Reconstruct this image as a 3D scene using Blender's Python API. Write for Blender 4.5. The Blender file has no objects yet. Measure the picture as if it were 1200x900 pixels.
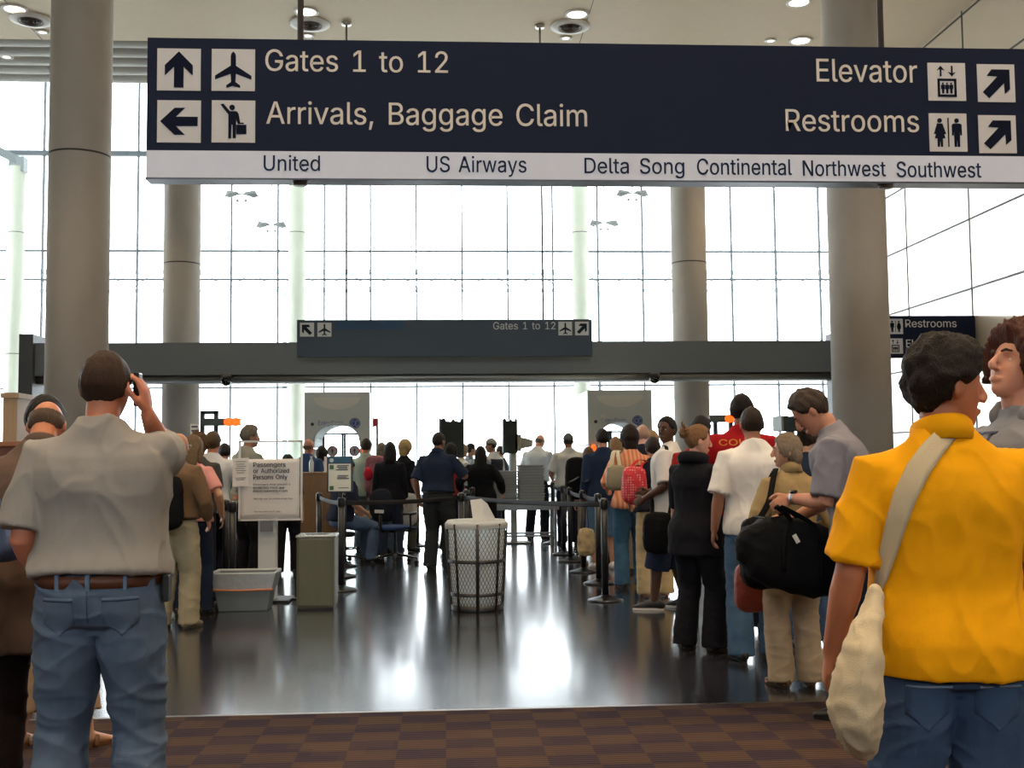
import bpy, bmesh, math, random
import numpy as np
from mathutils import Vector, Matrix, noise
from mathutils.bvhtree import BVHTree
random.seed(7)
SC = bpy.context.scene
COL = SC.collection
R = math.radians
V = Vector

# ---------------------------------------------------------------- camera
FPX = 1300.0
CAM = V((0, 0, 1.42))
PSI, THETA, RHO = R(3.517), R(3.79), 0.0098
fw = V((math.sin(PSI) * math.cos(THETA), math.cos(PSI) * math.cos(THETA), math.sin(THETA)))
rt = V((math.cos(PSI), -math.sin(PSI), 0))
up = rt.cross(fw)
r2 = rt * math.cos(RHO) - up * math.sin(RHO)
u2 = up * math.cos(RHO) + rt * math.sin(RHO)
cd = bpy.data.cameras.new('camera'); cam = bpy.data.objects.new('camera', cd); COL.objects.link(cam)
cd.sensor_width = 36; cd.lens = 36 * FPX / 1200; cd.clip_end = 600; cd.clip_start = 0.05
M = Matrix((r2, u2, -fw)).transposed().to_4x4(); M.translation = CAM
cam.matrix_world = M
SC.camera = cam

def ray(u, v):
    return fw + r2 * ((u - 600) / FPX) + u2 * (-(v - 450) / FPX)
def at(u, v, Y):                     # point of the pixel's line of sight at depth Y
    d = ray(u, v); return CAM + d * (Y / d.y)
def ground(u, v):
    d = ray(u, v); return CAM + d * (-CAM.z / d.z)

# ---------------------------------------------------------------- world, exposure
SKY = 7.5
w = bpy.data.worlds.new('world'); SC.world = w; w.use_nodes = True
bg = w.node_tree.nodes['Background']; bg.inputs[0].default_value = (0.87, 0.955, 1.0, 1); bg.inputs[1].default_value = SKY
SC.view_settings.view_transform = 'Standard'; SC.view_settings.look = 'None'
SC.view_settings.gamma = 1; SC.view_settings.use_curve_mapping = False
SC.view_settings.exposure = 0.0
LAMP = 58.0                           # watts of one ceiling downlight, per twelfth
SC.cycles.max_bounces = 8; SC.cycles.diffuse_bounces = 4; SC.cycles.glossy_bounces = 4
SC.cycles.transparent_max_bounces = 16; SC.cycles.sample_clamp_indirect = 6
SC.cycles.use_denoising = True

# ---------------------------------------------------------------- materials
def lin(c):
    c = [x / 255.0 for x in c]
    return tuple((x / 12.92 if x <= .04045 else ((x + .055) / 1.055) ** 2.4) for x in c) + (1,)
_m = {}
def mat(name, c, rough=.6, metal=0, bump=0, scale=40, stretch=(1, 1, 1), var=.12, spec=.5, vscale=None, coat=0, emit=0, sheen=0):
    key = (name, tuple(c), rough, metal, bump, scale, stretch, var, coat, emit)
    if key in _m: return _m[key]
    m = bpy.data.materials.new(name); m.use_nodes = True; nt = m.node_tree; N = nt.nodes; L = nt.links
    b = N['Principled BSDF']; col = lin(c)
    b.inputs['Base Color'].default_value = col; b.inputs['Roughness'].default_value = rough
    b.inputs['Metallic'].default_value = metal; b.inputs['Specular IOR Level'].default_value = spec
    b.inputs['Coat Weight'].default_value = coat
    if sheen: b.inputs['Sheen Weight'].default_value = sheen
    if emit:
        b.inputs['Emission Color'].default_value = col; b.inputs['Emission Strength'].default_value = emit
    if bump or var:
        tc = N.new('ShaderNodeTexCoord'); mp = N.new('ShaderNodeMapping'); mp.inputs['Scale'].default_value = stretch
        L.new(tc.outputs['Object'], mp.inputs[0])
    if var:
        n1 = N.new('ShaderNodeTexNoise'); n1.inputs['Scale'].default_value = vscale or scale * .25; n1.inputs['Detail'].default_value = 5
        L.new(mp.outputs[0], n1.inputs['Vector'])
        mx = N.new('ShaderNodeMix'); mx.data_type = 'RGBA'
        mx.inputs[6].default_value = tuple(x * (1 - var) for x in col[:3]) + (1,)
        mx.inputs[7].default_value = tuple(min(1, x * (1 + var)) for x in col[:3]) + (1,)
        L.new(n1.outputs['Fac'], mx.inputs[0]); L.new(mx.outputs[2], b.inputs['Base Color'])
    if bump:
        n2 = N.new('ShaderNodeTexNoise'); n2.inputs['Scale'].default_value = scale; n2.inputs['Detail'].default_value = 4
        L.new(mp.outputs[0], n2.inputs['Vector'])
        bp = N.new('ShaderNodeBump'); bp.inputs['Strength'].default_value = bump; bp.inputs['Distance'].default_value = .01
        L.new(n2.outputs['Fac'], bp.inputs['Height']); L.new(bp.outputs[0], b.inputs['Normal'])
    _m[key] = m
    return m
def cloth(c): return mat('cloth', c, .9, bump=.12, scale=260, var=.14, vscale=9, spec=.2)
def denim(c): return mat('denim', c, .88, bump=.2, scale=300, var=.4, vscale=6, spec=.2)
def skin(c): return mat('skin', c, .5, bump=.08, scale=90, var=.08, spec=.4)
def hairm(c): return mat('hair', c, .6, bump=.7, scale=190, stretch=(1.6, 1.6, .22), var=.6, vscale=120, spec=.25)
def leather(c): return mat('leather', c, .5, bump=.25, scale=90, var=.1)
def metal(c, r=.35): return mat('metal', c, r, metal=.9, bump=.02, scale=60, var=.05)
def plastic(c, r=.45): return mat('plastic', c, r, bump=.03, scale=80, var=.05)
def paint(c, r=.6): return mat('paint', c, r, bump=.03, scale=30, var=.04)
def paper(c=(225, 222, 214)): return mat('paper', c, .85, bump=.05, scale=12, var=.05)
BLACK = (14, 15, 18)

def glass_mat(name, tint=(1, 1, 1), refl=.6):
    m = bpy.data.materials.new(name); m.use_nodes = True; nt = m.node_tree; N = nt.nodes; L = nt.links
    for n in list(N):
        if n.type == 'BSDF_PRINCIPLED': N.remove(n)
    t = N.new('ShaderNodeBsdfTransparent'); t.inputs[0].default_value = tint + (1,)
    g = N.new('ShaderNodeBsdfGlossy'); g.inputs['Roughness'].default_value = .02
    fr = N.new('ShaderNodeFresnel'); fr.inputs[0].default_value = 1.45
    ml = N.new('ShaderNodeMath'); ml.operation = 'MULTIPLY'; ml.inputs[1].default_value = refl
    mx = N.new('ShaderNodeMixShader')
    L.new(fr.outputs[0], ml.inputs[0]); L.new(ml.outputs[0], mx.inputs[0]); L.new(t.outputs[0], mx.inputs[1]); L.new(g.outputs[0], mx.inputs[2])
    L.new(mx.outputs[0], N['Material Output'].inputs[0])
    return m
GLASS = glass_mat('window_glass')
ACRYL = glass_mat('clear_acrylic', (.93, .96, .95), 1.0)

# ---------------------------------------------------------------- geometry accumulator
class G:
    def __init__(s): s.v = []; s.f = []; s.mi = []; s.sm = []
    def add(s, vs, fs, mi=0, sm=True):
        o = len(s.v); s.v += [tuple(p) for p in vs]
        for f in fs: s.f.append(tuple(i + o for i in f)); s.mi.append(mi); s.sm.append(sm)
        return s
    def box(s, c, d, rot=None, mi=0, bev=0):
        x, y, z = d[0] / 2, d[1] / 2, d[2] / 2
        if bev:
            bm = bmesh.new(); bmesh.ops.create_cube(bm, size=1)
            for q in bm.verts: q.co = V((q.co.x * d[0], q.co.y * d[1], q.co.z * d[2]))
            bmesh.ops.bevel(bm, geom=bm.edges[:], offset=bev, segments=2, affect='EDGES', profile=.6)
            bm.verts.index_update(); P = [q.co.copy() for q in bm.verts]; F = [[q.index for q in f.verts] for f in bm.faces]; bm.free()
        else:
            P = [V((i * x, j * y, k * z)) for i in (-1, 1) for j in (-1, 1) for k in (-1, 1)]
            F = [(0, 1, 3, 2), (4, 6, 7, 5), (0, 4, 5, 1), (2, 3, 7, 6), (0, 2, 6, 4), (1, 5, 7, 3)]
        if rot is not None: P = [rot @ p for p in P]
        return s.add([p + V(c) for p in P], F, mi, False)
    def tube(s, pts, rads, n=14, side=None, cap='round', mi=0, e=1.0, sm=True):
        pts = [V(p) for p in pts]; k = len(pts)
        rads = [(r, r) if not isinstance(r, (tuple, list)) else r for r in rads]
        T = []
        for i in range(k):
            t = pts[min(i + 1, k - 1)] - pts[max(i - 1, 0)]
            T.append(t.normalized() if t.length > 1e-9 else V((0, 0, 1)))
        sd = V(side) if side is not None else (V((1, 0, 0)) if abs(T[0].x) < .9 else V((0, 1, 0)))
        rings = []
        for i in range(k):
            q = sd - T[i] * sd.dot(T[i])
            if q.length < 1e-6: q = T[i].orthogonal()
            q.normalize(); sd = q if side is None else sd
            rings.append((pts[i], T[i], q, T[i].cross(q), rads[i]))
        if cap == 'round':
            p, t, q, b, r = rings[0]; m_ = min(r)
            A = [(p - t * m_ * x, t, q, b, (r[0] * y, r[1] * y)) for x, y in ((.85, .45), (.5, .82))]
            p, t, q, b, r = rings[-1]; m_ = min(r)
            B = [(p + t * m_ * x, t, q, b, (r[0] * y, r[1] * y)) for x, y in ((.5, .82), (.85, .45))]
            rings = A + rings + B
        vs = []; fs = []
        for (p, t, q, b, r) in rings:
            for j in range(n):
                a = 2 * math.pi * j / n; ca, sa = math.cos(a), math.sin(a)
                if e != 1.0:
                    ca = math.copysign(abs(ca) ** e, ca); sa = math.copysign(abs(sa) ** e, sa)
                vs.append(p + q * (ca * r[0]) + b * (sa * r[1]))
        m_ = len(rings)
        for i in range(m_ - 1):
            for j in range(n):
                a, b2 = i * n + j, i * n + (j + 1) % n
                fs.append((a, b2, b2 + n, a + n))
        if cap != 'open':
            vs.append(rings[0][0] - (rings[0][1] * min(rings[0][4]) * .3 if cap == 'round' else V()))
            vs.append(rings[-1][0] + (rings[-1][1] * min(rings[-1][4]) * .3 if cap == 'round' else V()))
            c0, c1 = len(vs) - 2, len(vs) - 1; o = (m_ - 1) * n
            for j in range(n):
                fs.append((c0, (j + 1) % n, j)); fs.append((c1, o + j, o + (j + 1) % n))
        return s.add(vs, fs, mi, sm)
    def cyl(s, p0, p1, r, n=16, mi=0, r1=None):
        return s.tube([p0, p1], [r, r if r1 is None else r1], n=n, cap='flat', mi=mi)
    def lathe(s, c, prof, n=28, mi=0, closed=True):        # prof: (radius, z) from bottom to top
        vs = []; fs = []; c = V(c)
        for (r, z) in prof:
            for j in range(n):
                a = 2 * math.pi * j / n; vs.append(c + V((r * math.cos(a), r * math.sin(a), z)))
        for i in range(len(prof) - 1):
            for j in range(n):
                a, b = i * n + j, i * n + (j + 1) % n; fs.append((a, b, b + n, a + n))
        if closed:
            fs.append(tuple(reversed(range(n)))); o = (len(prof) - 1) * n; fs.append(tuple(range(o, o + n)))
        return s.add(vs, fs, mi)
    def sphere(s, c, r, n=16, m=10, mi=0, fn=None):
        r = (r, r, r) if not isinstance(r, (tuple, list)) else r; vs = []; fs = []; c = V(c)
        F = fn or (lambda d: V((d.x * r[0], d.y * r[1], d.z * r[2])))
        for i in range(1, m):
            ph = -math.pi / 2 + math.pi * i / m
            for j in range(n):
                a = 2 * math.pi * j / n
                vs.append(c + F(V((math.cos(ph) * math.cos(a), math.cos(ph) * math.sin(a), math.sin(ph)))))
        vs.append(c + F(V((0, 0, -1)))); vs.append(c + F(V((0, 0, 1)))); b0, t0 = len(vs) - 2, len(vs) - 1
        for i in range(m - 2):
            for j in range(n):
                a, b = i * n + j, i * n + (j + 1) % n; fs.append((a, b, b + n, a + n))
        for j in range(n):
            fs.append((b0, (j + 1) % n, j)); o = (m - 2) * n; fs.append((t0, o + j, o + (j + 1) % n))
        return s.add(vs, fs, mi)
    def poly(s, pts, y0, y1, mi=0):                        # outline in x,z extruded from y0 (front) to y1
        n = len(pts)
        ar = sum(pts[i][0] * pts[(i + 1) % n][1] - pts[(i + 1) % n][0] * pts[i][1] for i in range(n))
        if ar < 0: pts = list(reversed(pts))
        vs = [V((x, y0, z)) for x, z in pts] + [V((x, y1, z)) for x, z in pts]
        fs = [tuple(range(n)), tuple(reversed(range(n, 2 * n)))] + [(i, i + n, (i + 1) % n + n, (i + 1) % n) for i in range(n)]
        return s.add(vs, fs, mi, False)
    def mesh(s, name='mesh'):
        me = bpy.data.meshes.new(name); me.from_pydata(s.v, [], s.f)
        me.polygons.foreach_set('material_index', s.mi); me.polygons.foreach_set('use_smooth', s.sm); me.update()
        return me

def link(name, me, mats, parent=None, loc=None, rot=None):
    o = bpy.data.objects.new(name, me); COL.objects.link(o)
    if not isinstance(mats, (list, tuple)): mats = [mats]
    if me is not None:
        me.materials.clear()
        for m in mats: me.materials.append(m)
    if parent is not None: o.parent = parent
    if loc is not None: o.location = loc
    if rot is not None: o.rotation_euler = rot
    return o
def obj(name, g, mats, parent=None, loc=None, rot=None): return link(name, g.mesh(name), mats, parent, loc, rot)
def tag(o, label, cat, group=None, kind=None):
    o['label'] = label; o['category'] = cat
    if group: o['group'] = group
    if kind: o['kind'] = kind
    return o
def thing(name, label, cat, loc=(0, 0, 0), rotz=0, group=None):
    o = bpy.data.objects.new(name, None); COL.objects.link(o); o.location = loc; o.rotation_euler = (0, 0, rotz)
    o.empty_display_size = .1
    return tag(o, label, cat, group)
def struct(o, label=None):
    o['kind'] = 'structure'
    if label: o['label'] = label
    return o
def dup(root, loc=None, label=None, rotz=None):
    r = root.copy(); COL.objects.link(r)
    if loc is not None: r.location = loc
    if rotz is not None: r.rotation_euler = (0, 0, rotz)
    if label: r['label'] = label
    for ch in list(root.children):
        c = ch.copy(); COL.objects.link(c); c.parent = r
        for g2 in ch.children:
            d = g2.copy(); COL.objects.link(d); d.parent = c
    return r

def remesh(g, voxel, smooth=3):
    me = g.mesh('tmp'); o = bpy.data.objects.new('tmp', me); COL.objects.link(o)
    md = o.modifiers.new('r', 'REMESH'); md.mode = 'VOXEL'; md.voxel_size = voxel; md.use_smooth_shade = True
    if smooth:
        sm = o.modifiers.new('s', 'SMOOTH'); sm.iterations = smooth; sm.factor = .5
    dg = bpy.context.evaluated_depsgraph_get()
    out = bpy.data.meshes.new_from_object(o.evaluated_get(dg))
    bpy.data.objects.remove(o); bpy.data.meshes.remove(me)
    return out
def coords(me):
    a = np.empty(len(me.vertices) * 3); me.vertices.foreach_get('co', a); return a.reshape(-1, 3)
def set_coords(me, a): me.vertices.foreach_set('co', np.ascontiguousarray(a).ravel()); me.update()
def normals(me):
    a = np.empty(len(me.vertices) * 3); me.vertex_normals.foreach_get('vector', a) if hasattr(me, 'vertex_normals') else me.vertices.foreach_get('normal', a)
    return a.reshape(-1, 3)
def smooth_all(me): me.polygons.foreach_set('use_smooth', [True] * len(me.polygons))
def folds(me, amp, sx, sz, seed, shear=0.0):
    a = coords(me); n = normals(me); d = np.empty(len(a)); nz = noise.noise
    for i, (x, y, z) in enumerate(a):
        q = z + shear * x; wx = x + .05 * nz((x * 6, y * 6, z * 6 + seed))
        h = nz((wx * sx + seed, y * sx, q * sz)); k = nz((wx * sx * 1.9 - seed, y * sx * 1.9, (z - shear * .8 * x) * sz * 1.8)); l = nz((x * 3, y * 3 + seed, z * 3))
        d[i] = max(0, 1 - abs(h) * 3.2) ** 1.5 * .75 + max(0, 1 - abs(k) * 3.4) ** 1.5 * .4 + .5 * l - .06
    set_coords(me, a + n * (amp * d)[:, None])
def join_meshes(ms):
    vs = []; fs = []; off = 0
    for me in ms:
        vs += [tuple(x) for x in coords(me)]; fs += [tuple(i + off for i in p.vertices) for p in me.polygons]; off = len(vs)
    out = bpy.data.meshes.new('joined'); out.from_pydata(vs, [], fs); smooth_all(out); out.update()
    return out
def bvh_of(me): return BVHTree.FromPolygons([v.co.copy() for v in me.vertices], [tuple(p.vertices) for p in me.polygons])
def patch(bvh, rows, direction, off=.003, th=.003):         # rows of points cast along direction onto a surface, lifted and thickened
    d = V(direction).normalized(); P = []
    last = None
    for row in rows:
        out = []
        for p in row:
            hit = bvh.ray_cast(V(p) - d * 1.5, d)
            h = hit[0] if hit[0] is not None else (last if last is not None else V(p))
            last = h; out.append(h)
        P.append(out)
    g = G(); n = len(P); m = len(P[0]); vs = [q - d * (off + th) for r in P for q in r] + [q - d * off * .2 + d * .004 for r in P for q in r]; fs = []
    o = n * m
    for i in range(n - 1):
        for j in range(m - 1):
            a = i * m + j; fs.append((a, a + 1, a + m + 1, a + m)); fs.append((o + a, o + a + m, o + a + m + 1, o + a + 1))
    bd = [j for j in range(m)] + [i * m + m - 1 for i in range(1, n)] + [(n - 1) * m + j for j in range(m - 2, -1, -1)] + [i * m for i in range(n - 2, 0, -1)]
    for k in range(len(bd)):
        a, b = bd[k], bd[(k + 1) % len(bd)]; fs.append((b, a, a + o, b + o))
    g.add(vs, fs); me = g.mesh('patch')
    bm = bmesh.new(); bm.from_mesh(me); bmesh.ops.recalc_face_normals(bm, faces=bm.faces); bm.to_mesh(me); bm.free()
    return me

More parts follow.
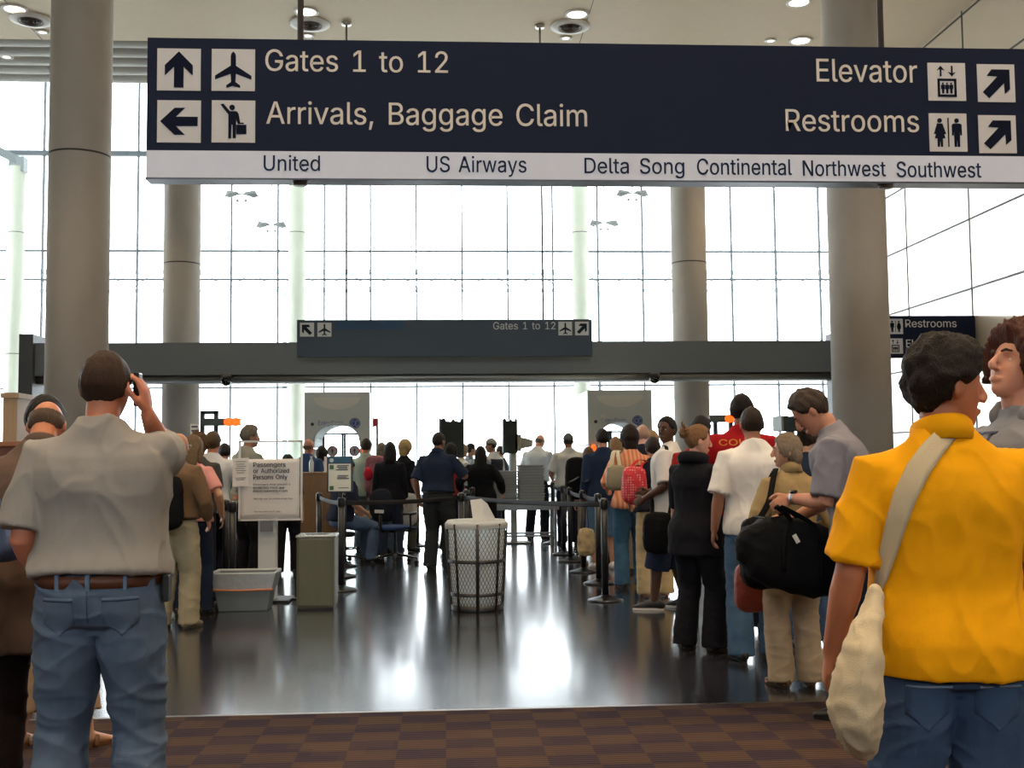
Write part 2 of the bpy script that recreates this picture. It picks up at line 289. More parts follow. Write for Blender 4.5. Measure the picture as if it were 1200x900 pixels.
# ---------------------------------------------------------------- lettering
# glyph outlines: advance and closed contours, 1000 units to the em
GLYPHS={',':(188,[[(38,-119),(68,71),(137,71),(84,-119)]]),'.':(188,[[(95,-4),(63,9),(50,41),(63,73),(95,87),(128,73),(141,41),(128,9)]]),'1':(453,[[(76,0),(76,55),(391,55),(391,0)],[(276,509),(276,0),(212,0),(212,448),(209,448),(86,358),(86,427),(198,509)]]),'2':(453,[[(64,0),(64,47),(234,229),(282,282),(311,327),(320,371),(319,385),(317,397),(313,408),(308,419),(273,449),(224,460),(209,459),(196,457),(184,453),(172,447),(162,441),(153,433),(145,424),(139,413),(134,402),(130,390),(128,376),(127,362),(66,362),(67,384),(71,405),(77,424),(86,442),(98,459),(111,473),(126,486),(143,496),(162,505),(182,511),(203,514),(225,516),(247,514),(268,511),(288,505),(306,497),(323,486),(337,474),(350,461),(361,445),(370,428),(376,411),(380,392),(381,372),(371,318),(365,304),(357,290),(347,275),(336,259),(267,180),(153,60),(153,57),(389,57),(389,0)]]),'A':(480,[[(16,0),(201,509),(276,509),(463,0),(395,0),(287,302),(264,372),(232,478),(245,478),(213,371),(191,302),(85,0)],[(110,142),(110,199),(370,199),(370,142)]]),'B':(456,[[(60,0),(60,509),(241,509),(266,508),(289,504),(310,499),(329,491),(345,481),(359,469),(371,456),(381,442),(388,426),(394,410),(397,392),(398,374),(397,358),(395,344),(392,331),(387,320),(356,286),(315,267),(315,262),(327,261),(339,257),(351,252),(363,245),(374,237),(385,227),(394,216),(402,203),(409,189),(414,173),(417,155),(418,136),(417,117),(413,100),(408,83),(400,67),(390,52),(377,39),(362,28),(344,18),(324,10),(301,4),(275,1),(247,0)],[(125,57),(245,57),(272,58),(296,63),(315,70),(330,80),(341,92),(349,105),(354,120),(355,137),(355,149),(352,161),(348,173),(342,184),(335,194),(327,203),(317,211),(306,218),(293,224),(279,228),(264,230),(248,231),(125,231)],[(125,285),(238,285),(252,286),(265,288),(277,291),(288,296),(323,326),(329,337),(333,348),(335,359),(336,372),(334,388),(330,403),(323,417),(313,429),(299,439),(283,446),(263,450),(240,452),(125,452)]]),'C':(510,[[(267,-7),(235,-5),(205,1),(177,11),(150,25),(126,42),(104,63),(86,88),(70,115),(57,146),(48,179),(42,215),(40,254),(42,293),(48,329),(57,362),(70,393),(86,421),(104,445),(126,466),(150,484),(177,498),(205,508),(235,514),(267,516),(286,515),(305,513),(323,509),(340,504),(357,498),(373,490),(388,481),(402,471),(415,460),(427,447),(438,433),(448,418),(456,402),(463,385),(469,367),(473,348),(408,348),(389,395),(357,428),(315,449),(267,456),(245,454),(223,450),(203,443),(184,432),(166,419),(150,403),(137,385),(125,364),(116,340),(109,314),(105,285),(103,254),(105,223),(109,194),(116,168),(125,145),(137,123),(151,105),(166,89),(184,76),(203,66),(223,59),(245,54),(267,53),(315,60),(357,81),(389,114),(408,160),(473,160),(469,142),(463,124),(457,107),(448,91),(438,76),(428,62),(416,49),(402,38),(388,28),(373,19),(357,11),(341,5),(323,0),(305,-4),(286,-6)]]),'D':(502,[[(219,0),(96,0),(96,57),(215,57),(244,58),(272,63),(296,70),(318,81),(337,94),(354,110),(368,128),(379,149),(388,172),(394,198),(398,226),(399,255),(398,285),(394,312),(388,337),(379,361),(368,381),(354,399),(338,415),(320,428),(299,438),(275,446),(249,450),(221,452),(93,452),(93,509),(225,509),(261,507),(294,501),(325,492),(353,478),(377,461),(399,441),(418,418),(433,391),(446,361),(455,329),(460,293),(462,255),(460,217),(455,181),(446,149),(433,119),(417,92),(398,68),(376,48),(351,31),(322,17),(291,8),(256,2)],[(125,509),(125,0),(60,0),(60,509)]]),'E':(419,[[(60,0),(60,509),(372,509),(372,452),(125,452),(125,286),(355,286),(355,229),(125,229),(125,57),(375,57),(375,0)]]),'F':(410,[[(60,0),(60,509),(369,509),(369,452),(125,452),(125,278),(346,278),(346,221),(125,221),(125,0)]]),'G':(520,[[(269,-7),(236,-5),(205,1),(176,11),(149,25),(125,43),(104,64),(85,88),(69,116),(57,146),(47,179),(42,215),(40,254),(42,293),(47,329),(57,362),(69,393),(85,421),(103,445),(125,466),(149,484),(175,498),(203,508),(233,514),(265,516),(285,515),(304,513),(322,509),(340,504),(358,497),(374,489),(389,480),(403,469),(416,458),(429,445),(439,431),(449,416),(458,401),(465,384),(470,367),(474,349),(408,349),(387,393),(356,427),(315,448),(265,456),(243,454),(222,450),(202,443),(183,432),(166,419),(150,404),(137,385),(125,364),(116,340),(109,314),(105,285),(103,254),(105,223),(109,194),(116,168),(125,145),(137,124),(151,105),(166,90),(184,76),(203,66),(224,59),(246,54),(269,53),(290,54),(309,57),(328,63),(345,71),(360,81),(374,93),(386,107),(396,123),(404,141),(410,160),(414,180),(415,202),(434,199),(283,199),(283,256),(478,256),(478,200),(476,170),(471,141),(463,115),(451,91),(436,69),(419,50),(399,33),(377,19),(352,8),(326,0),(298,-5)]]),'H':(517,[[(60,0),(60,509),(125,509),(125,289),(392,289),(392,509),(457,509),(457,0),(392,0),(392,232),(125,232),(125,0)]]),'I':(300,[[(31,0),(31,57),(118,57),(118,452),(31,452),(31,509),(269,509),(269,452),(183,452),(183,57),(269,57),(269,0)]]),'N':(523,[[(60,0),(60,509),(136,509),(343,183),(363,151),(388,107),(414,55),(405,54),(401,108),(399,157),(399,195),(399,509),(463,509),(463,0),(387,0),(202,290),(177,331),(148,381),(108,452),(119,454),(122,384),(124,328),(125,291),(125,0)]]),'O':(533,[[(267,-7),(235,-5),(205,1),(177,11),(150,25),(126,42),(105,63),(86,88),(70,115),(57,146),(48,179),(42,215),(40,254),(42,293),(48,329),(57,362),(70,393),(86,421),(105,445),(126,466),(150,484),(177,498),(205,508),(235,514),(267,516),(299,514),(329,508),(357,498),(384,484),(408,466),(429,445),(448,421),(464,393),(477,362),(486,329),(491,293),(493,254),(491,215),(486,179),(477,146),(464,115),(448,88),(429,63),(408,42),(384,25),(357,11),(329,1),(299,-5)],[(267,53),(289,54),(310,59),(330,66),(349,76),(367,89),(383,105),(396,123),(408,144),(418,168),(425,194),(429,223),(430,254),(429,286),(425,314),(418,341),(408,365),(396,386),(383,404),(367,420),(349,433),(330,443),(310,450),(289,454),(267,456),(245,454),(223,450),(203,443),(184,433),(167,420),(151,404),(137,385),(125,364),(116,340),(109,314),(105,285),(103,254),(105,223),(109,194),(116,168),(125,144),(137,123),(151,105),(167,89),(184,76),(203,66),(223,59),(245,54)]]),'P':(445,[[(60,0),(60,509),(235,509),(263,507),(289,503),(312,497),(332,487),(350,476),(366,462),(379,447),(390,430),(398,411),(404,391),(407,370),(409,348),(407,325),(404,304),(398,284),(390,265),(379,248),(366,233),(350,219),(332,207),(312,198),(289,191),(263,187),(235,186),(109,186),(109,242),(233,242),(252,243),(269,246),(284,250),(297,256),(308,264),(318,272),(327,282),(333,294),(338,306),(342,319),(344,333),(344,348),(344,362),(342,376),(338,389),(333,402),(326,413),(318,423),(308,431),(297,439),(284,444),(268,449),(251,451),(232,452),(125,452),(125,0)]]),'R':(449,[[(60,0),(60,509),(236,509),(264,507),(290,504),(313,497),(333,489),(351,478),(367,465),(380,450),(390,433),(399,415),(405,395),(408,374),(409,352),(408,330),(405,309),(399,290),(390,271),(380,255),(367,240),(351,228),(333,217),(312,209),(289,203),(264,199),(236,198),(96,198),(96,255),(234,255),(252,256),(269,258),(284,262),(298,267),(309,273),(319,281),(327,290),(334,300),(339,312),(342,324),(344,338),(345,352),(344,367),(342,380),(339,393),(334,405),(327,415),(319,425),(309,433),(298,440),(284,445),(269,449),(252,451),(233,452),(125,452),(125,0)],[(353,0),(230,229),(303,229),(428,0)]]),'S':(447,[[(224,-9),(197,-8),(172,-4),(149,1),(128,9),(108,19),(91,31),(76,45),(64,60),(54,77),(46,96),(41,115),(38,137),(104,137),(107,123),(110,110),(116,98),(123,88),(132,79),(142,71),(154,64),(166,59),(224,49),(241,50),(257,52),(272,55),(286,60),(299,66),(311,74),(321,82),(329,92),(336,102),(341,114),(345,126),(346,139),(345,151),(342,161),(338,171),(332,179),(296,205),(245,222),(184,239),(154,249),(128,260),(105,274),(86,289),(71,307),(60,326),(54,348),(52,372),(53,393),(58,413),(65,431),(75,448),(87,463),(102,476),(119,488),(138,498),(158,506),(180,511),(203,514),(227,516),(252,514),(275,511),(296,505),(316,498),(334,488),(351,476),(365,463),(377,449),(387,433),(394,415),(399,397),(401,378),(337,378),(334,396),(326,412),(316,426),(302,437),(286,447),(267,453),(247,457),(225,459),(209,458),(194,456),(180,452),(167,448),(156,442),(145,435),(136,427),(129,418),(123,409),(118,398),(116,387),(115,376),(116,363),(119,352),(124,342),(131,334),(169,308),(212,293),(264,279),(312,264),(359,238),(369,229),(379,220),(387,209),(395,198),(401,185),(405,171),(407,155),(408,139),(407,118),(403,99),(396,81),(386,64),(374,48),(360,34),(343,21),(323,11),(302,2),(278,-4),(252,-8)]]),'T':(449,[[(32,452),(32,509),(417,509),(417,452),(257,452),(257,0),(193,0),(193,452)]]),'U':(517,[[(259,-8),(230,-7),(203,-2),(177,5),(154,15),(133,28),(114,43),(98,60),(85,80),(74,101),(66,124),(62,148),(60,173),(60,509),(124,509),(124,178),(125,160),(128,144),(133,128),(141,113),(150,99),(160,87),(173,77),(187,68),(203,61),(220,56),(239,53),(259,52),(279,53),(298,56),(315,61),(331,68),(345,77),(357,87),(368,99),(377,113),(384,128),(389,144),(392,160),(393,178),(393,509),(457,509),(457,173),(456,148),(451,124),(443,101),(433,80),(419,60),(403,43),(384,28),(363,15),(340,5),(315,-2),(288,-7)]]),'a':(389,[[(160,-9),(142,-8),(126,-5),(110,-1),(94,5),(80,12),(68,22),(57,32),(48,45),(40,58),(35,73),(31,90),(30,108),(31,123),(34,138),(38,150),(43,161),(78,193),(125,211),(178,220),(234,227),(265,235),(276,255),(276,257),(267,297),(240,322),(196,331),(149,322),(118,301),(100,274),(41,291),(48,308),(57,322),(67,335),(79,346),(91,355),(104,364),(118,370),(133,375),(194,384),(239,379),(286,360),(296,353),(306,343),(315,333),(322,320),(329,306),(333,290),(336,272),(337,251),(337,0),(277,0),(277,52),(272,52),(252,25),(215,1),(203,-3),(190,-6),(176,-8)],[(170,45),(187,46),(202,49),(216,53),(228,59),(239,66),(248,74),(257,83),(263,93),(276,138),(276,190),(259,182),(231,176),(200,171),(175,168),(134,159),(103,139),(92,105),(102,72),(130,52)]]),'b':(424,[[(229,-8),(213,-7),(198,-5),(184,-1),(172,4),(138,31),(118,59),(112,59),(112,0),(53,0),(53,509),(114,509),(114,319),(118,319),(137,346),(171,373),(183,378),(197,381),(212,384),(229,384),(252,383),(274,378),(294,371),(313,361),(330,347),(345,332),(359,313),(370,293),(379,270),(385,245),(389,218),(390,189),(389,160),(385,133),(379,108),(370,84),(359,64),(346,45),(330,29),(313,16),(294,5),(274,-2),(252,-7)],[(220,47),(237,48),(253,51),(267,57),(279,66),(291,76),(301,88),(309,101),(316,117),(321,133),(325,151),(327,170),(328,189),(327,209),(325,227),(321,245),(316,261),(309,276),(301,290),(291,301),(280,311),(267,319),(253,325),(237,329),(220,330),(203,329),(188,325),(174,320),(161,312),(150,302),(140,291),(132,278),(125,263),(120,247),(116,229),(113,210),(113,189),(113,169),(116,150),(120,132),(125,115),(132,100),(140,86),(150,75),(162,65),(174,57),(188,51),(204,48)]]),'c':(396,[[(207,-8),(182,-7),(159,-2),(137,6),(117,16),(98,30),(82,46),(68,64),(56,85),(46,108),(40,133),(36,159),(34,187),(36,216),(40,243),(46,268),(56,291),(68,312),(82,330),(98,346),(117,360),(137,371),(159,378),(182,383),(207,384),(260,377),(305,356),(340,322),(362,277),(303,262),(290,289),(270,311),(242,325),(207,330),(189,329),(173,325),(158,319),(145,310),(134,300),(124,287),(115,274),(108,258),(103,242),(99,224),(97,206),(96,187),(97,169),(99,151),(103,134),(108,117),(115,102),(124,89),(134,76),(145,66),(158,57),(173,51),(189,48),(207,46),(243,52),(271,66),(292,89),(304,117),(363,102),(341,56),(306,21),(261,-1)]]),'d':(424,[[(195,-8),(172,-7),(151,-2),(130,5),(111,16),(94,29),(79,45),(66,64),(55,84),(46,108),(39,133),(35,160),(34,189),(35,218),(39,245),(46,270),(55,293),(66,313),(79,332),(95,347),(112,361),(131,371),(151,378),(173,383),(196,384),(213,384),(228,381),(241,378),(253,373),(287,346),(306,319),(311,319),(311,509),(372,509),(372,0),(313,0),(313,59),(307,59),(287,31),(252,4),(241,-1),(227,-5),(212,-7)],[(205,47),(221,48),(236,51),(250,57),(263,65),(274,75),(284,86),(293,100),(299,115),(305,132),(309,150),(311,169),(312,189),(311,210),(309,229),(305,247),(300,263),(293,278),(284,291),(275,302),(263,312),(251,320),(237,325),(221,329),(205,330),(187,329),(172,325),(157,319),(145,311),(133,301),(124,290),(115,276),(108,261),(103,245),(99,227),(97,209),(96,189),(97,170),(99,151),(103,133),(109,117),(115,101),(124,88),(134,76),(145,66),(158,57),(172,51),(188,48)]]),'e':(404,[[(212,-8),(185,-7),(161,-2),(138,6),(117,16),(98,30),(82,46),(68,64),(56,85),(46,108),(40,132),(35,159),(34,187),(35,215),(39,242),(46,267),(55,290),(67,311),(81,329),(97,346),(115,359),(135,370),(157,378),(180,383),(205,384),(221,384),(236,382),(251,379),(266,374),(280,368),(294,361),(307,351),(319,341),(331,329),(341,315),(350,299),(357,282),(363,263),(368,242),(370,219),(371,194),(371,169),(75,169),(75,221),(338,221),(310,202),(309,220),(307,237),(303,254),(298,269),(291,282),(283,294),(273,305),(263,314),(250,321),(237,326),(222,329),(205,330),(189,329),(173,326),(159,321),(146,313),(135,304),(125,294),(116,282),(109,270),(103,256),(99,241),(97,226),(96,211),(96,178),(97,157),(100,139),(104,122),(110,106),(118,92),(128,80),(139,70),(151,61),(165,55),(179,50),(195,47),(212,46),(254,53),(285,73),(306,105),(365,91),(360,77),(353,63),(345,51),(335,39),(324,29),(311,19),(298,11),(283,4),(266,-1),(249,-5),(231,-7)]]),'f':(254,[[(228,379),(228,327),(6,327),(6,379)],[(81,0),(81,432),(82,447),(84,461),(89,474),(96,486),(104,496),(113,505),(124,513),(135,519),(148,524),(161,527),(174,529),(187,530),(222,527),(243,521),(227,468),(215,472),(195,474),(182,473),(171,470),(162,466),(154,460),(149,452),(145,443),(142,431),(142,419),(142,0)]]),'g':(425,[[(207,-151),(187,-150),(168,-148),(150,-144),(134,-140),(119,-134),(105,-127),(93,-119),(82,-110),(51,-69),(101,-41),(122,-66),(154,-88),(207,-97),(229,-96),(249,-92),(267,-85),(282,-75),(295,-62),(304,-47),(310,-28),(311,-6),(311,68),(306,68),(287,41),(252,16),(241,11),(227,8),(212,5),(195,5),(173,6),(152,10),(132,17),(113,27),(95,39),(80,53),(67,71),(55,90),(46,112),(39,136),(35,163),(34,191),(35,220),(39,246),(46,271),(55,293),(66,314),(80,332),(95,347),(112,361),(131,371),(152,378),(173,383),(196,384),(213,384),(228,382),(242,378),(253,373),(288,346),(308,319),(313,319),(313,379),(372,379),(372,-9),(371,-32),(367,-54),(360,-73),(350,-90),(338,-104),(324,-117),(308,-127),(291,-136),(271,-142),(251,-147),(229,-150)],[(205,59),(222,60),(237,63),(251,68),(264,75),(275,84),(285,95),(293,107),(300,121),(305,137),(309,154),(312,172),(312,193),(312,212),(309,231),(305,248),(300,264),(293,278),(285,291),(275,303),(264,312),(251,320),(237,325),(222,329),(205,330),(188,329),(172,325),(158,320),(145,312),(134,302),(124,290),(115,277),(109,262),(103,246),(99,229),(97,212),(96,193),(97,173),(99,155),(103,138),(109,123),(116,108),(124,96),(134,85),(145,76),(158,68),(172,63),(188,60)]]),'h':(410,[[(114,227),(114,0),(53,0),(53,509),(114,509),(114,287),(102,287),(112,312),(124,332),(137,349),(152,362),(169,372),(187,379),(207,383),(227,384),(246,383),(264,380),(280,376),(295,369),(309,360),(321,349),(332,336),(341,321),(348,304),(353,285),(356,264),(357,240),(357,0),(296,0),(296,235),(295,256),(290,275),(283,291),(273,304),(260,315),(246,323),(229,328),(210,329),(197,328),(184,326),(172,322),(161,317),(150,311),(141,303),(133,293),(126,283),(121,271),(117,257),(114,243)]]),'i':(167,[[(53,0),(53,379),(114,379),(114,0)],[(84,443),(54,455),(41,483),(54,512),(84,524),(114,512),(126,483),(114,455)]]),'j':(167,[[(53,379),(114,379),(114,-30),(113,-47),(111,-63),(107,-77),(102,-90),(95,-102),(86,-113),(76,-122),(65,-129),(52,-135),(37,-139),(21,-142),(4,-143),(-10,-143),(-10,-87),(2,-87),(14,-86),(25,-83),(34,-78),(40,-72),(46,-64),(50,-54),(52,-42),(53,-29)],[(83,443),(53,455),(41,483),(53,512),(83,524),(114,512),(126,483),(114,455)]]),'k':(381,[[(110,137),(110,212),(121,212),(284,379),(360,379),(184,199),(177,199)],[(53,0),(53,509),(114,509),(114,0)],[(294,0),(148,186),(191,229),(372,0)]]),'l':(189,[[(139,-2),(119,-1),(101,3),(86,10),(74,20),(65,33),(58,47),(54,65),(53,84),(53,509),(114,509),(114,99),(120,62),(146,52),(160,53),(170,54),(181,3),(162,-1)]]),'m':(610,[[(53,0),(53,379),(112,379),(112,295),(108,295),(112,310),(118,323),(125,335),(132,346),(172,376),(219,386),(239,385),(257,380),(273,372),(287,361),(299,347),(309,331),(316,314),(321,295),(312,295),(317,308),(322,321),(329,332),(337,343),(347,353),(357,361),(368,369),(381,375),(394,380),(407,383),(422,385),(437,386),(453,385),(468,383),(483,378),(497,372),(510,364),(522,354),(532,342),(541,328),(548,313),(553,296),(556,276),(557,255),(557,0),(496,0),(496,254),(494,273),(490,289),(483,302),(473,313),(460,321),(447,326),(433,329),(419,330),(374,320),(345,290),(335,247),(335,0),(274,0),(274,260),(273,275),(269,288),(262,301),(253,311),(242,320),(229,326),(215,329),(199,330),(158,320),(126,289),(121,278),(117,266),(114,253),(114,238),(114,0)]]),'n':(410,[[(114,227),(114,0),(53,0),(53,379),(112,379),(112,287),(102,287),(112,312),(124,332),(137,349),(152,362),(169,372),(187,379),(207,383),(227,384),(246,383),(264,380),(280,376),(295,369),(309,360),(321,349),(332,336),(341,321),(348,304),(353,285),(356,264),(357,240),(357,0),(296,0),(296,235),(295,256),(290,275),(283,291),(273,304),(260,315),(246,323),(229,328),(210,329),(197,328),(184,326),(172,322),(161,317),(150,311),(141,303),(133,293),(126,283),(121,271),(117,257),(114,243)]]),'o':(415,[[(207,-8),(182,-7),(159,-2),(137,6),(117,16),(98,30),(82,46),(68,64),(56,85),(46,108),(40,133),(36,159),(34,187),(36,216),(40,243),(46,268),(56,291),(68,312),(82,330),(98,346),(117,360),(137,371),(159,378),(182,383),(207,384),(233,383),(256,378),(278,371),(299,360),(317,346),(333,330),(347,312),(359,291),(369,268),(376,243),(380,216),(381,187),(380,159),(376,133),(369,108),(359,85),(347,64),(333,46),(317,30),(299,16),(278,6),(256,-2),(233,-7)],[(207,46),(226,48),(242,51),(257,57),(270,66),(282,76),(292,89),(300,102),(307,117),(312,134),(316,151),(318,169),(319,187),(318,206),(316,224),(312,242),(307,258),(300,274),(292,287),(282,300),(270,310),(257,319),(242,325),(226,329),(207,330),(189,329),(173,325),(158,319),(145,310),(134,300),(124,287),(115,274),(108,258),(103,242),(99,224),(97,206),(96,187),(97,169),(99,151),(103,134),(108,117),(115,102),(124,89),(134,76),(145,66),(158,57),(173,51),(189,48)]]),'p':(424,[[(53,-143),(53,379),(112,379),(112,319),(118,319),(137,346),(171,373),(183,378),(197,381),(212,384),(229,384),(252,383),(274,378),(294,371),(313,361),(330,347),(345,332),(359,313),(370,293),(379,270),(385,245),(389,218),(390,189),(389,160),(385,133),(379,108),(370,84),(359,64),(346,45),(330,29),(313,16),(294,5),(274,-2),(252,-7),(229,-8),(213,-7),(198,-5),(184,-1),(173,4),(138,31),(118,59),(114,59),(114,-143)],[(220,47),(237,48),(253,51),(267,57),(279,66),(291,76),(301,88),(309,101),(316,117),(321,133),(325,151),(327,170),(328,189),(327,209),(325,227),(321,245),(316,261),(309,276),(301,290),(291,301),(280,311),(267,319),(253,325),(237,329),(220,330),(203,329),(188,325),(174,320),(161,312),(150,302),(140,291),(132,278),(125,263),(120,247),(116,229),(113,210),(113,189),(113,169),(116,150),(120,132),(125,115),(132,100),(140,86),(150,75),(162,65),(174,57),(188,51),(204,48)]]),'r':(259,[[(53,0),(53,379),(112,379),(112,321),(115,321),(122,335),(130,347),(140,358),(152,367),(166,375),(181,380),(196,384),(213,385),(229,384),(243,384),(243,322),(230,324),(207,326),(159,315),(126,284),(121,273),(117,262),(114,250),(114,237),(114,0)]]),'s':(365,[[(182,-8),(163,-7),(145,-5),(128,-2),(112,3),(98,10),(84,18),(72,27),(62,38),(53,50),(45,63),(40,78),(36,94),(94,107),(99,92),(105,79),(114,69),(124,60),(136,54),(150,49),(165,46),(181,45),(200,46),(217,50),(232,55),(244,62),(255,71),(262,81),(267,91),(268,103),(254,136),(212,155),(149,170),(125,177),(104,186),(87,196),(72,208),(61,222),(53,237),(48,255),(47,274),(48,290),(51,305),(57,319),(65,332),(75,343),(87,354),(100,363),(115,370),(131,377),(149,381),(167,384),(187,384),(206,384),(223,381),(239,378),(254,372),(267,366),(279,358),(290,349),(299,339),(307,328),(314,316),(319,303),(324,290),(268,277),(243,316),(232,323),(219,328),(205,331),(187,333),(171,332),(156,329),(143,324),(131,317),(121,308),(114,299),(110,289),(109,277),(110,267),(112,258),(117,250),(124,243),(172,223),(229,209),(254,202),(275,194),(292,183),(306,171),(317,158),(325,142),(330,125),(331,107),(330,90),(326,75),(321,61),(312,47),(302,35),(290,24),(276,15),(260,6),(242,0),(223,-5),(203,-7)]]),'t':(227,[[(204,379),(204,327),(6,327),(6,379)],[(65,471),(126,471),(126,98),(136,61),(170,50),(185,51),(202,54),(213,2),(192,-3),(168,-4),(145,-3),(125,2),(107,10),(92,21),(80,35),(72,52),(67,71),(65,93)]]),'u':(410,[[(182,-5),(164,-4),(146,-1),(130,4),(115,11),(101,20),(89,31),(78,44),(69,59),(62,76),(57,95),(54,116),(53,139),(53,379),(114,379),(114,144),(115,123),(119,105),(127,89),(137,75),(150,64),(164,56),(181,52),(200,50),(213,51),(226,53),(238,57),(249,62),(259,69),(268,77),(276,86),(283,97),(289,109),(293,122),(295,137),(296,153),(296,379),(357,379),(357,0),(298,0),(298,92),(307,92),(297,67),(286,47),(272,30),(257,17),(240,7),(222,0),(203,-4)]]),'v':(389,[[(163,0),(17,379),(84,379),(165,155),(187,87),(206,21),(184,21),(203,87),(224,155),(305,379),(371,379),(226,0)]]),'w':(567,[[(138,0),(23,379),(87,379),(133,214),(154,137),(175,41),(165,41),(186,135),(206,214),(252,379),(316,379),(362,214),(382,136),(402,41),(391,41),(413,135),(434,214),(480,379),(545,379),(429,0),(368,0),(319,172),(305,225),(291,280),(277,338),(291,338),(277,280),(263,225),(248,172),(199,0)]]),'x':(379,[[(21,0),(171,218),(171,171),(29,379),(100,379),(147,306),(179,253),(207,206),(175,206),(202,253),(233,306),(282,379),(352,379),(209,169),(209,214),(358,0),(287,0),(231,85),(200,136),(173,182),(205,182),(178,136),(148,85),(91,0)]]),'y':(389,[[(47,-139),(61,-86),(71,-87),(104,-89),(130,-74),(151,-36),(163,-1),(17,379),(84,379),(165,155),(187,87),(206,21),(184,21),(202,87),(224,155),(305,379),(371,379),(204,-58),(177,-107),(139,-136),(91,-145),(65,-143)]]),'z':(380,[[(42,0),(42,46),(254,320),(254,323),(48,323),(48,379),(333,379),(333,331),(126,60),(126,56),(339,56),(339,0)]])}
def clean_contour(p):
    q = [p[0]]
    for a in p[1:]:
        if math.hypot(a[0] - q[-1][0], a[1] - q[-1][1]) > 5: q.append(a)
    if math.hypot(q[0][0] - q[-1][0], q[0][1] - q[-1][1]) <= 5: q.pop()
    n = len(q)
    return [q[i] for i in range(n) if abs((q[i][0] - q[i - 1][0]) * (q[(i + 1) % n][1] - q[i][1]) - (q[i][1] - q[i - 1][1]) * (q[(i + 1) % n][0] - q[i][0])) > 12]
def _area(p): return sum(p[i - 1][0] * p[i][1] - p[i][0] * p[i - 1][1] for i in range(len(p)))
def _inside(q, p):
    r = False
    for i in range(len(p)):
        (x1, y1), (x2, y2) = p[i - 1], p[i]
        if (y1 > q[1]) != (y2 > q[1]) and q[0] < (x2 - x1) * (q[1] - y1) / (y2 - y1) + x1: r = not r
    return r
def text_mesh(body, bold=0):
    layers = {}; x = 0
    for ch in body:
        if ch == ' ': x += 280; continue
        adv, cs = GLYPHS[ch]; cs = [clean_contour(p) for p in cs]; big = max(cs, key=lambda p: abs(_area(p))); sg = _area(big) > 0
        outs = [p for p in cs if (_area(p) > 0) == sg]; holes = [p for p in cs if (_area(p) > 0) != sg]
        for k, o in enumerate(outs):
            for p in [o] + [h for h in holes if _inside(h[0], o)]: layers.setdefault(k, []).append([(a + x, b) for a, b in p])
        x += adv
    ms = []
    for k in layers:
        c = bpy.data.curves.new('t', 'CURVE'); c.dimensions = '2D'; c.fill_mode = 'BOTH'; c.extrude = .5 - .02 * k
        for p in layers[k]:
            s = c.splines.new('POLY'); s.points.add(len(p) - 1); s.use_cyclic_u = True
            for q, (a, b) in zip(s.points, p): q.co = (a / 1000, b / 1000, 0, 1)
        o = bpy.data.objects.new('t', c); COL.objects.link(o)
        ms.append(bpy.data.meshes.new_from_object(o.evaluated_get(bpy.context.evaluated_depsgraph_get())))
        bpy.data.objects.remove(o); bpy.data.curves.remove(c)
    if bold:                                                # heavier strokes: the outline again, a little to either side
        for m_ in list(ms):
            for k, s_ in enumerate((-bold, bold)):
                q = m_.copy(); a = coords(q); a[:, 0] += s_; a[:, 2] *= .97 - .02 * k; set_coords(q, a); ms.append(q)
    me = ms[0]
    if len(ms) > 1:
        me = join_meshes(ms); me.polygons.foreach_set('use_smooth', [False] * len(me.polygons))
    return me, x / 1000
_cap = [None]
def lettering(body, p0, width, cap, m, parent=None, th=.004, name='lettering', bold=.003):
    """text in the x,z plane facing -y; p0 is the left end of the baseline; each word is one part"""
    if _cap[0] is None: _cap[0] = coords(text_mesh('H')[0])[:, 1].max()
    full = text_mesh(body, bold)[0]; fa = coords(full); x0, x1 = fa[:, 0].min(), fa[:, 0].max(); bpy.data.meshes.remove(full)
    sx = width / (x1 - x0); adv = 0; out = []
    for wd in body.split(' '):
        me, wadv = text_mesh(wd, bold); a = coords(me)
        set_coords(me, np.stack([(a[:, 0] + adv - x0) * sx + p0[0], -a[:, 2] * th + p0[1], a[:, 1] / _cap[0] * cap + p0[2]], 1))
        out.append(link(name, me, m, parent)); adv += wadv + .28
    return out

# ================================================================ the setting
CEIL = 9.24; GLZ = 14.9; WALLX = 9.2; GLY = 39.0; CARPET_Y = 6.35; WEND = 25.5
def floor_mat():
    m = bpy.data.materials.new('polished_floor'); m.use_nodes = True; nt = m.node_tree; N = nt.nodes; L = nt.links
    b = N['Principled BSDF']; b.inputs['Specular IOR Level'].default_value = .85; b.inputs['Coat Weight'].default_value = .6; b.inputs['Coat Roughness'].default_value = .13
    tc = N.new('ShaderNodeTexCoord'); n1 = N.new('ShaderNodeTexNoise'); n1.inputs['Scale'].default_value = 60; n1.inputs['Detail'].default_value = 6
    L.new(tc.outputs['Object'], n1.inputs['Vector'])
    cr = N.new('ShaderNodeValToRGB'); cr.color_ramp.elements[0].position = .35; cr.color_ramp.elements[0].color = lin((28, 30, 38))
    cr.color_ramp.elements[1].position = .7; cr.color_ramp.elements[1].color = lin((48, 49, 56))
    L.new(n1.outputs['Fac'], cr.inputs[0]); L.new(cr.outputs[0], b.inputs['Base Color'])
    n2 = N.new('ShaderNodeTexNoise'); n2.inputs['Scale'].default_value = 1.3; n2.inputs['Detail'].default_value = 4
    L.new(tc.outputs['Object'], n2.inputs['Vector'])
    mr = N.new('ShaderNodeMapRange'); mr.inputs[3].default_value = .15; mr.inputs[4].default_value = .24
    L.new(n2.outputs['Fac'], mr.inputs[0]); L.new(mr.outputs[0], b.inputs['Roughness'])
    return m
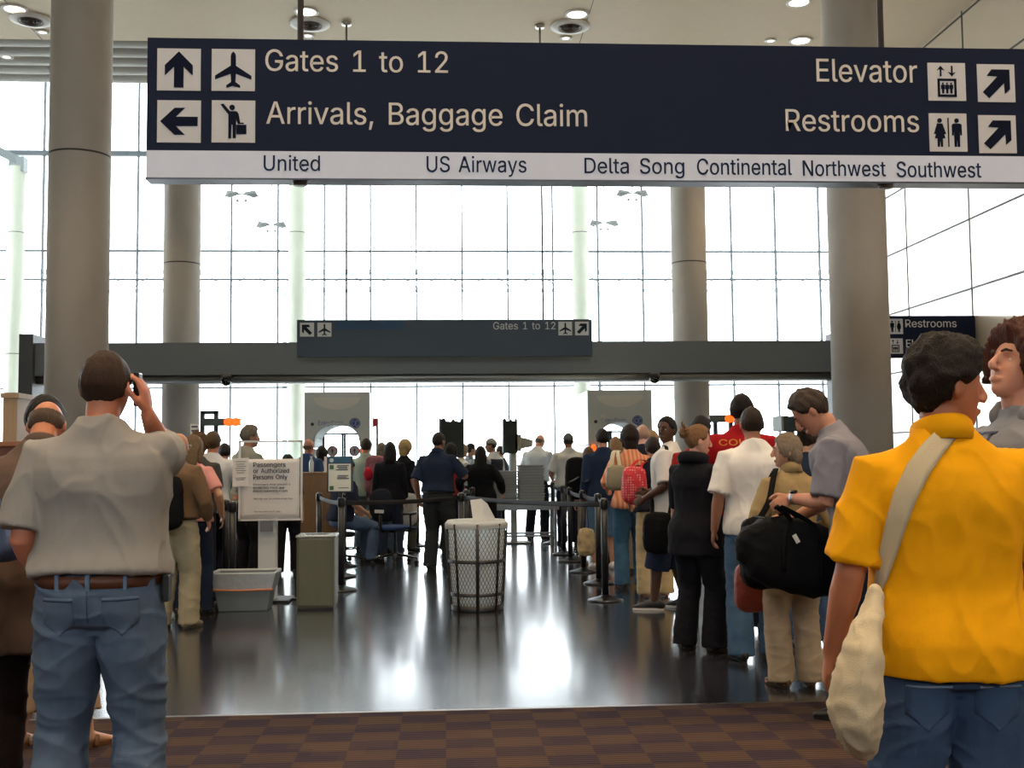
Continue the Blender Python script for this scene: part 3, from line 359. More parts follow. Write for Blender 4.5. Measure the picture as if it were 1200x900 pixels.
def carpet_mat():
    m = bpy.data.materials.new('carpet_tiles'); m.use_nodes = True; nt = m.node_tree; N = nt.nodes; L = nt.links
    b = N['Principled BSDF']; b.inputs['Roughness'].default_value = .95; b.inputs['Specular IOR Level'].default_value = .1
    tc = N.new('ShaderNodeTexCoord'); mp = N.new('ShaderNodeMapping'); L.new(tc.outputs['Object'], mp.inputs[0])
    br = N.new('ShaderNodeTexBrick'); br.offset = .5; br.inputs['Scale'].default_value = 1; br.inputs['Brick Width'].default_value = .26; br.inputs['Row Height'].default_value = .13
    br.inputs['Mortar Size'].default_value = 0; br.inputs['Color1'].default_value = lin((58, 46, 54)); br.inputs['Color2'].default_value = lin((86, 66, 54))
    br.inputs['Bias'].default_value = 0
    ck = N.new('ShaderNodeTexChecker'); ck.inputs['Scale'].default_value = 1; mp2 = N.new('ShaderNodeMapping'); mp2.inputs['Scale'].default_value = (4.2, 5.6, 0)
    L.new(tc.outputs['Object'], mp2.inputs[0]); L.new(mp2.outputs[0], ck.inputs['Vector'])
    ck.inputs['Color1'].default_value = lin((54, 42, 54)); ck.inputs['Color2'].default_value = lin((84, 64, 50))
    wv = N.new('ShaderNodeTexWave'); wv.bands_direction = 'Y'; wv.inputs['Scale'].default_value = 9; wv.inputs['Distortion'].default_value = .6; wv.inputs['Detail'].default_value = 2
    L.new(tc.outputs['Object'], wv.inputs['Vector'])
    n = N.new('ShaderNodeTexNoise'); n.inputs['Scale'].default_value = 180; L.new(tc.outputs['Object'], n.inputs['Vector'])
    L.new(mp.outputs[0], br.inputs['Vector'])
    m1 = N.new('ShaderNodeMix'); m1.data_type = 'RGBA'; m1.inputs[0].default_value = .35
    L.new(ck.outputs['Color'], m1.inputs[6]); L.new(br.outputs['Color'], m1.inputs[7])
    m2 = N.new('ShaderNodeMix'); m2.data_type = 'RGBA'; m2.blend_type = 'MULTIPLY'; m2.inputs[0].default_value = .55
    L.new(m1.outputs[2], m2.inputs[6]); L.new(wv.outputs['Color'], m2.inputs[7])
    L.new(m2.outputs[2], b.inputs['Base Color'])
    bp = N.new('ShaderNodeBump'); bp.inputs['Strength'].default_value = .5; L.new(n.outputs['Fac'], bp.inputs['Height']); L.new(bp.outputs[0], b.inputs['Normal'])
    return m
def concrete(c=(150, 142, 128), s=9): return mat('concrete', c, .8, bump=.12, scale=s * 6, var=.12, vscale=s * .35, stretch=(1, 1, .6))

struct(obj('floor', G().box((2, 15.5 + CARPET_Y / 2 + 1, -.05), (50, GLY - CARPET_Y + 1.2, .1)), floor_mat(), loc=(0, 0, 0)), 'dark polished terrazzo floor reflecting the windows')
cp = obj('carpet', G().box((2, (CARPET_Y - 12) / 2, -.045), (50, CARPET_Y + 12, .1)), carpet_mat()); struct(cp, 'purple and brown checked carpet in front of the polished floor')
struct(obj('trim_1', G().box((2, CARPET_Y + .01, .0005), (50, .035, .013)), metal((120, 105, 95))), 'thin metal strip between carpet and polished floor')
# flat ceiling, stepped edge
struct(obj('ceiling', G().box((2, 4.3, CEIL + .1), (50, 32.6, .2)), paint((232, 212, 180), .7)))
g = G()
for i in range(5):
    y = 20.6 + i * .5
    g.tube([(-23, y + .22, CEIL + .13), (27, y + .22, CEIL + .13)], [(.2, .17)] * 2, n=16, side=(0, 1, 0), cap='flat')
g.box((2, 21.8, CEIL + .4), (50, 2.6, .3))
struct(obj('trim_2', g, paint((190, 186, 174), .7)), 'ribbed curved edge of the ceiling')
g = G()
for x in (-17.4, -12.4, -7.4, -2.4, 2.6, 7.6): g.box((x, 4.3, CEIL - .002), (.012, 32.6, .008))
for y in (2.1, 7.1, 12.1, 17.1): g.box((2, y, CEIL - .002), (50, .012, .008))
struct(obj('trim_3', g, paint((120, 112, 100))), 'thin joint lines in the ceiling')
struct(obj('roof', G().box((2, 31.0, GLZ + .25), (50, 17.2, .3)), paint((235, 238, 236))), 'white roof over the window bay')
struct(obj('trim_4', G().box((2, 22.95, (CEIL + GLZ) / 2 + .25), (50, .3, GLZ - CEIL)), paint((220, 220, 214))), 'white upstand above the ceiling edge')
g = G(); g.box((2, -12.1, 3.1), (50, .2, 6.2)); g.box((2, -12.1, 8.8), (50, .2, 1.0))
for x in (-21, 25): g.box((x, -12.1, 7.25), (4, .2, 2.1))
struct(obj('wall_back', g, paint((150, 138, 122))), 'wall of the concourse behind the viewer')
w4 = struct(obj('fill_window', G().box((2, -12.1, 7.25), (42, .02, 2.1)), GLASS), 'unseen clerestory window added behind the viewer for fill light')  # added out of view: lets in sky as neutral fill on signs and backs
g = G()
for k in range(15): g.box((-19 + k * 3, -12.1, 7.25), (.08, .16, 2.1))
obj('frame', g, paint((92, 98, 102)), w4)
struct(obj('wall_left', G().box((-23.1, 5.5, 5), (.2, 35, 10)), paint((150, 140, 128))))
# right wall of glossy panels with open joints
def wall_mat():
    m = mat('glossy_panel', (214, 200, 180), .16, metal=.35, bump=.012, scale=3, var=.05, vscale=1.2, spec=1.0, coat=.6); return m
wallh = CEIL - .0
struct(obj('wall_right', G().box((WALLX + .15, (WEND - 12) / 2, wallh / 2), (.3, WEND + 12, wallh)), wall_mat()), 'glossy pale panelled wall on the right')
g = G()
def wl(u, v):                                              # where the line of sight meets the right wall
    d = ray(u, v); return CAM + d * (WALLX / d.x)
jz1 = wl(1118, 265).z; dz = jz1 - wl(1118, 344.6).z
for k in range(-3, 6):
    z = jz1 + k * dz
    if .1 < z < CEIL: g.box((WALLX - .002, (WEND - 12) / 2, z), (.012, WEND + 12, .034))
y1 = wl(1137.5, 300).y; y0 = wl(1063, 300).y
for k in range(-9, 3):
    y = y1 + k * (y0 - y1)
    if -12 < y < WEND: g.box((WALLX - .002, y, wallh / 2), (.012, .034, wallh))
struct(obj('trim_5', g, paint((34, 30, 28))), 'dark joints between the panels of the right wall')

# columns: two rows of stout concrete columns, a row of thin ones at the glass
def column(x, y, r, h, seams, label, mt):
    c = struct(obj('column', G().lathe((0, 0, 0), [(r, 0), (r, h)], n=56), mt, loc=(x, y, 0)), label)
    q = G()
    for z in seams: q.lathe((0, 0, z), [(r + .002, -.012), (r + .004, 0), (r + .002, .012)], n=56, closed=False)
    s_ = obj('joint', q, paint((60, 55, 50)), c)
    return c
seamz = at(92, 184, 14).z
xl, xr = at(92, 300, 14).x, at(1008, 400, 14).x
conc = concrete((182, 173, 160))
column(xl, 14, .37, CEIL + .05, (seamz,), 'stout round concrete column behind the man in the grey shirt', conc)
column(xr, 14, .37, CEIL + .05, (seamz,), 'stout round concrete column beside the glossy panelled wall', conc)
xl2, xr2 = at(213, 340, 22.4).x, at(808, 340, 22.4).x
column(xl2, 22.4, .36, GLZ, (at(213, 310, 22.4).z,), 'round concrete column behind the long beam, beside the paper notice', conc)
column(xr2, 22.4, .36, GLZ, (at(808, 309, 22.4).z,), 'round concrete column behind the long beam, right of the second entry scanner', conc)
thin = concrete((205, 208, 190), 7)
for (u, l) in ((18, 'thin pale column far left with a sloping arm at its top'), (348, 'thin pale column behind the left end of the far gates sign'), (680, 'thin pale column behind the right end of the far gates sign')):
    p = at(u, 300, 37.6)
    column(p.x, 37.6, .275, at(u, 196, 37.6).z if u < 50 else GLZ, (at(u, 273, 37.6).z, at(u, 415, 37.6).z), l, thin)
p = at(18, 190, 37.6)
g = G(); g.box((p.x + .1, 37.6, p.z - .1), (.5, .4, .5)); g.tube([(p.x + .2, 37.6, p.z), (p.x - 2.6, 36.4, p.z + 1.3)], [(.17, .22)] * 2, n=4, cap='flat', sm=False)
struct(obj('trim_6', g, paint((140, 146, 146))), 'grey steel arm on top of the thin column at the far left')

# window wall
wn = struct(obj('window_1', G().box((2, GLY, GLZ / 2), (50, .02, GLZ)), GLASS), 'tall glazed wall flooded with daylight')
g = G(); pitch = at(594, 240, GLY).x - at(541, 240, GLY).x; x0 = at(541, 240, GLY).x
for k in range(-14, 16):
    x = x0 + k * pitch
    if -22.5 < x < 26.5: g.box((x, GLY - .06, GLZ / 2), (.055, .14, GLZ))
for v in (299, 332, 457):
    z = at(521, v - 4, GLY).z; g.box((2, GLY - .06, z), (50, .12, .06))
g.box((2, GLY - .08, at(160, 181, GLY).z), (50, .2, .16))
obj('frame', g, paint((92, 98, 102)), wn)
g = G(); g.box((2, GLY - .05, .08), (50, .2, .16)); obj('sill', g, paint((70, 74, 76)), wn)
wl_ = struct(obj('window_2', G().box((-23.0, 31, GLZ / 2), (.02, 16, GLZ)), GLASS), 'glazing at the left end of the window bay')
w3 = struct(obj('window_3', G().box((26.9, 32, GLZ / 2), (.02, 13.6, GLZ)), GLASS), 'glazing at the right end of the window bay')
struct(obj('wall_return', G().box((18.1, WEND + .1, GLZ / 2), (17.8, .25, GLZ)), paint((205, 203, 196))))
struct(obj('ground_outside', G().box((0, 290, -.3), (700, 500, .3)), paint((190, 192, 190))))

# outdoor canopy truss seen through the glass
def truss():
    t = thing('canopy_truss', 'pale steel canopy truss running outside the tall windows', 'truss', (0, 56, at(521, 320, 56).z - .9))
    g = G()
    for z in (.0, .95): g.tube([(-27, 0, z), (29, 0, z)], [.13, .13] if z else [.09, .09], n=10, cap='flat')
    obj('chord', g, paint((150, 160, 162)), t)
    g = G()
    for k in range(-11, 12):
        x = k * 2.4; g.tube([(x, 0, .95), (x + 1.2, 0, .05), (x + 2.4, 0, .95)], [.05] * 3, n=6, cap='flat')
    obj('bracing', g, paint((160, 168, 170)), t)
    for x in (-24, -8, 8, 24): obj('post', G().tube([(x, 0.3, .3), (x, 0.3, -(at(521, 320, 56).z - .9) - .1)], [.12, .12], n=10, cap='flat'), paint((170, 176, 176)), t)
truss()
# pendant floodlights under the roof
def pendant(u, v, Y, label):
    p = at(u, v, Y); t = thing('pendant_light', label, 'lamp', p, 0, 'pendant lamps in the window bay')
    obj('rod', G().cyl((0, 0, .1), (0, 0, GLZ + .12 - p.z), .015, n=8), paint((120, 120, 118)), t)
    for s in (-1, 1):
        obj('shade', G().tube([(s * .12, 0, .06), (s * .38, 0, .04), (s * .48, 0, -.02)], [(.05, .08), (.12, .13), (.02, .03)], n=12, side=(0, 0, 1)), paint((150, 152, 150)), t)
    g = G(); g.box((0, 0, .03), (.7, .05, .04)); g.sphere((-.12, 0, -.16), .05); g.sphere((.12, 0, -.16), .05)
    obj('crossbar', g, paint((165, 165, 160)), t)
pendant(283, 229, 33, 'twin shaded pendant lamp nearest the left stout column, the higher one')
pendant(318, 265, 36, 'lower twin shaded pendant lamp beside the thin column on the left')
pendant(741, 228, 33, 'higher twin shaded pendant lamp left of the right-hand concrete column')
pendant(708, 263, 36, 'lower twin shaded pendant lamp beside the thin column on the right')

# ---------------------------------------------------------------- ceiling fixtures
def downlight(x, y, label, sm=False, lamp=True):
    t = thing('ceiling_downlight', label, 'ceiling light', (x, y, CEIL), 0, 'round downlights in the ceiling')
    r = .07 if sm else .17
    obj('rim', G().lathe((0, 0, 0), [(r, .0), (r + .05, -.004), (r + .05, -.02), (r, -.026), (r, 0)], n=24, closed=False), paint((225, 222, 214)), t)
    obj('lens', G().lathe((0, 0, -.012), [(r, -.004), (r, .004)], n=24), mat('lamp_lens', (255, 240, 214), .4, emit=5 if not sm else 3, var=0), t)
    if lamp:
        ld = bpy.data.lights.new('lamp', 'SPOT'); ld.energy = LAMP * 12; ld.color = (1, .76, .5); ld.spot_size = R(104); ld.spot_blend = .6; ld.shadow_soft_size = .16
        lo = bpy.data.objects.new('bulb', ld); COL.objects.link(lo); lo.parent = t; lo.location = (0, 0, -.06)
def vent(u, v, label):
    d = ray(u, v); p = CAM + d * ((CEIL - CAM.z) / d.z)
    t = thing('ceiling_vent', label, 'vent', (p.x, p.y, CEIL), 0, 'round air vents in the ceiling')
    obj('rim', G().lathe((0, 0, 0), [(.2, 0), (.36, -.01), (.36, -.03), (.2, -.05), (.17, 0)], n=28, closed=False), paint((222, 216, 204)), t)
    g = G()
    for r in (.04, .09, .14, .19): g.lathe((0, 0, -.03), [(r, 0), (r + .02, -.03), (r + .024, -.028), (r + .008, 0)], n=24, closed=False)
    obj('cone', g, paint((96, 84, 74)), t); obj('throat', G().lathe((0, 0, -.004), [(.2, -.003), (.2, .003)], n=24), paint((30, 26, 24)), t)
for (u, v, l, s) in ((17, 10, 'bright round downlight above the far left vent', 0), (359, 13, 'bright round downlight beside the thick sign pole', 0), (676, 16, 'bright round downlight above the middle ceiling vent', 0),
                     (938, 47, 'bright round downlight just left of the right column', 0), (936, 2, 'round downlight at the top edge, left of the right column', 0),
                     (50, 37, 'small round downlight left of the left column', 1), (8, 66, 'small round downlight on the ribbed ceiling edge', 1), (663, 44, 'small round downlight just above the big gates sign', 1), (361, 41, 'small round downlight beside the foot of the thick sign pole', 1), (903, 47, 'small round downlight beside the brighter one near the right column', 1)):
    d = ray(u, v); p = CAM + d * ((CEIL - CAM.z) / d.z); downlight(p.x, min(p.y, 20.4) if not (u == 8) else p.y, l, bool(s), not s and u != 936)
vent(36, 22, 'round ceiling vent left of the left column'); vent(363, 27, 'round ceiling vent behind the thick sign pole'); vent(668, 30, 'round ceiling vent above the middle of the big gates sign')
for y in (9.5, 5.5, 1.5, -3.5):
    for x in (-7.4, -2.4, 2.6, 7.0): downlight(x, y, 'round downlight in the ceiling above the queue', False, True)

# ---------------------------------------------------------------- long beam with end block
BY = 20.0
bt, bm_, bb = at(521, 400.5, BY).z, at(521, 438, BY).z, at(521, 447, BY).z
bx0, bx1 = at(34, 420, BY).x, -at(34, 420, BY).x
g = G(); g.box(((bx0 + bx1) / 2, BY + .25, (bt + bm_) / 2), (bx1 - bx0, .5, bt - bm_))
beam = struct(obj('trim_7', g, paint((96, 102, 104), .5)), 'long dark grey beam across the hall')
g = G(); g.tube([(bx0, BY + .1, (bm_ + bb) / 2 + .01), (bx1, BY + .1, (bm_ + bb) / 2 + .01)], [.075, .075], n=14, cap='flat'); g.box((0, BY + .3, bb + .02), (bx1 - bx0, .3, .04))
obj('tube', g, metal((150, 150, 146), .4), beam)
g = G(); g.box((bx0 - .02, BY + .2, (bt + .4) / 2), (.24, .6, bt - .1)); g.box((bx1 + .02, BY + .2, (bt + .4) / 2), (.24, .6, bt - .1))
struct(obj('trim_8', g, paint((60, 62, 64), .5)), 'dark posts carrying the ends of the long beam')
for (u, v, l) in ((265, 441, 'dark camera dome under the beam, left of the far gates sign'), (767, 440, 'dark camera dome under the beam, right of the far gates sign')):
    p = at(u, v, BY - .08); t = thing('security_camera', l, 'camera', (p.x, BY - .08, bm_ - .02), 0, 'camera domes under the beam')
    obj('mount', G().lathe((0, 0, -.08), [(.1, 0), (.1, .1)], n=20), paint((45, 47, 49)), t)
    obj('dome', G().sphere((0, 0, -.09), .095, n=20, m=12), plastic((22, 22, 24), .15), t)

# ---------------------------------------------------------------- signs
NAVY = (13, 25, 52); SIGNW = (214, 212, 212)
def icon(parts, x, z, s, parent, y, ink, bgc=SIGNW, mirror=False, rotk=0):
    """a pale square with dark pictogram; parts are outlines in a 0..1 square"""
    sq = obj('pictogram', G().poly([(x, z), (x + s, z), (x + s, z + s), (x, z + s)], y - .004, y), paint(bgc), parent)
    g = G()
    for pl in parts:
        P = []
        for (a, b) in pl:
            a -= .5; b -= .5
            if mirror: a = -a
            for _ in range(rotk): a, b = -b, a
            P.append((x + (a + .5) * s, z + (b + .5) * s))
        g.poly(P, y - .008, y - .0035)
    obj('symbol', g, mat('sign_ink', ink, .75, bump=.02, scale=30, var=.03, spec=.15), sq)
def circ(cx, cy, r, n=16): return [(cx + r * math.cos(2 * math.pi * i / n), cy + r * math.sin(2 * math.pi * i / n)) for i in range(n)]
ARROW = [[(.5, .93), (.82, .6), (.82, .36), (.61, .57), (.61, .07), (.39, .07), (.39, .57), (.18, .36), (.18, .6)]]
def rot45(P): return [[((a - .5) * .7071 + (b - .5) * .7071 + .5, -(a - .5) * .7071 + (b - .5) * .7071 + .5) for a, b in p] for p in P]
ARROW45 = [[(.86, .86), (.86, .34), (.72, .22), (.71, .5), (.3, .1), (.13, .26), (.53, .67), (.25, .69), (.38, .86)]]
PLANE = [[(.5, .94), (.455, .89), (.44, .82), (.44, .6), (.08, .36), (.08, .27), (.44, .41), (.45, .21), (.34, .13), (.34, .07), (.5, .12), (.66, .07), (.66, .13), (.55, .21), (.56, .41), (.92, .27), (.92, .36), (.56, .6), (.56, .82), (.545, .89)]]
HAIL = [circ(.47, .83, .065), [(.2, .9), (.27, .92), (.42, .74), (.58, .74), (.62, .68), (.66, .45), (.6, .44), (.56, .58), (.56, .1), (.49, .1), (.48, .42), (.46, .42), (.45, .1), (.385, .1), (.385, .66)],
        [(.57, .42), (.8, .42), (.8, .2), (.57, .2)], [(.63, .47), (.74, .47), (.74, .44), (.63, .44)]]
def man(cx, s=1.0, b=.12): return [circ(cx, b + .69 * s, .06 * s), [(cx - .13 * s, b + .58 * s), (cx - .13 * s, b + .3 * s), (cx - .09 * s, b + .3 * s), (cx - .08 * s, b + .5 * s), (cx - .07 * s, b), (cx - .01 * s, b), (cx, b + .3 * s), (cx + .01 * s, b), (cx + .07 * s, b), (cx + .08 * s, b + .5 * s), (cx + .09 * s, b + .3 * s), (cx + .13 * s, b + .3 * s), (cx + .13 * s, b + .58 * s), (cx + .09 * s, b + .61 * s), (cx - .09 * s, b + .61 * s)]]
def lady(cx, s=1.0, b=.12): return [circ(cx, b + .69 * s, .06 * s), [(cx - .07 * s, b + .61 * s), (cx - .16 * s, b + .34 * s), (cx - .11 * s, b + .33 * s), (cx - .06 * s, b + .5 * s), (cx - .14 * s, b + .22 * s), (cx - .07 * s, b + .22 * s), (cx - .07 * s, b), (cx - .015 * s, b), (cx, b + .2 * s), (cx + .015 * s, b), (cx + .07 * s, b), (cx + .07 * s, b + .22 * s), (cx + .14 * s, b + .22 * s), (cx + .06 * s, b + .5 * s), (cx + .11 * s, b + .33 * s), (cx + .16 * s, b + .34 * s), (cx + .07 * s, b + .61 * s)]]
REST = lady(.28) + man(.73) + [[(.49, .12), (.52, .12), (.52, .88), (.49, .88)]]
REST2 = man(.28) + lady(.73) + [[(.49, .12), (.52, .12), (.52, .88), (.49, .88)]]
ELEV = [[(.25, .1), (.75, .1), (.75, .16), (.31, .16), (.31, .52), (.75, .52), (.75, .58), (.25, .58)], [(.69, .1), (.75, .1), (.75, .58), (.69, .58)]] + \
       man(.39, .38, .19) + man(.5, .38, .19) + man(.61, .38, .19) + [[(.34, .92), (.44, .8), (.36, .83), (.36, .64), (.32, .64), (.32, .83), (.24, .8)], [(.64, .64), (.54, .76), (.62, .73), (.62, .92), (.66, .92), (.66, .73), (.74, .76)]]

SY = 7.6
def near_sign():
    lx, rx = at(172, 120, SY).x, at(1214, 120, SY).x
    zt, zm, zb = at(172, 44, SY).z, at(172, 176, SY).z, at(172, 208, SY).z
    t = thing('hanging_sign', 'large navy overhead sign pointing to gates, baggage claim, elevator and restrooms', 'sign', ((lx + rx) / 2, SY, zb)); o = t.location.copy()
    def L(u, v): p = at(u, v, SY) - o; return p.x, p.z
    hw = (rx - lx) / 2
    obj('panel', G().box((0, .075, (zm + zt) / 2 - zb), (2 * hw, .15, zt - zm)), mat('sign_navy', NAVY, .6, bump=.02, scale=30, var=.05, spec=.2), t)
    obj('strip', G().box((0, .075, (zm - zb) / 2), (2 * hw, .15, zm - zb)), mat('sign_grey', (226, 232, 248), .5, bump=.02, scale=30, var=.04), t)
    obj('edge', G().box((0, .07, -.006), (2 * hw + .01, .15, .012)), metal((70, 70, 74)), t)
    white = paint((226, 218, 206)); ink = (9, 18, 42); inkm = mat('sign_ink', (24, 40, 74), .75, bump=.02, scale=30, var=.03, spec=.15)
    def T(s, u0, u1, vc, vb, m):                            # left/right pixel ends, cap top and baseline pixel
        x0, z0 = L(u0, vb); x1, _ = L(u1, vb); _, zc = L(u0, vc); lettering(s, (x0, -.0015, z0), x1 - x0, zc - z0, m, t)
    T('Gates 1 to 12', 311, 525, 58, 83, white); T('Arrivals, Baggage Claim', 312, 688, 119, 145, white)
    T('Elevator', 957, 1075, 69, 95.5, white); T('Restrooms', 921, 1077, 128, 153.5, white)
    for s, a, b, c, d in (('United', 309, 375, 182, 200), ('US Airways', 500, 617, 183, 201.5), ('Delta', 685, 737, 185, 203), ('Song', 750, 802, 185.5, 203.5), ('Continental', 817, 928, 186, 204.5), ('Northwest', 941, 1038, 188, 206), ('Southwest', 1051, 1150, 189.5, 207.5)):
        T(s, a, b, c, d, inkm)
    sz = at(235, 80, SY).x - at(184, 80, SY).x
    for parts, u, v, mir, rk in ((ARROW, 184, 106, 0, 0), (PLANE, 248, 106.5, 0, 0), (ARROW, 184, 167, 0, 1), (HAIL, 248, 167, 0, 0), (ELEV, 1088, 118, 0, 0), (ARROW45, 1146, 119.5, 0, 0), (REST, 1089.5, 177.5, 0, 0), (ARROW45, 1147.5, 179.5, 0, 0)):
        x, z = L(u, v); icon(parts, x, z, sz if u < 600 else sz * .94, t, 0, ink, mirror=mir, rotk=rk)
    for u in (350.5, 1037):
        x, z = L(u, 40); obj('pole', G().cyl((x, .075, zt - zb), (x, .075, CEIL - zb), .022, n=14), paint((112, 98, 90), .4), t)
        obj('foot_cap', G().lathe((x, .075, -.03), [(.05, 0), (.05, .03)], n=16), metal((110, 100, 92)), t)
near_sign()

FY = 19.5
def far_sign():
    lx, rx, zt, zb = at(348, 400, FY).x, at(694, 400, FY).x, at(521, 374.5, FY).z, at(521, 417.5, FY).z
    t = thing('hanging_sign', 'long dark overhead sign for gates in front of the beam', 'sign', ((lx + rx) / 2, FY, zb)); o = t.location.copy()
    def L(u, v): p = at(u, v, FY) - o; return p.x, p.z
    hw = (rx - lx) / 2
    dk = mat('sign_slate', (48, 64, 80), .5, bump=.02, scale=30, var=.05)
    obj('panel', G().box((0, .08, (zt - zb) / 2), (2 * hw, .16, zt - zb)), dk, t)
    x0, z0 = L(393, 386); x1, z1 = L(474, 376.5); obj('blue_strip', G().box(((x0 + x1) / 2, -.002, (z0 + z1) / 2), (x1 - x0, .008, z1 - z0)), paint((28, 66, 100)), t)
    x0, z0 = L(578, 386); x1, _ = L(651, 386); _, zc = L(578, 377.5); lettering('Gates 1 to 12', (x0, -.002, z0), x1 - x0, zc - z0, paint((200, 206, 208)), t)
    sz = at(368, 400, FY).x - at(351.5, 400, FY).x
    for parts, u, mir in ((ARROW45, 351.5, 1), (PLANE, 372, 0), (PLANE, 654.5, 0), (ARROW45, 674, 0)):
        x, z = L(u, 394.5 if u < 500 else 393); icon(parts, x, z, sz, t, 0, (30, 42, 54), (205, 210, 210), mirror=mir)
    for u in (405.5, 637):
        x, z = L(u, 372); obj('rod', G().cyl((x, .08, zt - zb), (x, .08, CEIL - zb), .018, n=10), paint((120, 114, 106), .4), t)
        obj('canopy', G().lathe((x, .08, CEIL - zb), [(.09, -.05), (.09, 0)], n=16), metal((190, 184, 172)), t)
far_sign()

def blade_sign():
    Y = 18.6; lx, rx = at(1040, 395, Y).x, WALLX - .002; zt, zb = at(1090, 370, Y).z, at(1090, 419, Y).z
    t = thing('wall_sign', 'dark sign for restrooms and elevator fixed to the glossy wall', 'sign', (lx, Y, zb)); o = t.location.copy()
    def L(u, v): p = at(u, v, Y) - o; return p.x, p.z
    obj('panel', G().box(((rx - lx) / 2, .06, (zt - zb) / 2), (rx - lx, .12, zt - zb)), mat('sign_navy', NAVY, .6, bump=.02, scale=30, var=.05, spec=.2), t)
    wm = paint((214, 212, 210))
    for s, u0, u1, vc, vb in (('Restrooms', 1061, 1121, 374.5, 383.5), ('Elevator', 1062, 1106, 398, 407)):
        x0, z0 = L(u0, vb); x1, _ = L(u1, vb); _, zc = L(u0, vc); lettering(s, (x0, -.002, z0), x1 - x0, zc - z0, wm, t)
    sz = L(1058, 390)[0] - L(1040.5, 390)[0]
    for P, v in ((REST2, 391.5), (ELEV, 414.5)):
        x, z = L(1040.8, v); icon(P, x, z, sz, t, 0, (16, 20, 30))
blade_sign()

# ================================================================ people
def smooth01(a, b, x):
    t = max(0.0, min(1.0, (x - a) / (b - a))); return t * t * (3 - 2 * t)
PROF_M = [(.79, .09, .085, -.005), (.85, .160, .112, -.012), (.92, .172, .122, -.014), (1.0, .162, .112, -.006), (1.08, .152, .105, 0), (1.18, .158, .110, 0), (1.30, .178, .118, -.004), (1.36, .178, .106, -.012), (1.41, .158, .088, -.018), (1.45, .112, .072, -.020), (1.485, .076, .064, -.018), (1.52, .056, .056, -.006)]
PROF_F = [(.79, .09, .085, -.005), (.85, .168, .118, -.016), (.92, .178, .124, -.018), (1.0, .158, .108, -.006), (1.08, .132, .094, 0), (1.18, .138, .100, .004), (1.28, .152, .118, .012), (1.37, .160, .098, -.004), (1.41, .140, .078, -.014), (1.45, .098, .062, -.016), (1.485, .064, .054, -.014), (1.52, .048, .048, -.006)]
def cat1(cs, z):
    if z <= cs[0][0]: return cs[0][1:]
    for i in range(len(cs) - 1):
        if z <= cs[i + 1][0]:
            t = (z - cs[i][0]) / (cs[i + 1][0] - cs[i][0]); p0 = cs[max(i - 1, 0)]; p1 = cs[i]; p2 = cs[i + 1]; p3 = cs[min(i + 2, len(cs) - 1)]
            return tuple(.5 * (2 * p1[k] + (p2[k] - p0[k]) * t + (2 * p0[k] - 5 * p1[k] + 4 * p2[k] - p3[k]) * t * t + (3 * p1[k] - p0[k] - 3 * p2[k] + p3[k]) * t ** 3) for k in range(1, len(p1)))
    return cs[-1][1:]

def head_fn(d):
    x, y, z = .0745 * d.x, .097 * d.y, .114 * d.z
    if d.z < 0:
        t = -d.z
        x *= 1 - .16 * t ** 2 - .06 * t
        y = y * (1 - .32 * t) if d.y > 0 else y * (1 - .55 * t)
        y += .05 * t ** 2
    else: x *= 1 - .03 * d.z; y -= .006 * d.z
    if d.y > .55: y -= .012 * smooth01(.55, 1, d.y) * (1 - .3 * abs(d.z))
    for s in (-1, 1):
        q = ((x - s * .032) / .02) ** 2 + ((z - .002) / .015) ** 2
        if d.y > 0: y -= .011 * math.exp(-q)
        q = ((x - s * .04) / .02) ** 2 + ((z + .035) / .018) ** 2
        if d.y > 0: y += .004 * math.exp(-q)
    if d.y > 0:
        y += .005 * math.exp(-((z - .024) / .011) ** 2 - (x / .045) ** 4)
        y += .009 * math.exp(-((z + .098) / .016) ** 2 - (x / .02) ** 2)
        y += .006 * math.exp(-((z + .064) / .014) ** 2 - (x / .024) ** 2)
    return V((x, y, z))

def ik(S, W, l1, l2, pole):
    d = W - S; L_ = d.length; m = (l1 + l2) * .998
    if L_ > m: d = d * (m / L_); W = S + d; L_ = m
    a = (l1 * l1 - l2 * l2 + L_ * L_) / (2 * L_); h = math.sqrt(max(l1 * l1 - a * a, 1e-6)); u = d / L_
    p = V(pole); p = p - u * p.dot(u)
    if p.length < 1e-4: p = u.orthogonal()
    p.normalize()
    return S + u * a + p * h, W

def hand(g, W, d, t, nrm, k=1.0, curl=.5, n=8):
    """palm, thumb and four fingers; d fingers' direction, t towards the thumb, nrm out of the palm"""
    sc = k
    g.tube([W - d * .02, W + d * .015, W + d * .05 * sc, W + d * .085 * sc], [(.026, .02), (.031, .017), (.041, .0155), (.04, .012)], n=12, side=t)
    B = W + d * .088 * sc
    for i, (off, ln) in enumerate(((.030, .070), (.010, .078), (-.010, .073), (-.029, .058))):
        p = B + t * off - d * (.004 if i in (0, 3) else 0); a = curl * (.55 + .09 * i); pts = [p - d * .03, p]; dd = d.copy()
        for f in (.45, .32, .23):
            c, s_ = math.cos(a), math.sin(a); dd = d * c + nrm * s_; p = p + dd * (ln * f * sc); pts.append(p); a += curl * .9
        g.tube(pts, [.0095, .0098, .0088, .0080, .0066], n=n, side=t)
    p = W + d * .022 * sc + t * .026; q = p + (d * .62 + t * .62 + nrm * .25).normalized() * .04; r = q + (d * .88 + t * .25 + nrm * .4).normalized() * .032; s2 = r + (d * .95 + nrm * .35).normalized() * .024
    g.tube([p - t * .012, p, q, r, s2], [.014, .0145, .012, .0105, .008], n=n, side=nrm)

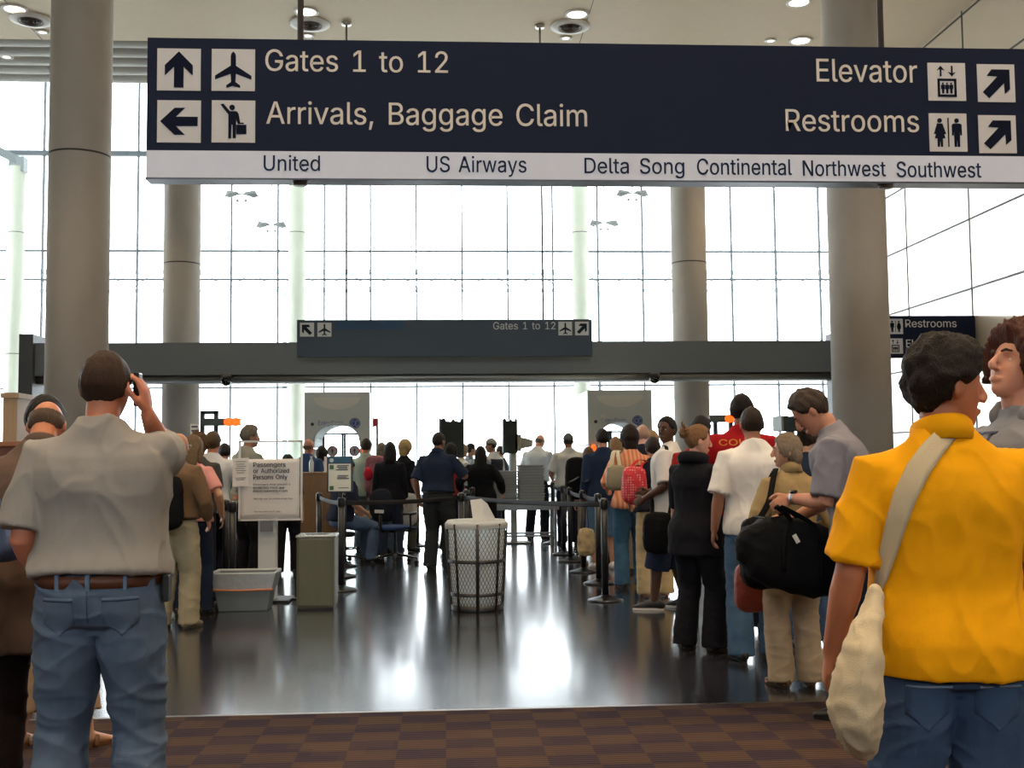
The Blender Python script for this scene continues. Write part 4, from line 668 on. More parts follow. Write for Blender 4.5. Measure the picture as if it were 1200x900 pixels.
def hairline(az, st):
    """lowest z (unit sphere) of the hair at azimuth az from the face (0) to the nape (pi)"""
    a = math.degrees(az)
    K = {'short': ((0, .60), (28, .58), (50, .46), (66, .12), (80, -.02), (95, .02), (112, -.40), (180, -.70)),
         'low': ((0, .50), (28, .46), (48, .22), (62, -.25), (80, -.45), (95, -.45), (112, -.66), (180, -.80)),
         'bald': ((0, 2), (70, 2), (78, .1), (95, .02), (112, -.36), (180, -.68)),
         'cap': ((0, .30), (50, .26), (90, .18), (130, .08), (180, .0))}[st]
    for (a0, z0), (a1, z1) in zip(K, K[1:]):
        if a <= a1: return z0 + (z1 - z0) * smooth01(a0, a1, a)
    return K[-1][1]
def hair_cap(g, st, th, seed=0, amp=.0035, n=60, m=44, fq=10, top=None, curly=0):
    def fn(d):
        b = head_fn(d); az = math.atan2(abs(d.x), d.y); lim = hairline(az, st); k = smooth01(lim - .06, lim + .14, d.z)
        if top is not None and d.z > top: k = min(k, 1 - smooth01(top - .08, top + .22, d.z))
        nn = noise.noise((d.x * fq + seed, d.y * fq, d.z * fq * (.35 if not curly else 1)))
        t = th * (1 + .15 * d.z) + amp * nn
        if curly: t += curly * abs(noise.noise((d.x * 7 + seed, d.y * 7, d.z * 7)))
        L_ = b.length
        return b * ((L_ + t * k - .016 * (1 - k)) / L_)
    g.sphere((0, 0, 0), 1, n=n, m=m, fn=fn)

PEOPLE = {}
def person(key, label, loc, H=1.75, rot=0, sex='m', w=1.0, belly=0.0, sk=(196, 150, 120), hair=('short', (60, 45, 35)), head=(0, 0, 0),
           top=None, bot=None, shoe=(30, 28, 28), la=None, ra=None, lean=0, twist=0, feet=None, seat=None, vox=.010, foldamp=.006, face=False, neck=1.0, group=None, headtilt_y=0, arms_k=1.0, hands=(1, 1), bodyshift=(0, 0), beltc=None, barefoot=False):
    s = H / 1.75
    root = thing('person', label, 'person', loc, R(rot), group)
    prof = PROF_F if sex == 'f' else PROF_M
    top = dict(dict(c=(120, 120, 120), sleeve=.8, hem=.9, loose=.02, neck=1.503, m=cloth, flare=.01), **(top or {}))
    bot = dict(dict(kind='trousers', c=(50, 60, 90), m=cloth, hem=.06, waist=1.0, rad=(.1, .076, .072)), **(bot or {}))
    drop = 0 if seat is None else seat - .90
    w = 1 + (w - 1) * .6; shx = (.158 if sex == 'f' else .180) * (.45 + .55 * w)
    def spine(p):
        p = V(p); k = smooth01(.92, 1.3, p.z)
        if twist: p = Matrix.Rotation(R(twist) * k, 3, 'Z') @ p
        if lean:
            a = -R(lean) * k; q = p - V((0, 0, .95)); p = Matrix.Rotation(a, 3, 'X') @ q + V((0, 0, .95))
        return p + V((bodyshift[0] * k, bodyshift[1] * k, drop))
    def pf(z):
        a, b, y = cat1(prof, z); f = 1 - smooth01(1.38, 1.49, z) * .85
        bl = belly * math.exp(-((z - 1.06) / .13) ** 2)
        return a * (1 + (w - 1) * f) + bl * .45, b * (1 + (w - 1) * .8 * f) + bl * .5, y + bl * .45
    def torso(g, z0, z1, off, n=30, flare=0, step=.035, e=.9):
        k = max(3, int((z1 - z0) / step)); P = []; A = []
        for i in range(k + 1):
            z = z0 + (z1 - z0) * i / k; zz = max(z, .86) if z0 >= .45 and off > 0 else z
            a, b, y = pf(zz); o = off * (1 - .8 * smooth01(1.36, 1.46, z)); fl = flare * (1 - smooth01(z0, z0 + .22, z))
            P.append(spine((0, y, z))); A.append((a + o + fl, b + o + fl))
        g.tube(P, A, n=n, side=(1, 0, 0), cap='flat', e=e)
    SJ = {sd: spine((sd * shx, -.014, 1.388)) for sd in (-1, 1)}
    # arms
    arms = {}
    for sd, sp in ((-1, la), (1, ra)):
        S = SJ[sd]
        if sp is None: sp = ((sd * (shx + .06 + .1 * max(0, w - 1)), .05, .865), (0, -1, 0))
        Wr = V(sp[0]) + (V((0, 0, drop)) if seat is not None else V())
        E, Wr = ik(S, Wr, .285 * arms_k, .255 * arms_k, sp[1])
        arms[sd] = (S, E, Wr, sp[2] if len(sp) > 2 else {})
    lk = .88 if sex == 'f' else 1.0
    lk *= (.6 + .4 * w)
    # legs
    legs = {}
    for i, sd in enumerate((-1, 1)):
        hj = V((sd * .09 * (.5 + .5 * w), -.01, .90 + drop))
        ft = (feet or {}).get(sd, (sd * .115 * (.5 + .5 * w), (.03 if sd > 0 else -.03), sd * -9))
        an = V((ft[0], ft[1], .082 + (ft[3] if len(ft) > 3 else 0))); yaw = R(ft[2] if len(ft) > 2 else 0)
        kn, an = ik(hj, an, .425, .405, (math.sin(-yaw) * .3, 1, .15))
        legs[sd] = (hj, kn, an, yaw)
    # head frame
    hc = spine((0, .018 + headtilt_y, 1.632)); hm = Matrix.Rotation(R(head[0]), 3, 'Z') @ Matrix.Rotation(-R(head[1]) - R(lean) * .4, 3, 'X') @ Matrix.Rotation(R(head[2]), 3, 'Y')
    nb = spine((0, -.012, 1.42)); pivot = spine((0, .0, 1.53)); hc = pivot + hm @ V((0, .018 + headtilt_y, .087))
    # ---- body: one continuous surface
    g = G(); torso(g, .84, 1.50, -.02)
    nr = .054 * neck * (.86 if sex == 'f' else 1.0) * (.7 + .3 * w)
    g.tube([nb, nb.lerp(pivot, .5), pivot + hm @ V((0, .0, .0)), pivot + hm @ V((0, .008, .05))], [nr * 1.15, nr, nr, nr], n=18, side=(1, 0, 0))
    hg = G(); hg.sphere((0, 0, 0), 1, n=44, m=32, fn=head_fn)
    hg.tube([(0, .083, .018), (0, .094, -.004), (0, .105, -.024), (0, .104, -.034)], [(.008, .009), (.0085, .011), (.0125, .012), (.0105, .008)], n=10, side=(1, 0, 0))
    for sd in (-1, 1):
        hg.sphere((sd * .011, .093, -.034), (.008, .009, .007), n=8, m=6)
        ear = Matrix.Rotation(sd * .35, 3, 'Z')
        o = len(hg.v); hg.sphere((0, 0, 0), (.009, .019, .031), n=12, m=10)
        for i in range(o, len(hg.v)): hg.v[i] = tuple(ear @ V(hg.v[i]) + V((sd * .077, -.008, -.008)))
    for sd in (-1, 1) if face else ():
        ar = [(sd * .0315 + .0155 * math.cos(q), .0675 - .006 * abs(math.cos(q)) ** 2, .001 + .0075 * math.sin(q)) for q in [R(180 - 22.5 * k) for k in range(9)]]
        hg.tube(ar, [.003, .0036, .0042, .0045, .0045, .0045, .0042, .0036, .003], n=8)
        hg.tube([(a_, b_, .001 - (c_ - .001) * .8) for a_, b_, c_ in ar], [.003] * 9, n=6)
    hg.tube([(-.024, .082, -.064), (-.010, .0885, -.0605), (0, .0885, -.0615), (.010, .0885, -.0605), (.024, .082, -.064)], [.003, .0042, .004, .0042, .003], n=8)
    hg.tube([(-.022, .081, -.067), (-.008, .0875, -.0715), (.008, .0875, -.0715), (.022, .081, -.067)], [.003, .0045, .0045, .003], n=8)
    g.add([hc + hm @ V(p) for p in hg.v], hg.f)
    hands_g = G()
    for sd in (-1, 1):
        S, E, Wr, o_ = arms[sd]
        g.tube([S - V((sd * .03, 0, .0)), S, S.lerp(E, .3), S.lerp(E, .65), E, E.lerp(Wr, .25), E.lerp(Wr, .6), Wr], [x * lk for x in (.040, .049, .047, .043, .040, .042, .034, .0245)], n=14)
        d = (Wr - E).normalized()
        d = V(o_['d']).normalized() if 'd' in o_ else d
        t = V(o_['t']) if 't' in o_ else (V((0, 1, 0)) * abs(d.z) + V((0, 0, 1)) * math.hypot(d.x, d.y) + V((-sd * .2, 0, 0)))
        t = (t - d * t.dot(d)).normalized(); nrm = d.cross(t); 
        ref = V(o_['n']) if 'n' in o_ else V((-sd, -.15, 0))
        if nrm.dot(ref) < 0: nrm = -nrm
        if hands[(sd + 1) // 2]:
            hand(hands_g, Wr, d, t, nrm, .95 if sex == 'm' else .86, o_.get('curl', .55))
        hj, kn, an, yaw = legs[sd]
        g.tube([hj + V((0, 0, .03)), hj.lerp(kn, .3), kn, kn.lerp(an, .35), an], [.082, .076, .055, .054, .036], n=14)
        f = Matrix.Rotation(yaw, 3, 'Z')
        g.tube([an + f @ V((0, -.05, -.045)), an + f @ V((0, 0, -.03)), an + f @ V((0, .07, -.05)), an + f @ V((0, .135, -.064)), an + f @ V((0, .16, -.068))], [(.028, .03), (.034, .04), (.038, .027), (.04, .016), (.03, .01)], n=12, side=f @ V((1, 0, 0)))
    g.add(hands_g.v, hands_g.f)
    me = remesh(g, vox if not face else min(vox, .0055), 2 if vox > .006 else 3)
    # lips
    nf = len(me.polygons); ce = np.empty(nf * 3); me.polygons.foreach_get('center', ce); ce = ce.reshape(-1, 3)
    inv = np.array(hm.transposed()); lc = (ce - np.array(hc)) @ inv.T
    lip = (abs(lc[:, 0]) < .023) & (abs(lc[:, 2] + .066) < .0115 * (1 - (lc[:, 0] / .03) ** 2)) & (lc[:, 1] > .076)
    me.polygons.foreach_set('material_index', lip.astype(np.int32)); smooth_all(me)
    set_coords(me, coords(me) * s)
    skm = skin(sk); lipm = skin((min(255, sk[0] * .86), sk[1] * .62, sk[2] * .62))
    obj_body = link('body', me, [skm, lipm], root)
    def part(name, gg, m, par=None, mesh=None):
        me2 = mesh or gg.mesh(name); set_coords(me2, coords(me2) * s); return link(name, me2, m, par or root)
    def headpart(name, gg, m, par=None):
        q = G(); q.add([hc + hm @ V(p) for p in gg.v], gg.f); q.mi = gg.mi; q.sm = gg.sm; return part(name, q, m, par)
    if face:
        for sd in (-1, 1):
            e_ = G(); c_ = V((sd * .0315, .0585, .001)); e_.sphere(c_, .0125, n=20, m=16)
            gz = V((0, 1, 0)); me2 = None
            for i, f_ in enumerate(e_.f):
                cen = sum((V(e_.v[j]) for j in f_), V()) / len(f_) - c_
                if cen.y > .0100: e_.mi[i] = 1
            headpart('eye', e_, [mat('eye_white', (222, 214, 206), .25, var=0), mat('iris', (40, 30, 24), .2, var=0)], obj_body)
        for sd in (-1, 1):
            b_ = G(); b_.tube([(sd * .015, .0915, .0225), (sd * .03, .0895, .0275), (sd * .046, .0775, .0245)], [(.003, .0045), (.0035, .005), (.002, .003)], n=8)
            headpart('eyebrow', b_, hairm(tuple(x * .8 for x in hair[1])))
    # hair
    st, hcol = hair[0], hair[1]; hx = hair[2] if len(hair) > 2 else {}; seed = (hash(key) % 97) if isinstance(key, int) else sum(map(ord, key)) % 97
    q = G()
    if st == 'short': hair_cap(q, 'short', hx.get('th', .012), seed, amp=.004, fq=6)
    elif st == 'full': hair_cap(q, 'short', hx.get('th', .024), seed, amp=.010, fq=5)
    elif st == 'curly': hair_cap(q, 'low', hx.get('th', .016), seed, amp=.008, curly=hx.get('curl', .05), n=80, m=60)
    elif st == 'wavy': hair_cap(q, 'short', hx.get('th', .024), seed, amp=.012, curly=.012, fq=3.2, n=80, m=60)
    elif st == 'buzz': hair_cap(q, 'short', .006, seed, amp=.001)
    elif st == 'bald': hair_cap(q, 'bald', .0075, seed, amp=.003, top=hx.get('top', .32))
    elif st == 'bob': hair_cap(q, 'low', hx.get('th', .022), seed, amp=.006)
    elif st in ('long', 'pony', 'bun'): hair_cap(q, 'low' if st == 'long' else 'short', .015, seed, amp=.005)
    if st == 'bob': q.tube([(0, -.045, .0), (0, -.058, -.05), (0, -.056, hx.get('len', -.115))], [(.082, .058), (.084, .050), (.070, .036)], n=22, side=(1, 0, 0))
    if st == 'long':
        q.tube([(0, -.05, .03), (0, -.068, -.05), (0, -.085, -.13), (0, -.11, -.22), (0, -.115, hx.get('len', -.3))], [(.082, .055), (.09, .05), (.092, .042), (.08, .034), (.045, .02)], n=22, side=(1, 0, 0))
        for sd in (-1, 1): q.tube([(sd * .062, .02, .03), (sd * .08, .0, -.05), (sd * .085, -.03, -.14)], [(.02, .03), (.022, .035), (.018, .03)], n=12)
    if st == 'pony': q.tube([(0, -.09, .03), (0, -.125, .01), (0, -.135, -.06), (0, -.12, -.15)], [.022, .03, .028, .012], n=14)
    if st == 'bun':
        q.sphere((0, -.115, .055), (.046, .042, .046), n=20, m=14, fn=lambda d: V((d.x * .046, d.y * .042, d.z * .046)) * (1 + .25 * noise.noise(d * 4)))
        for i in range(9):
            a = i * .7; q.tube([(0, -.115, .06), (.05 * math.cos(a), -.125 - .01 * (i % 3), .07 + .05 * math.sin(a)), (.075 * math.cos(a), -.14, .075 + .07 * math.sin(a))], [.012, .008, .002], n=6)
    if st == 'cap':
        hair_cap(q, 'short', .006, seed, amp=.001)
        c_ = G(); hair_cap(c_, 'cap', .015, 0, amp=0); vi = G()
        vi.tube([(0, .07, .045), (0, .12, .04), (0, .165, .025)], [(.07, .004), (.066, .004), (.045, .003)], n=20, side=(1, 0, 0)); c_.add(vi.v, vi.f)
        hat = headpart('cap', c_, cloth(hx.get('capc', (90, 92, 96))))
    if st == 'hat':
        hair_cap(q, 'low', .014, seed, amp=.004)
    if q.v: headpart('hair', q, hairm(hcol))
    # ---- shirt
    def sleeve_tube(gg, sd, frac, loose, r0=None):
        S, E, Wr, _ = arms[sd]; fr = min(frac, 1.0); P = [S - (S - spine((0, -.012, 1.35))) * .30, S]; A = [.058 * lk + loose * .6, .056 * lk + loose * .6]
        end = S.lerp(E, fr)
        P += [S.lerp(E, fr * .5), end]; A += [.054 * lk + loose * .95, (.053 if frac < 1 else .045) * lk + loose * (1.35 if frac < 1 else 1)]
        if frac > 1:
            f2 = frac - 1; P += [E.lerp(Wr, f2 * .5), E.lerp(Wr, f2)]; A += [.045 * lk + loose * .8, (.045 - .017 * f2) * lk + loose * .55]
        gg.tube(P, A, n=18, cap='flat')
    vs = max(vox, .007) * 1.15 if vox > .006 else .007
    g = G(); torso(g, top['hem'], top['neck'], top['loose'], flare=top['flare'], n=36)
    for sd in (-1, 1):
        if top['sleeve'] > 0: sleeve_tube(g, sd, top['sleeve'], top['loose'] * .62)
        if top.get('pad'): pass
    me = remesh(g, vs, 5)
    if foldamp: folds(me, foldamp * top.get('fold', 1), 5.5, 3.2, seed * 1.7, shear=.5)
    nrm_ok = smooth_all(me)
    shirt = part(top.get('name', 'shirt'), None, top['m'](top['c']) if not top.get('mat') else top['mat'], mesh=me)
    if top.get('collar'):
        q = G(); n_ = 28; vsx = []; fsx = []
        for j in range(n_):
            a = 2 * math.pi * j / n_; o_ = V((math.cos(a), math.sin(a), 0)); tl = .045 * (1 + o_.y) / 2
            for (rr, zz) in ((.012, 1.475), (.009, 1.535), (.013, 1.54), (.020, 1.532), (.028 + .014 * max(0, -o_.y), 1.474), (.022, 1.470)):
                vsx.append(spine((o_.x * (nr + rr) * 1.04, o_.y * (nr + rr) - .010 + (.012 if o_.y > 0 else 0), zz - tl)))
        for j in range(n_):
            for k in range(5):
                a = j * 6 + k; b = ((j + 1) % n_) * 6 + k; fsx.append((a, b, b + 1, a + 1))
        q.add(vsx, fsx); part('collar', q, top['m'](top['collar']))
    if top.get('hood'):
        q = G(); P = []
        for j in range(9):
            a = math.pi * (-.25 + 1.5 * j / 8); P.append(spine((.105 * math.cos(a + math.pi), -.005 + .085 * math.sin(a + math.pi) - .02, 1.475 - .02 * math.cos(a - math.pi / 2) * -1)))
        q.tube(P, [(.02, .03)] + [(.028, .045)] * 7 + [(.02, .03)], n=14); part('hood', q, top['m'](top['c']))
    # ---- trousers, skirt
    hips = G()
    zw = bot['waist']; k = 9; P = []; A = []
    for i in range(k + 1):
        z = .80 + (zw - .80) * i / k; a, b, y = pf(max(z, .83)); ins = 1 if z > .86 else .93 if z > .83 else .55
        P.append(spine((0, y, z)) if seat is None else V((0, y, z + drop))); A.append(((a + .010) * ins, (b + .010) * ins))
    hips.tube(P, A, n=30, side=(1, 0, 0), cap='flat')
    kd = bot['kind']; bme = None
    if kd in ('trousers', 'shorts'):
        r = bot['rad']; wk = .6 + .4 * w
        for sd in (-1, 1):
            hj, kn, an, yaw = legs[sd]
            if kd == 'trousers':
                en = an + (kn - an).normalized() * (bot['hem'] - .075 - .0) if bot['hem'] > .1 else an - V((0, 0, .045))
                pts = [hj + V((-sd * .004, 0, .03)), hj.lerp(kn, .35), hj.lerp(kn, .75), kn, kn.lerp(an, .4), kn.lerp(an, .8), en]
                rr = [r[0] * wk, r[0] * .97 * wk, (r[0] * .35 + r[1] * .65) * wk, r[1] * wk, (r[1] * .6 + r[2] * .4) * wk, r[2] * wk, r[2] * wk * 1.02]
            else:
                f = bot.get('len', .9); en = hj.lerp(kn, f) if f <= 1 else kn.lerp(an, f - 1)
                pts = [hj + V((0, 0, .03)), hj.lerp(en, .4), hj.lerp(en, .75), en]; rr = [r[0] * wk, r[0] * .98 * wk, r[0] * .95 * wk, r[0] * .94 * wk]
            hips.tube(pts, rr, n=18, side=(1, 0, 0), cap='flat')
    bme = remesh(hips, vs, 5)
    if foldamp: folds(bme, foldamp * bot.get('fold', 1.1), 3.5, 7.5, seed * 3.1 + 5, shear=.35)
    smooth_all(bme)
    trs = part(bot.get('name', 'trousers' if kd == 'trousers' else kd), None, bot['m'](bot['c']), mesh=bme)
    if beltc:
        q = G(); vsx = []; a, b, y = pf(zw - .03); n_ = 40
        for j in range(n_):
            t = 2 * math.pi * j / n_; ca, sa = math.cos(t), math.sin(t)
            for rr, zz in ((.014, -.02), (.021, -.02), (.021, .02), (.014, .02)): vsx.append(spine((ca * (a + rr), y + sa * (b + rr), zw - .022 + zz)))
        fsx = []
        for j in range(n_):
            for k2 in range(4): fsx.append((j * 4 + k2, ((j + 1) % n_) * 4 + k2, ((j + 1) % n_) * 4 + (k2 + 1) % 4, j * 4 + (k2 + 1) % 4))
        q.add(vsx, fsx, 0, True); part('belt', q, leather(beltc))
    # ---- shoes
    for sd in (-1, 1):
        hj, kn, an, yaw = legs[sd]; f = Matrix.Rotation(yaw, 3, 'Z'); sx = f @ V((1, 0, 0)); kx = .9 if sex == 'f' else 1.0
        q = G()
        def fp(y, z): return V((an.x, an.y, an.z - .082)) + f @ V((0, y * kx, z))
        if not barefoot:
            q.tube([fp(-.07, .045), fp(-.05, .05), fp(.0, .056), (fp(.05, .05)), fp(.10, .038), fp(.15, .03), fp(.185, .026)], [(.030 * kx, .036), (.036 * kx, .044), (.038 * kx, .050), (.042 * kx, .044), (.047 * kx, .030), (.042 * kx, .022), (.024 * kx, .014)], n=16, side=sx)
        sl = G(); o_ = []
        for j in range(24):
            t = 2 * math.pi * j / 24; yy = math.sin(t); o_.append(((.036 + .014 * smooth01(-.2, .5, yy)) * kx * math.cos(t), .055 + .142 * yy))
        vsx = [fp(y, .002) + sx * x for x, y in o_] + [fp(y, .022) + sx * x for x, y in o_]
        sl.add(vsx, [tuple(reversed(range(24))), tuple(range(24, 48))] + [(j, (j + 1) % 24, (j + 1) % 24 + 24, j + 24) for j in range(24)], 0, False)
        if barefoot:
            sl.tube([fp(.03, .01) - sx * .045, fp(.04, .055) - sx * .03, fp(.04, .062), fp(.04, .055) + sx * .03, fp(.03, .01) + sx * .045], [(.014, .005)] * 5, n=8, side=f @ V((0, 1, 0)))
            part('sandal', sl, leather(shoe))
        else:
            so = part('shoe', q, leather(shoe)); part('sole', sl, plastic(bot.get('sole', tuple(x * .6 for x in shoe)), .7), so)
    mw = Matrix.Translation(V(loc)) @ Matrix.Rotation(R(rot), 4, 'Z')
    PEOPLE[key] = dict(root=root, s=s, L=lambda p: mw @ (V(p) * s), spine=spine, arms=arms, shirt=shirt, trousers=trs, part=part, headpart=headpart, mw=mw, hc=hc, hm=hm, prof=pf, legs=legs, body=obj_body)
    return PEOPLE[key]

def stand(u, vt, Y, sm=.015):
    p = at(u, vt, Y); return V((p.x, p.y, 0)), (p.z - sm)

# ---------------------------------------------------------------- who stands where: (pixel column, pixel of the crown, depth)
SK1, SK2, SK3, SKD = (205, 152, 122), (186, 132, 102), (220, 172, 146), (84, 56, 42)
NAVYC, DK = (30, 36, 52), (24, 24, 28)
def put(key, u, vt, Y, label, H=None, **k):
    loc, h = stand(u, vt, Y); return person(key, label, loc, H or h, **k)
ARMF = lambda sd, x=.16, y=.30, z=1.08: ((sd * x, y, z), (sd * .6, -1, -.4))
# near figures
put('grey_tee', 122, 402, 3.96, 'person in a grey short-sleeved shirt and belted blue jeans holding a phone to the ear', rot=2, w=1.14, belly=.03, sk=(190, 120, 92), hair=('short', (58, 40, 30), dict(th=.010)),
    head=(-8, 2, 0), top=dict(c=(146, 142, 138), sleeve=.86, hem=.985, loose=.030, flare=.014, fold=2.1), bot=dict(c=(82, 98, 120), m=denim, waist=1.0, rad=(.108, .080, .078), fold=2.0), shoe=(60, 45, 35), beltc=(92, 52, 34),
    la=((-.20, .13, .93), (-.35, -1, 0)), ra=((.135, .05, 1.525), (.12, 1, -.8), dict(d=(-.12, -.05, 1), t=(-.2, -1, .2), n=(-1, .3, 0), curl=.45)), vox=.006, feet={-1: (-.15, .0, 10), 1: (.14, -.03, -10)})
put('yellow_polo', 1098, 388, 2.9, 'person in a bright yellow polo shirt and faded blue jeans with a cream cloth bag', rot=-6, w=1.06, belly=.02, sk=(188, 118, 84), hair=('wavy', (26, 17, 14), dict(th=.028)),
    head=(-82, 4, 0), neck=1.0, top=dict(c=(238, 164, 4), sleeve=.88, hem=.855, loose=.028, flare=.008, collar=(238, 164, 4), fold=1.7), bot=dict(c=(62, 82, 112), m=denim, waist=.95, rad=(.112, .085, .09), fold=1.8), shoe=(40, 35, 32),
    la=((-.285, .10, .885), (-.3, -1, 0)), ra=((.22, .33, 1.02), (.75, -1, -.2)), vox=.006, face=True, feet={-1: (-.13, 0, 8), 1: (.13, .0, -12)})
put('hoodie', 1190, 377, 3.6, 'person with reddish curly hair in a grey printed hoodie facing the yellow shirt', rot=97, w=1.0, sk=(206, 146, 120), hair=('curly', (74, 36, 24), dict(th=.034, curl=.035)), head=(6, -18, 0), face=True,
    top=dict(c=(134, 134, 138), sleeve=1.95, hem=.84, loose=.032, hood=1, fold=2), bot=dict(c=(28, 34, 52), m=denim, rad=(.10, .08, .08)), vox=.006, la=((-.14, .3, 1.02), (-.5, -1, -.3)), ra=((.12, .32, 1.0), (.5, -1, -.3)), feet={-1: (-.12, 0, 8), 1: (.12, .0, -8)})
put('brown_jacket', 44, 478, 4.95, 'bald person in a brown jacket at the left edge, left of the grey shirt', H=1.76, lean=12, head=(0, 26, 0), headtilt_y=.02, rot=8, w=1.12, sk=(190, 118, 84), hair=('bald', (92, 74, 60), dict(top=.30)), top=dict(c=(96, 78, 68), sleeve=1.95, hem=.62, loose=.035, name='jacket', fold=1.6, collar=(88, 72, 62)),
    bot=dict(c=(34, 26, 26), rad=(.1, .08, .085)), vox=.008, la=ARMF(-1), ra=ARMF(1))
put('denim_sleeve', -66, 440, 4.3, 'person in a denim jacket mostly out of frame at the left edge, holding a paper', rot=-30, w=1.1, hair=('short', (50, 40, 34)), top=dict(c=(74, 92, 128), m=denim, sleeve=1.9, hem=.9, loose=.035, name='jacket'), bot=dict(c=(26, 24, 28)), vox=.008,
    ra=((.17, .27, 1.13), (.5, -1, -.8)), la=ARMF(-1))
put('sandals', 52, 459, 5.75, 'dark-haired person in khaki trousers and sandals behind the bald brown jacket', rot=-10, w=1.0, hair=('short', (24, 20, 20), dict(th=.02)), top=dict(c=(88, 62, 46), sleeve=1.9, hem=.88), bot=dict(c=(176, 150, 122), hem=.22, rad=(.1, .08, .085)), shoe=(110, 72, 44), barefoot=True,
    vox=.009, feet={-1: (-.1, 0, 5), 1: (.235, .03, -30)})
put('grey_bent', 1003, 463, 6.0, 'person in a grey shirt with a wristwatch bending the head over a black duffel', H=1.86, rot=66, w=1.1, sk=(196, 136, 108), hair=('full', (58, 46, 38), dict(th=.018)), head=(6, 36, 0), lean=16, face=True,
    top=dict(c=(128, 126, 136), sleeve=.9, hem=.88, loose=.028, fold=1.8), bot=dict(c=(26, 32, 50), m=denim, rad=(.1, .08, .08)), shoe=(22, 20, 20), vox=.007,
    la=((-.06, .34, 1.11), (-.8, -.7, -.8), dict(d=(0, .8, -.5), curl=.9)), ra=((.1, .37, .98), (.5, -1, -.4)), feet={-1: (-.12, .05, 8), 1: (.12, -.05, -8)})
put('tan_jacket', 925, 503, 6.8, 'grey-blonde person in a tan jacket and pale khaki trousers with a black shoulder bag', rot=4, sex='f', w=1.1, sk=(214, 164, 138), hair=('bob', (136, 120, 102), dict(th=.014, len=-.085)), head=(72, 2, 0), face=True,
    top=dict(c=(170, 146, 104), sleeve=1.95, hem=.80, loose=.03, name='jacket', collar=(166, 142, 102), fold=1.4), bot=dict(c=(176, 156, 130), rad=(.105, .088, .088), fold=1.6), shoe=(104, 74, 44), vox=.008,
    la=((-.17, .2, 1.1), (-.6, -1, -.4)), ra=((.2, .15, 1.0), (.6, -1, -.4)), feet={-1: (-.10, .0, 16), 1: (.10, -.02, -14)})
# the queue on the right
put('white_tee', 881, 472, 7.7, 'person in a white short-sleeved shirt and blue jeans, left of the tan jacket', rot=-4, w=1.1, sk=(170, 116, 90), hair=('short', (44, 32, 26), dict(th=.008)), top=dict(c=(226, 222, 218), sleeve=.9, hem=.86, loose=.032, fold=1.7), bot=dict(c=(70, 98, 128), m=denim, rad=(.11, .086, .086), fold=1.5), vox=.008,
    la=((-.27, .06, .88), (-.3, -1, 0)), ra=((.2, .25, 1.05), (.6, -1, 0)))
put('bun', 814, 494, 8.1, 'person with fair hair in a messy bun wearing all black, facing right', rot=-48, sex='f', w=1.08, sk=(216, 160, 136), hair=('bun', (118, 84, 54)), head=(-38, 6, 0), face=True,
    top=dict(c=(20, 21, 27), sleeve=1.95, hem=.74, loose=.034, hood=1, fold=1.4), bot=dict(c=(22, 22, 28), rad=(.105, .085, .09)), shoe=(58, 56, 56), vox=.008, la=ARMF(-1), ra=ARMF(1))
put('red_shirt', 868, 458, 8.9, 'tall person in a red shirt with lettering, behind the white short-sleeved shirt', rot=-12, w=1.12, sk=(150, 100, 78), hair=('short', (34, 26, 24), dict(th=.014)), head=(-20, 0, 0), top=dict(c=(190, 30, 36), sleeve=.95, hem=.86, loose=.03), bot=dict(c=(40, 44, 60)), vox=.009, la=((-.33, .18, 1.04), (-.6, -1, 0)))
put('shades_up', 820, 484, 9.6, 'dark-haired person with sunglasses pushed up, behind the messy bun', rot=-10, w=1.0, hair=('short', (24, 22, 24), dict(th=.016)), head=(-25, 0, 0), top=dict(c=(150, 30, 34), sleeve=.9, hem=.88), bot=dict(c=(50, 54, 70)))
put('navy_hat', 945, 492, 8.25, 'person in a navy top with dark tied-back hair, behind the tan jacket', rot=-30, sex='f', w=1.05, hair=('bun', (48, 38, 32)), head=(-15, 8, 0), top=dict(c=(34, 44, 64), sleeve=1.2, hem=.88), bot=dict(c=(62, 86, 118), m=denim, rad=(.105, .085, .085)), shoe=(150, 146, 140), vox=.009)
put('turning', 782, 485, 10.3, 'person in a white shirt and dark shorts looking back over the shoulder', rot=62, w=1.05, sk=SKD, hair=('short', (20, 18, 18), dict(th=.013)), head=(72, -2, 0), face=True, top=dict(c=(214, 212, 210), sleeve=.92, hem=.84, loose=.036, fold=1.5),
    bot=dict(kind='shorts', c=(36, 46, 70), m=denim, len=1.3, rad=(.12, .1, .1), sole=(220, 218, 214)), shoe=(28, 28, 32), vox=.009, la=((-.2, .17, 1.0), (-.4, -1, -.2)), ra=((.2, .25, 1.05), (.5, -1, 0)), feet={-1: (-.12, .12, 10), 1: (.12, -.1, -8)})
put('khaki', 765, 509, 11.2, 'person in navy and khaki trousers and sandals carrying a red dotted bag', rot=2, sex='f', w=1.05, sk=SK2, hair=('short', (40, 32, 30)), top=dict(c=(28, 32, 46), sleeve=1.3, hem=.92, loose=.03), bot=dict(c=(184, 164, 126), rad=(.11, .09, .092)), shoe=(90, 56, 38), barefoot=True, la=((-.25, .1, 1.0), (-.5, -1, 0)))
put('orange_stripes', 738, 497, 12.0, 'person with a dark bob in an orange striped blouse and jeans', rot=6, sex='f', w=1.06, sk=SK2, hair=('bob', (38, 26, 24), dict(th=.03)), top=dict(c=(214, 134, 92), sleeve=1.5, hem=.86, loose=.028), bot=dict(c=(58, 92, 120), m=denim, rad=(.105, .08, .082)), la=((-.21, .2, 1.05), (-.5, -1, 0)), ra=ARMF(1))
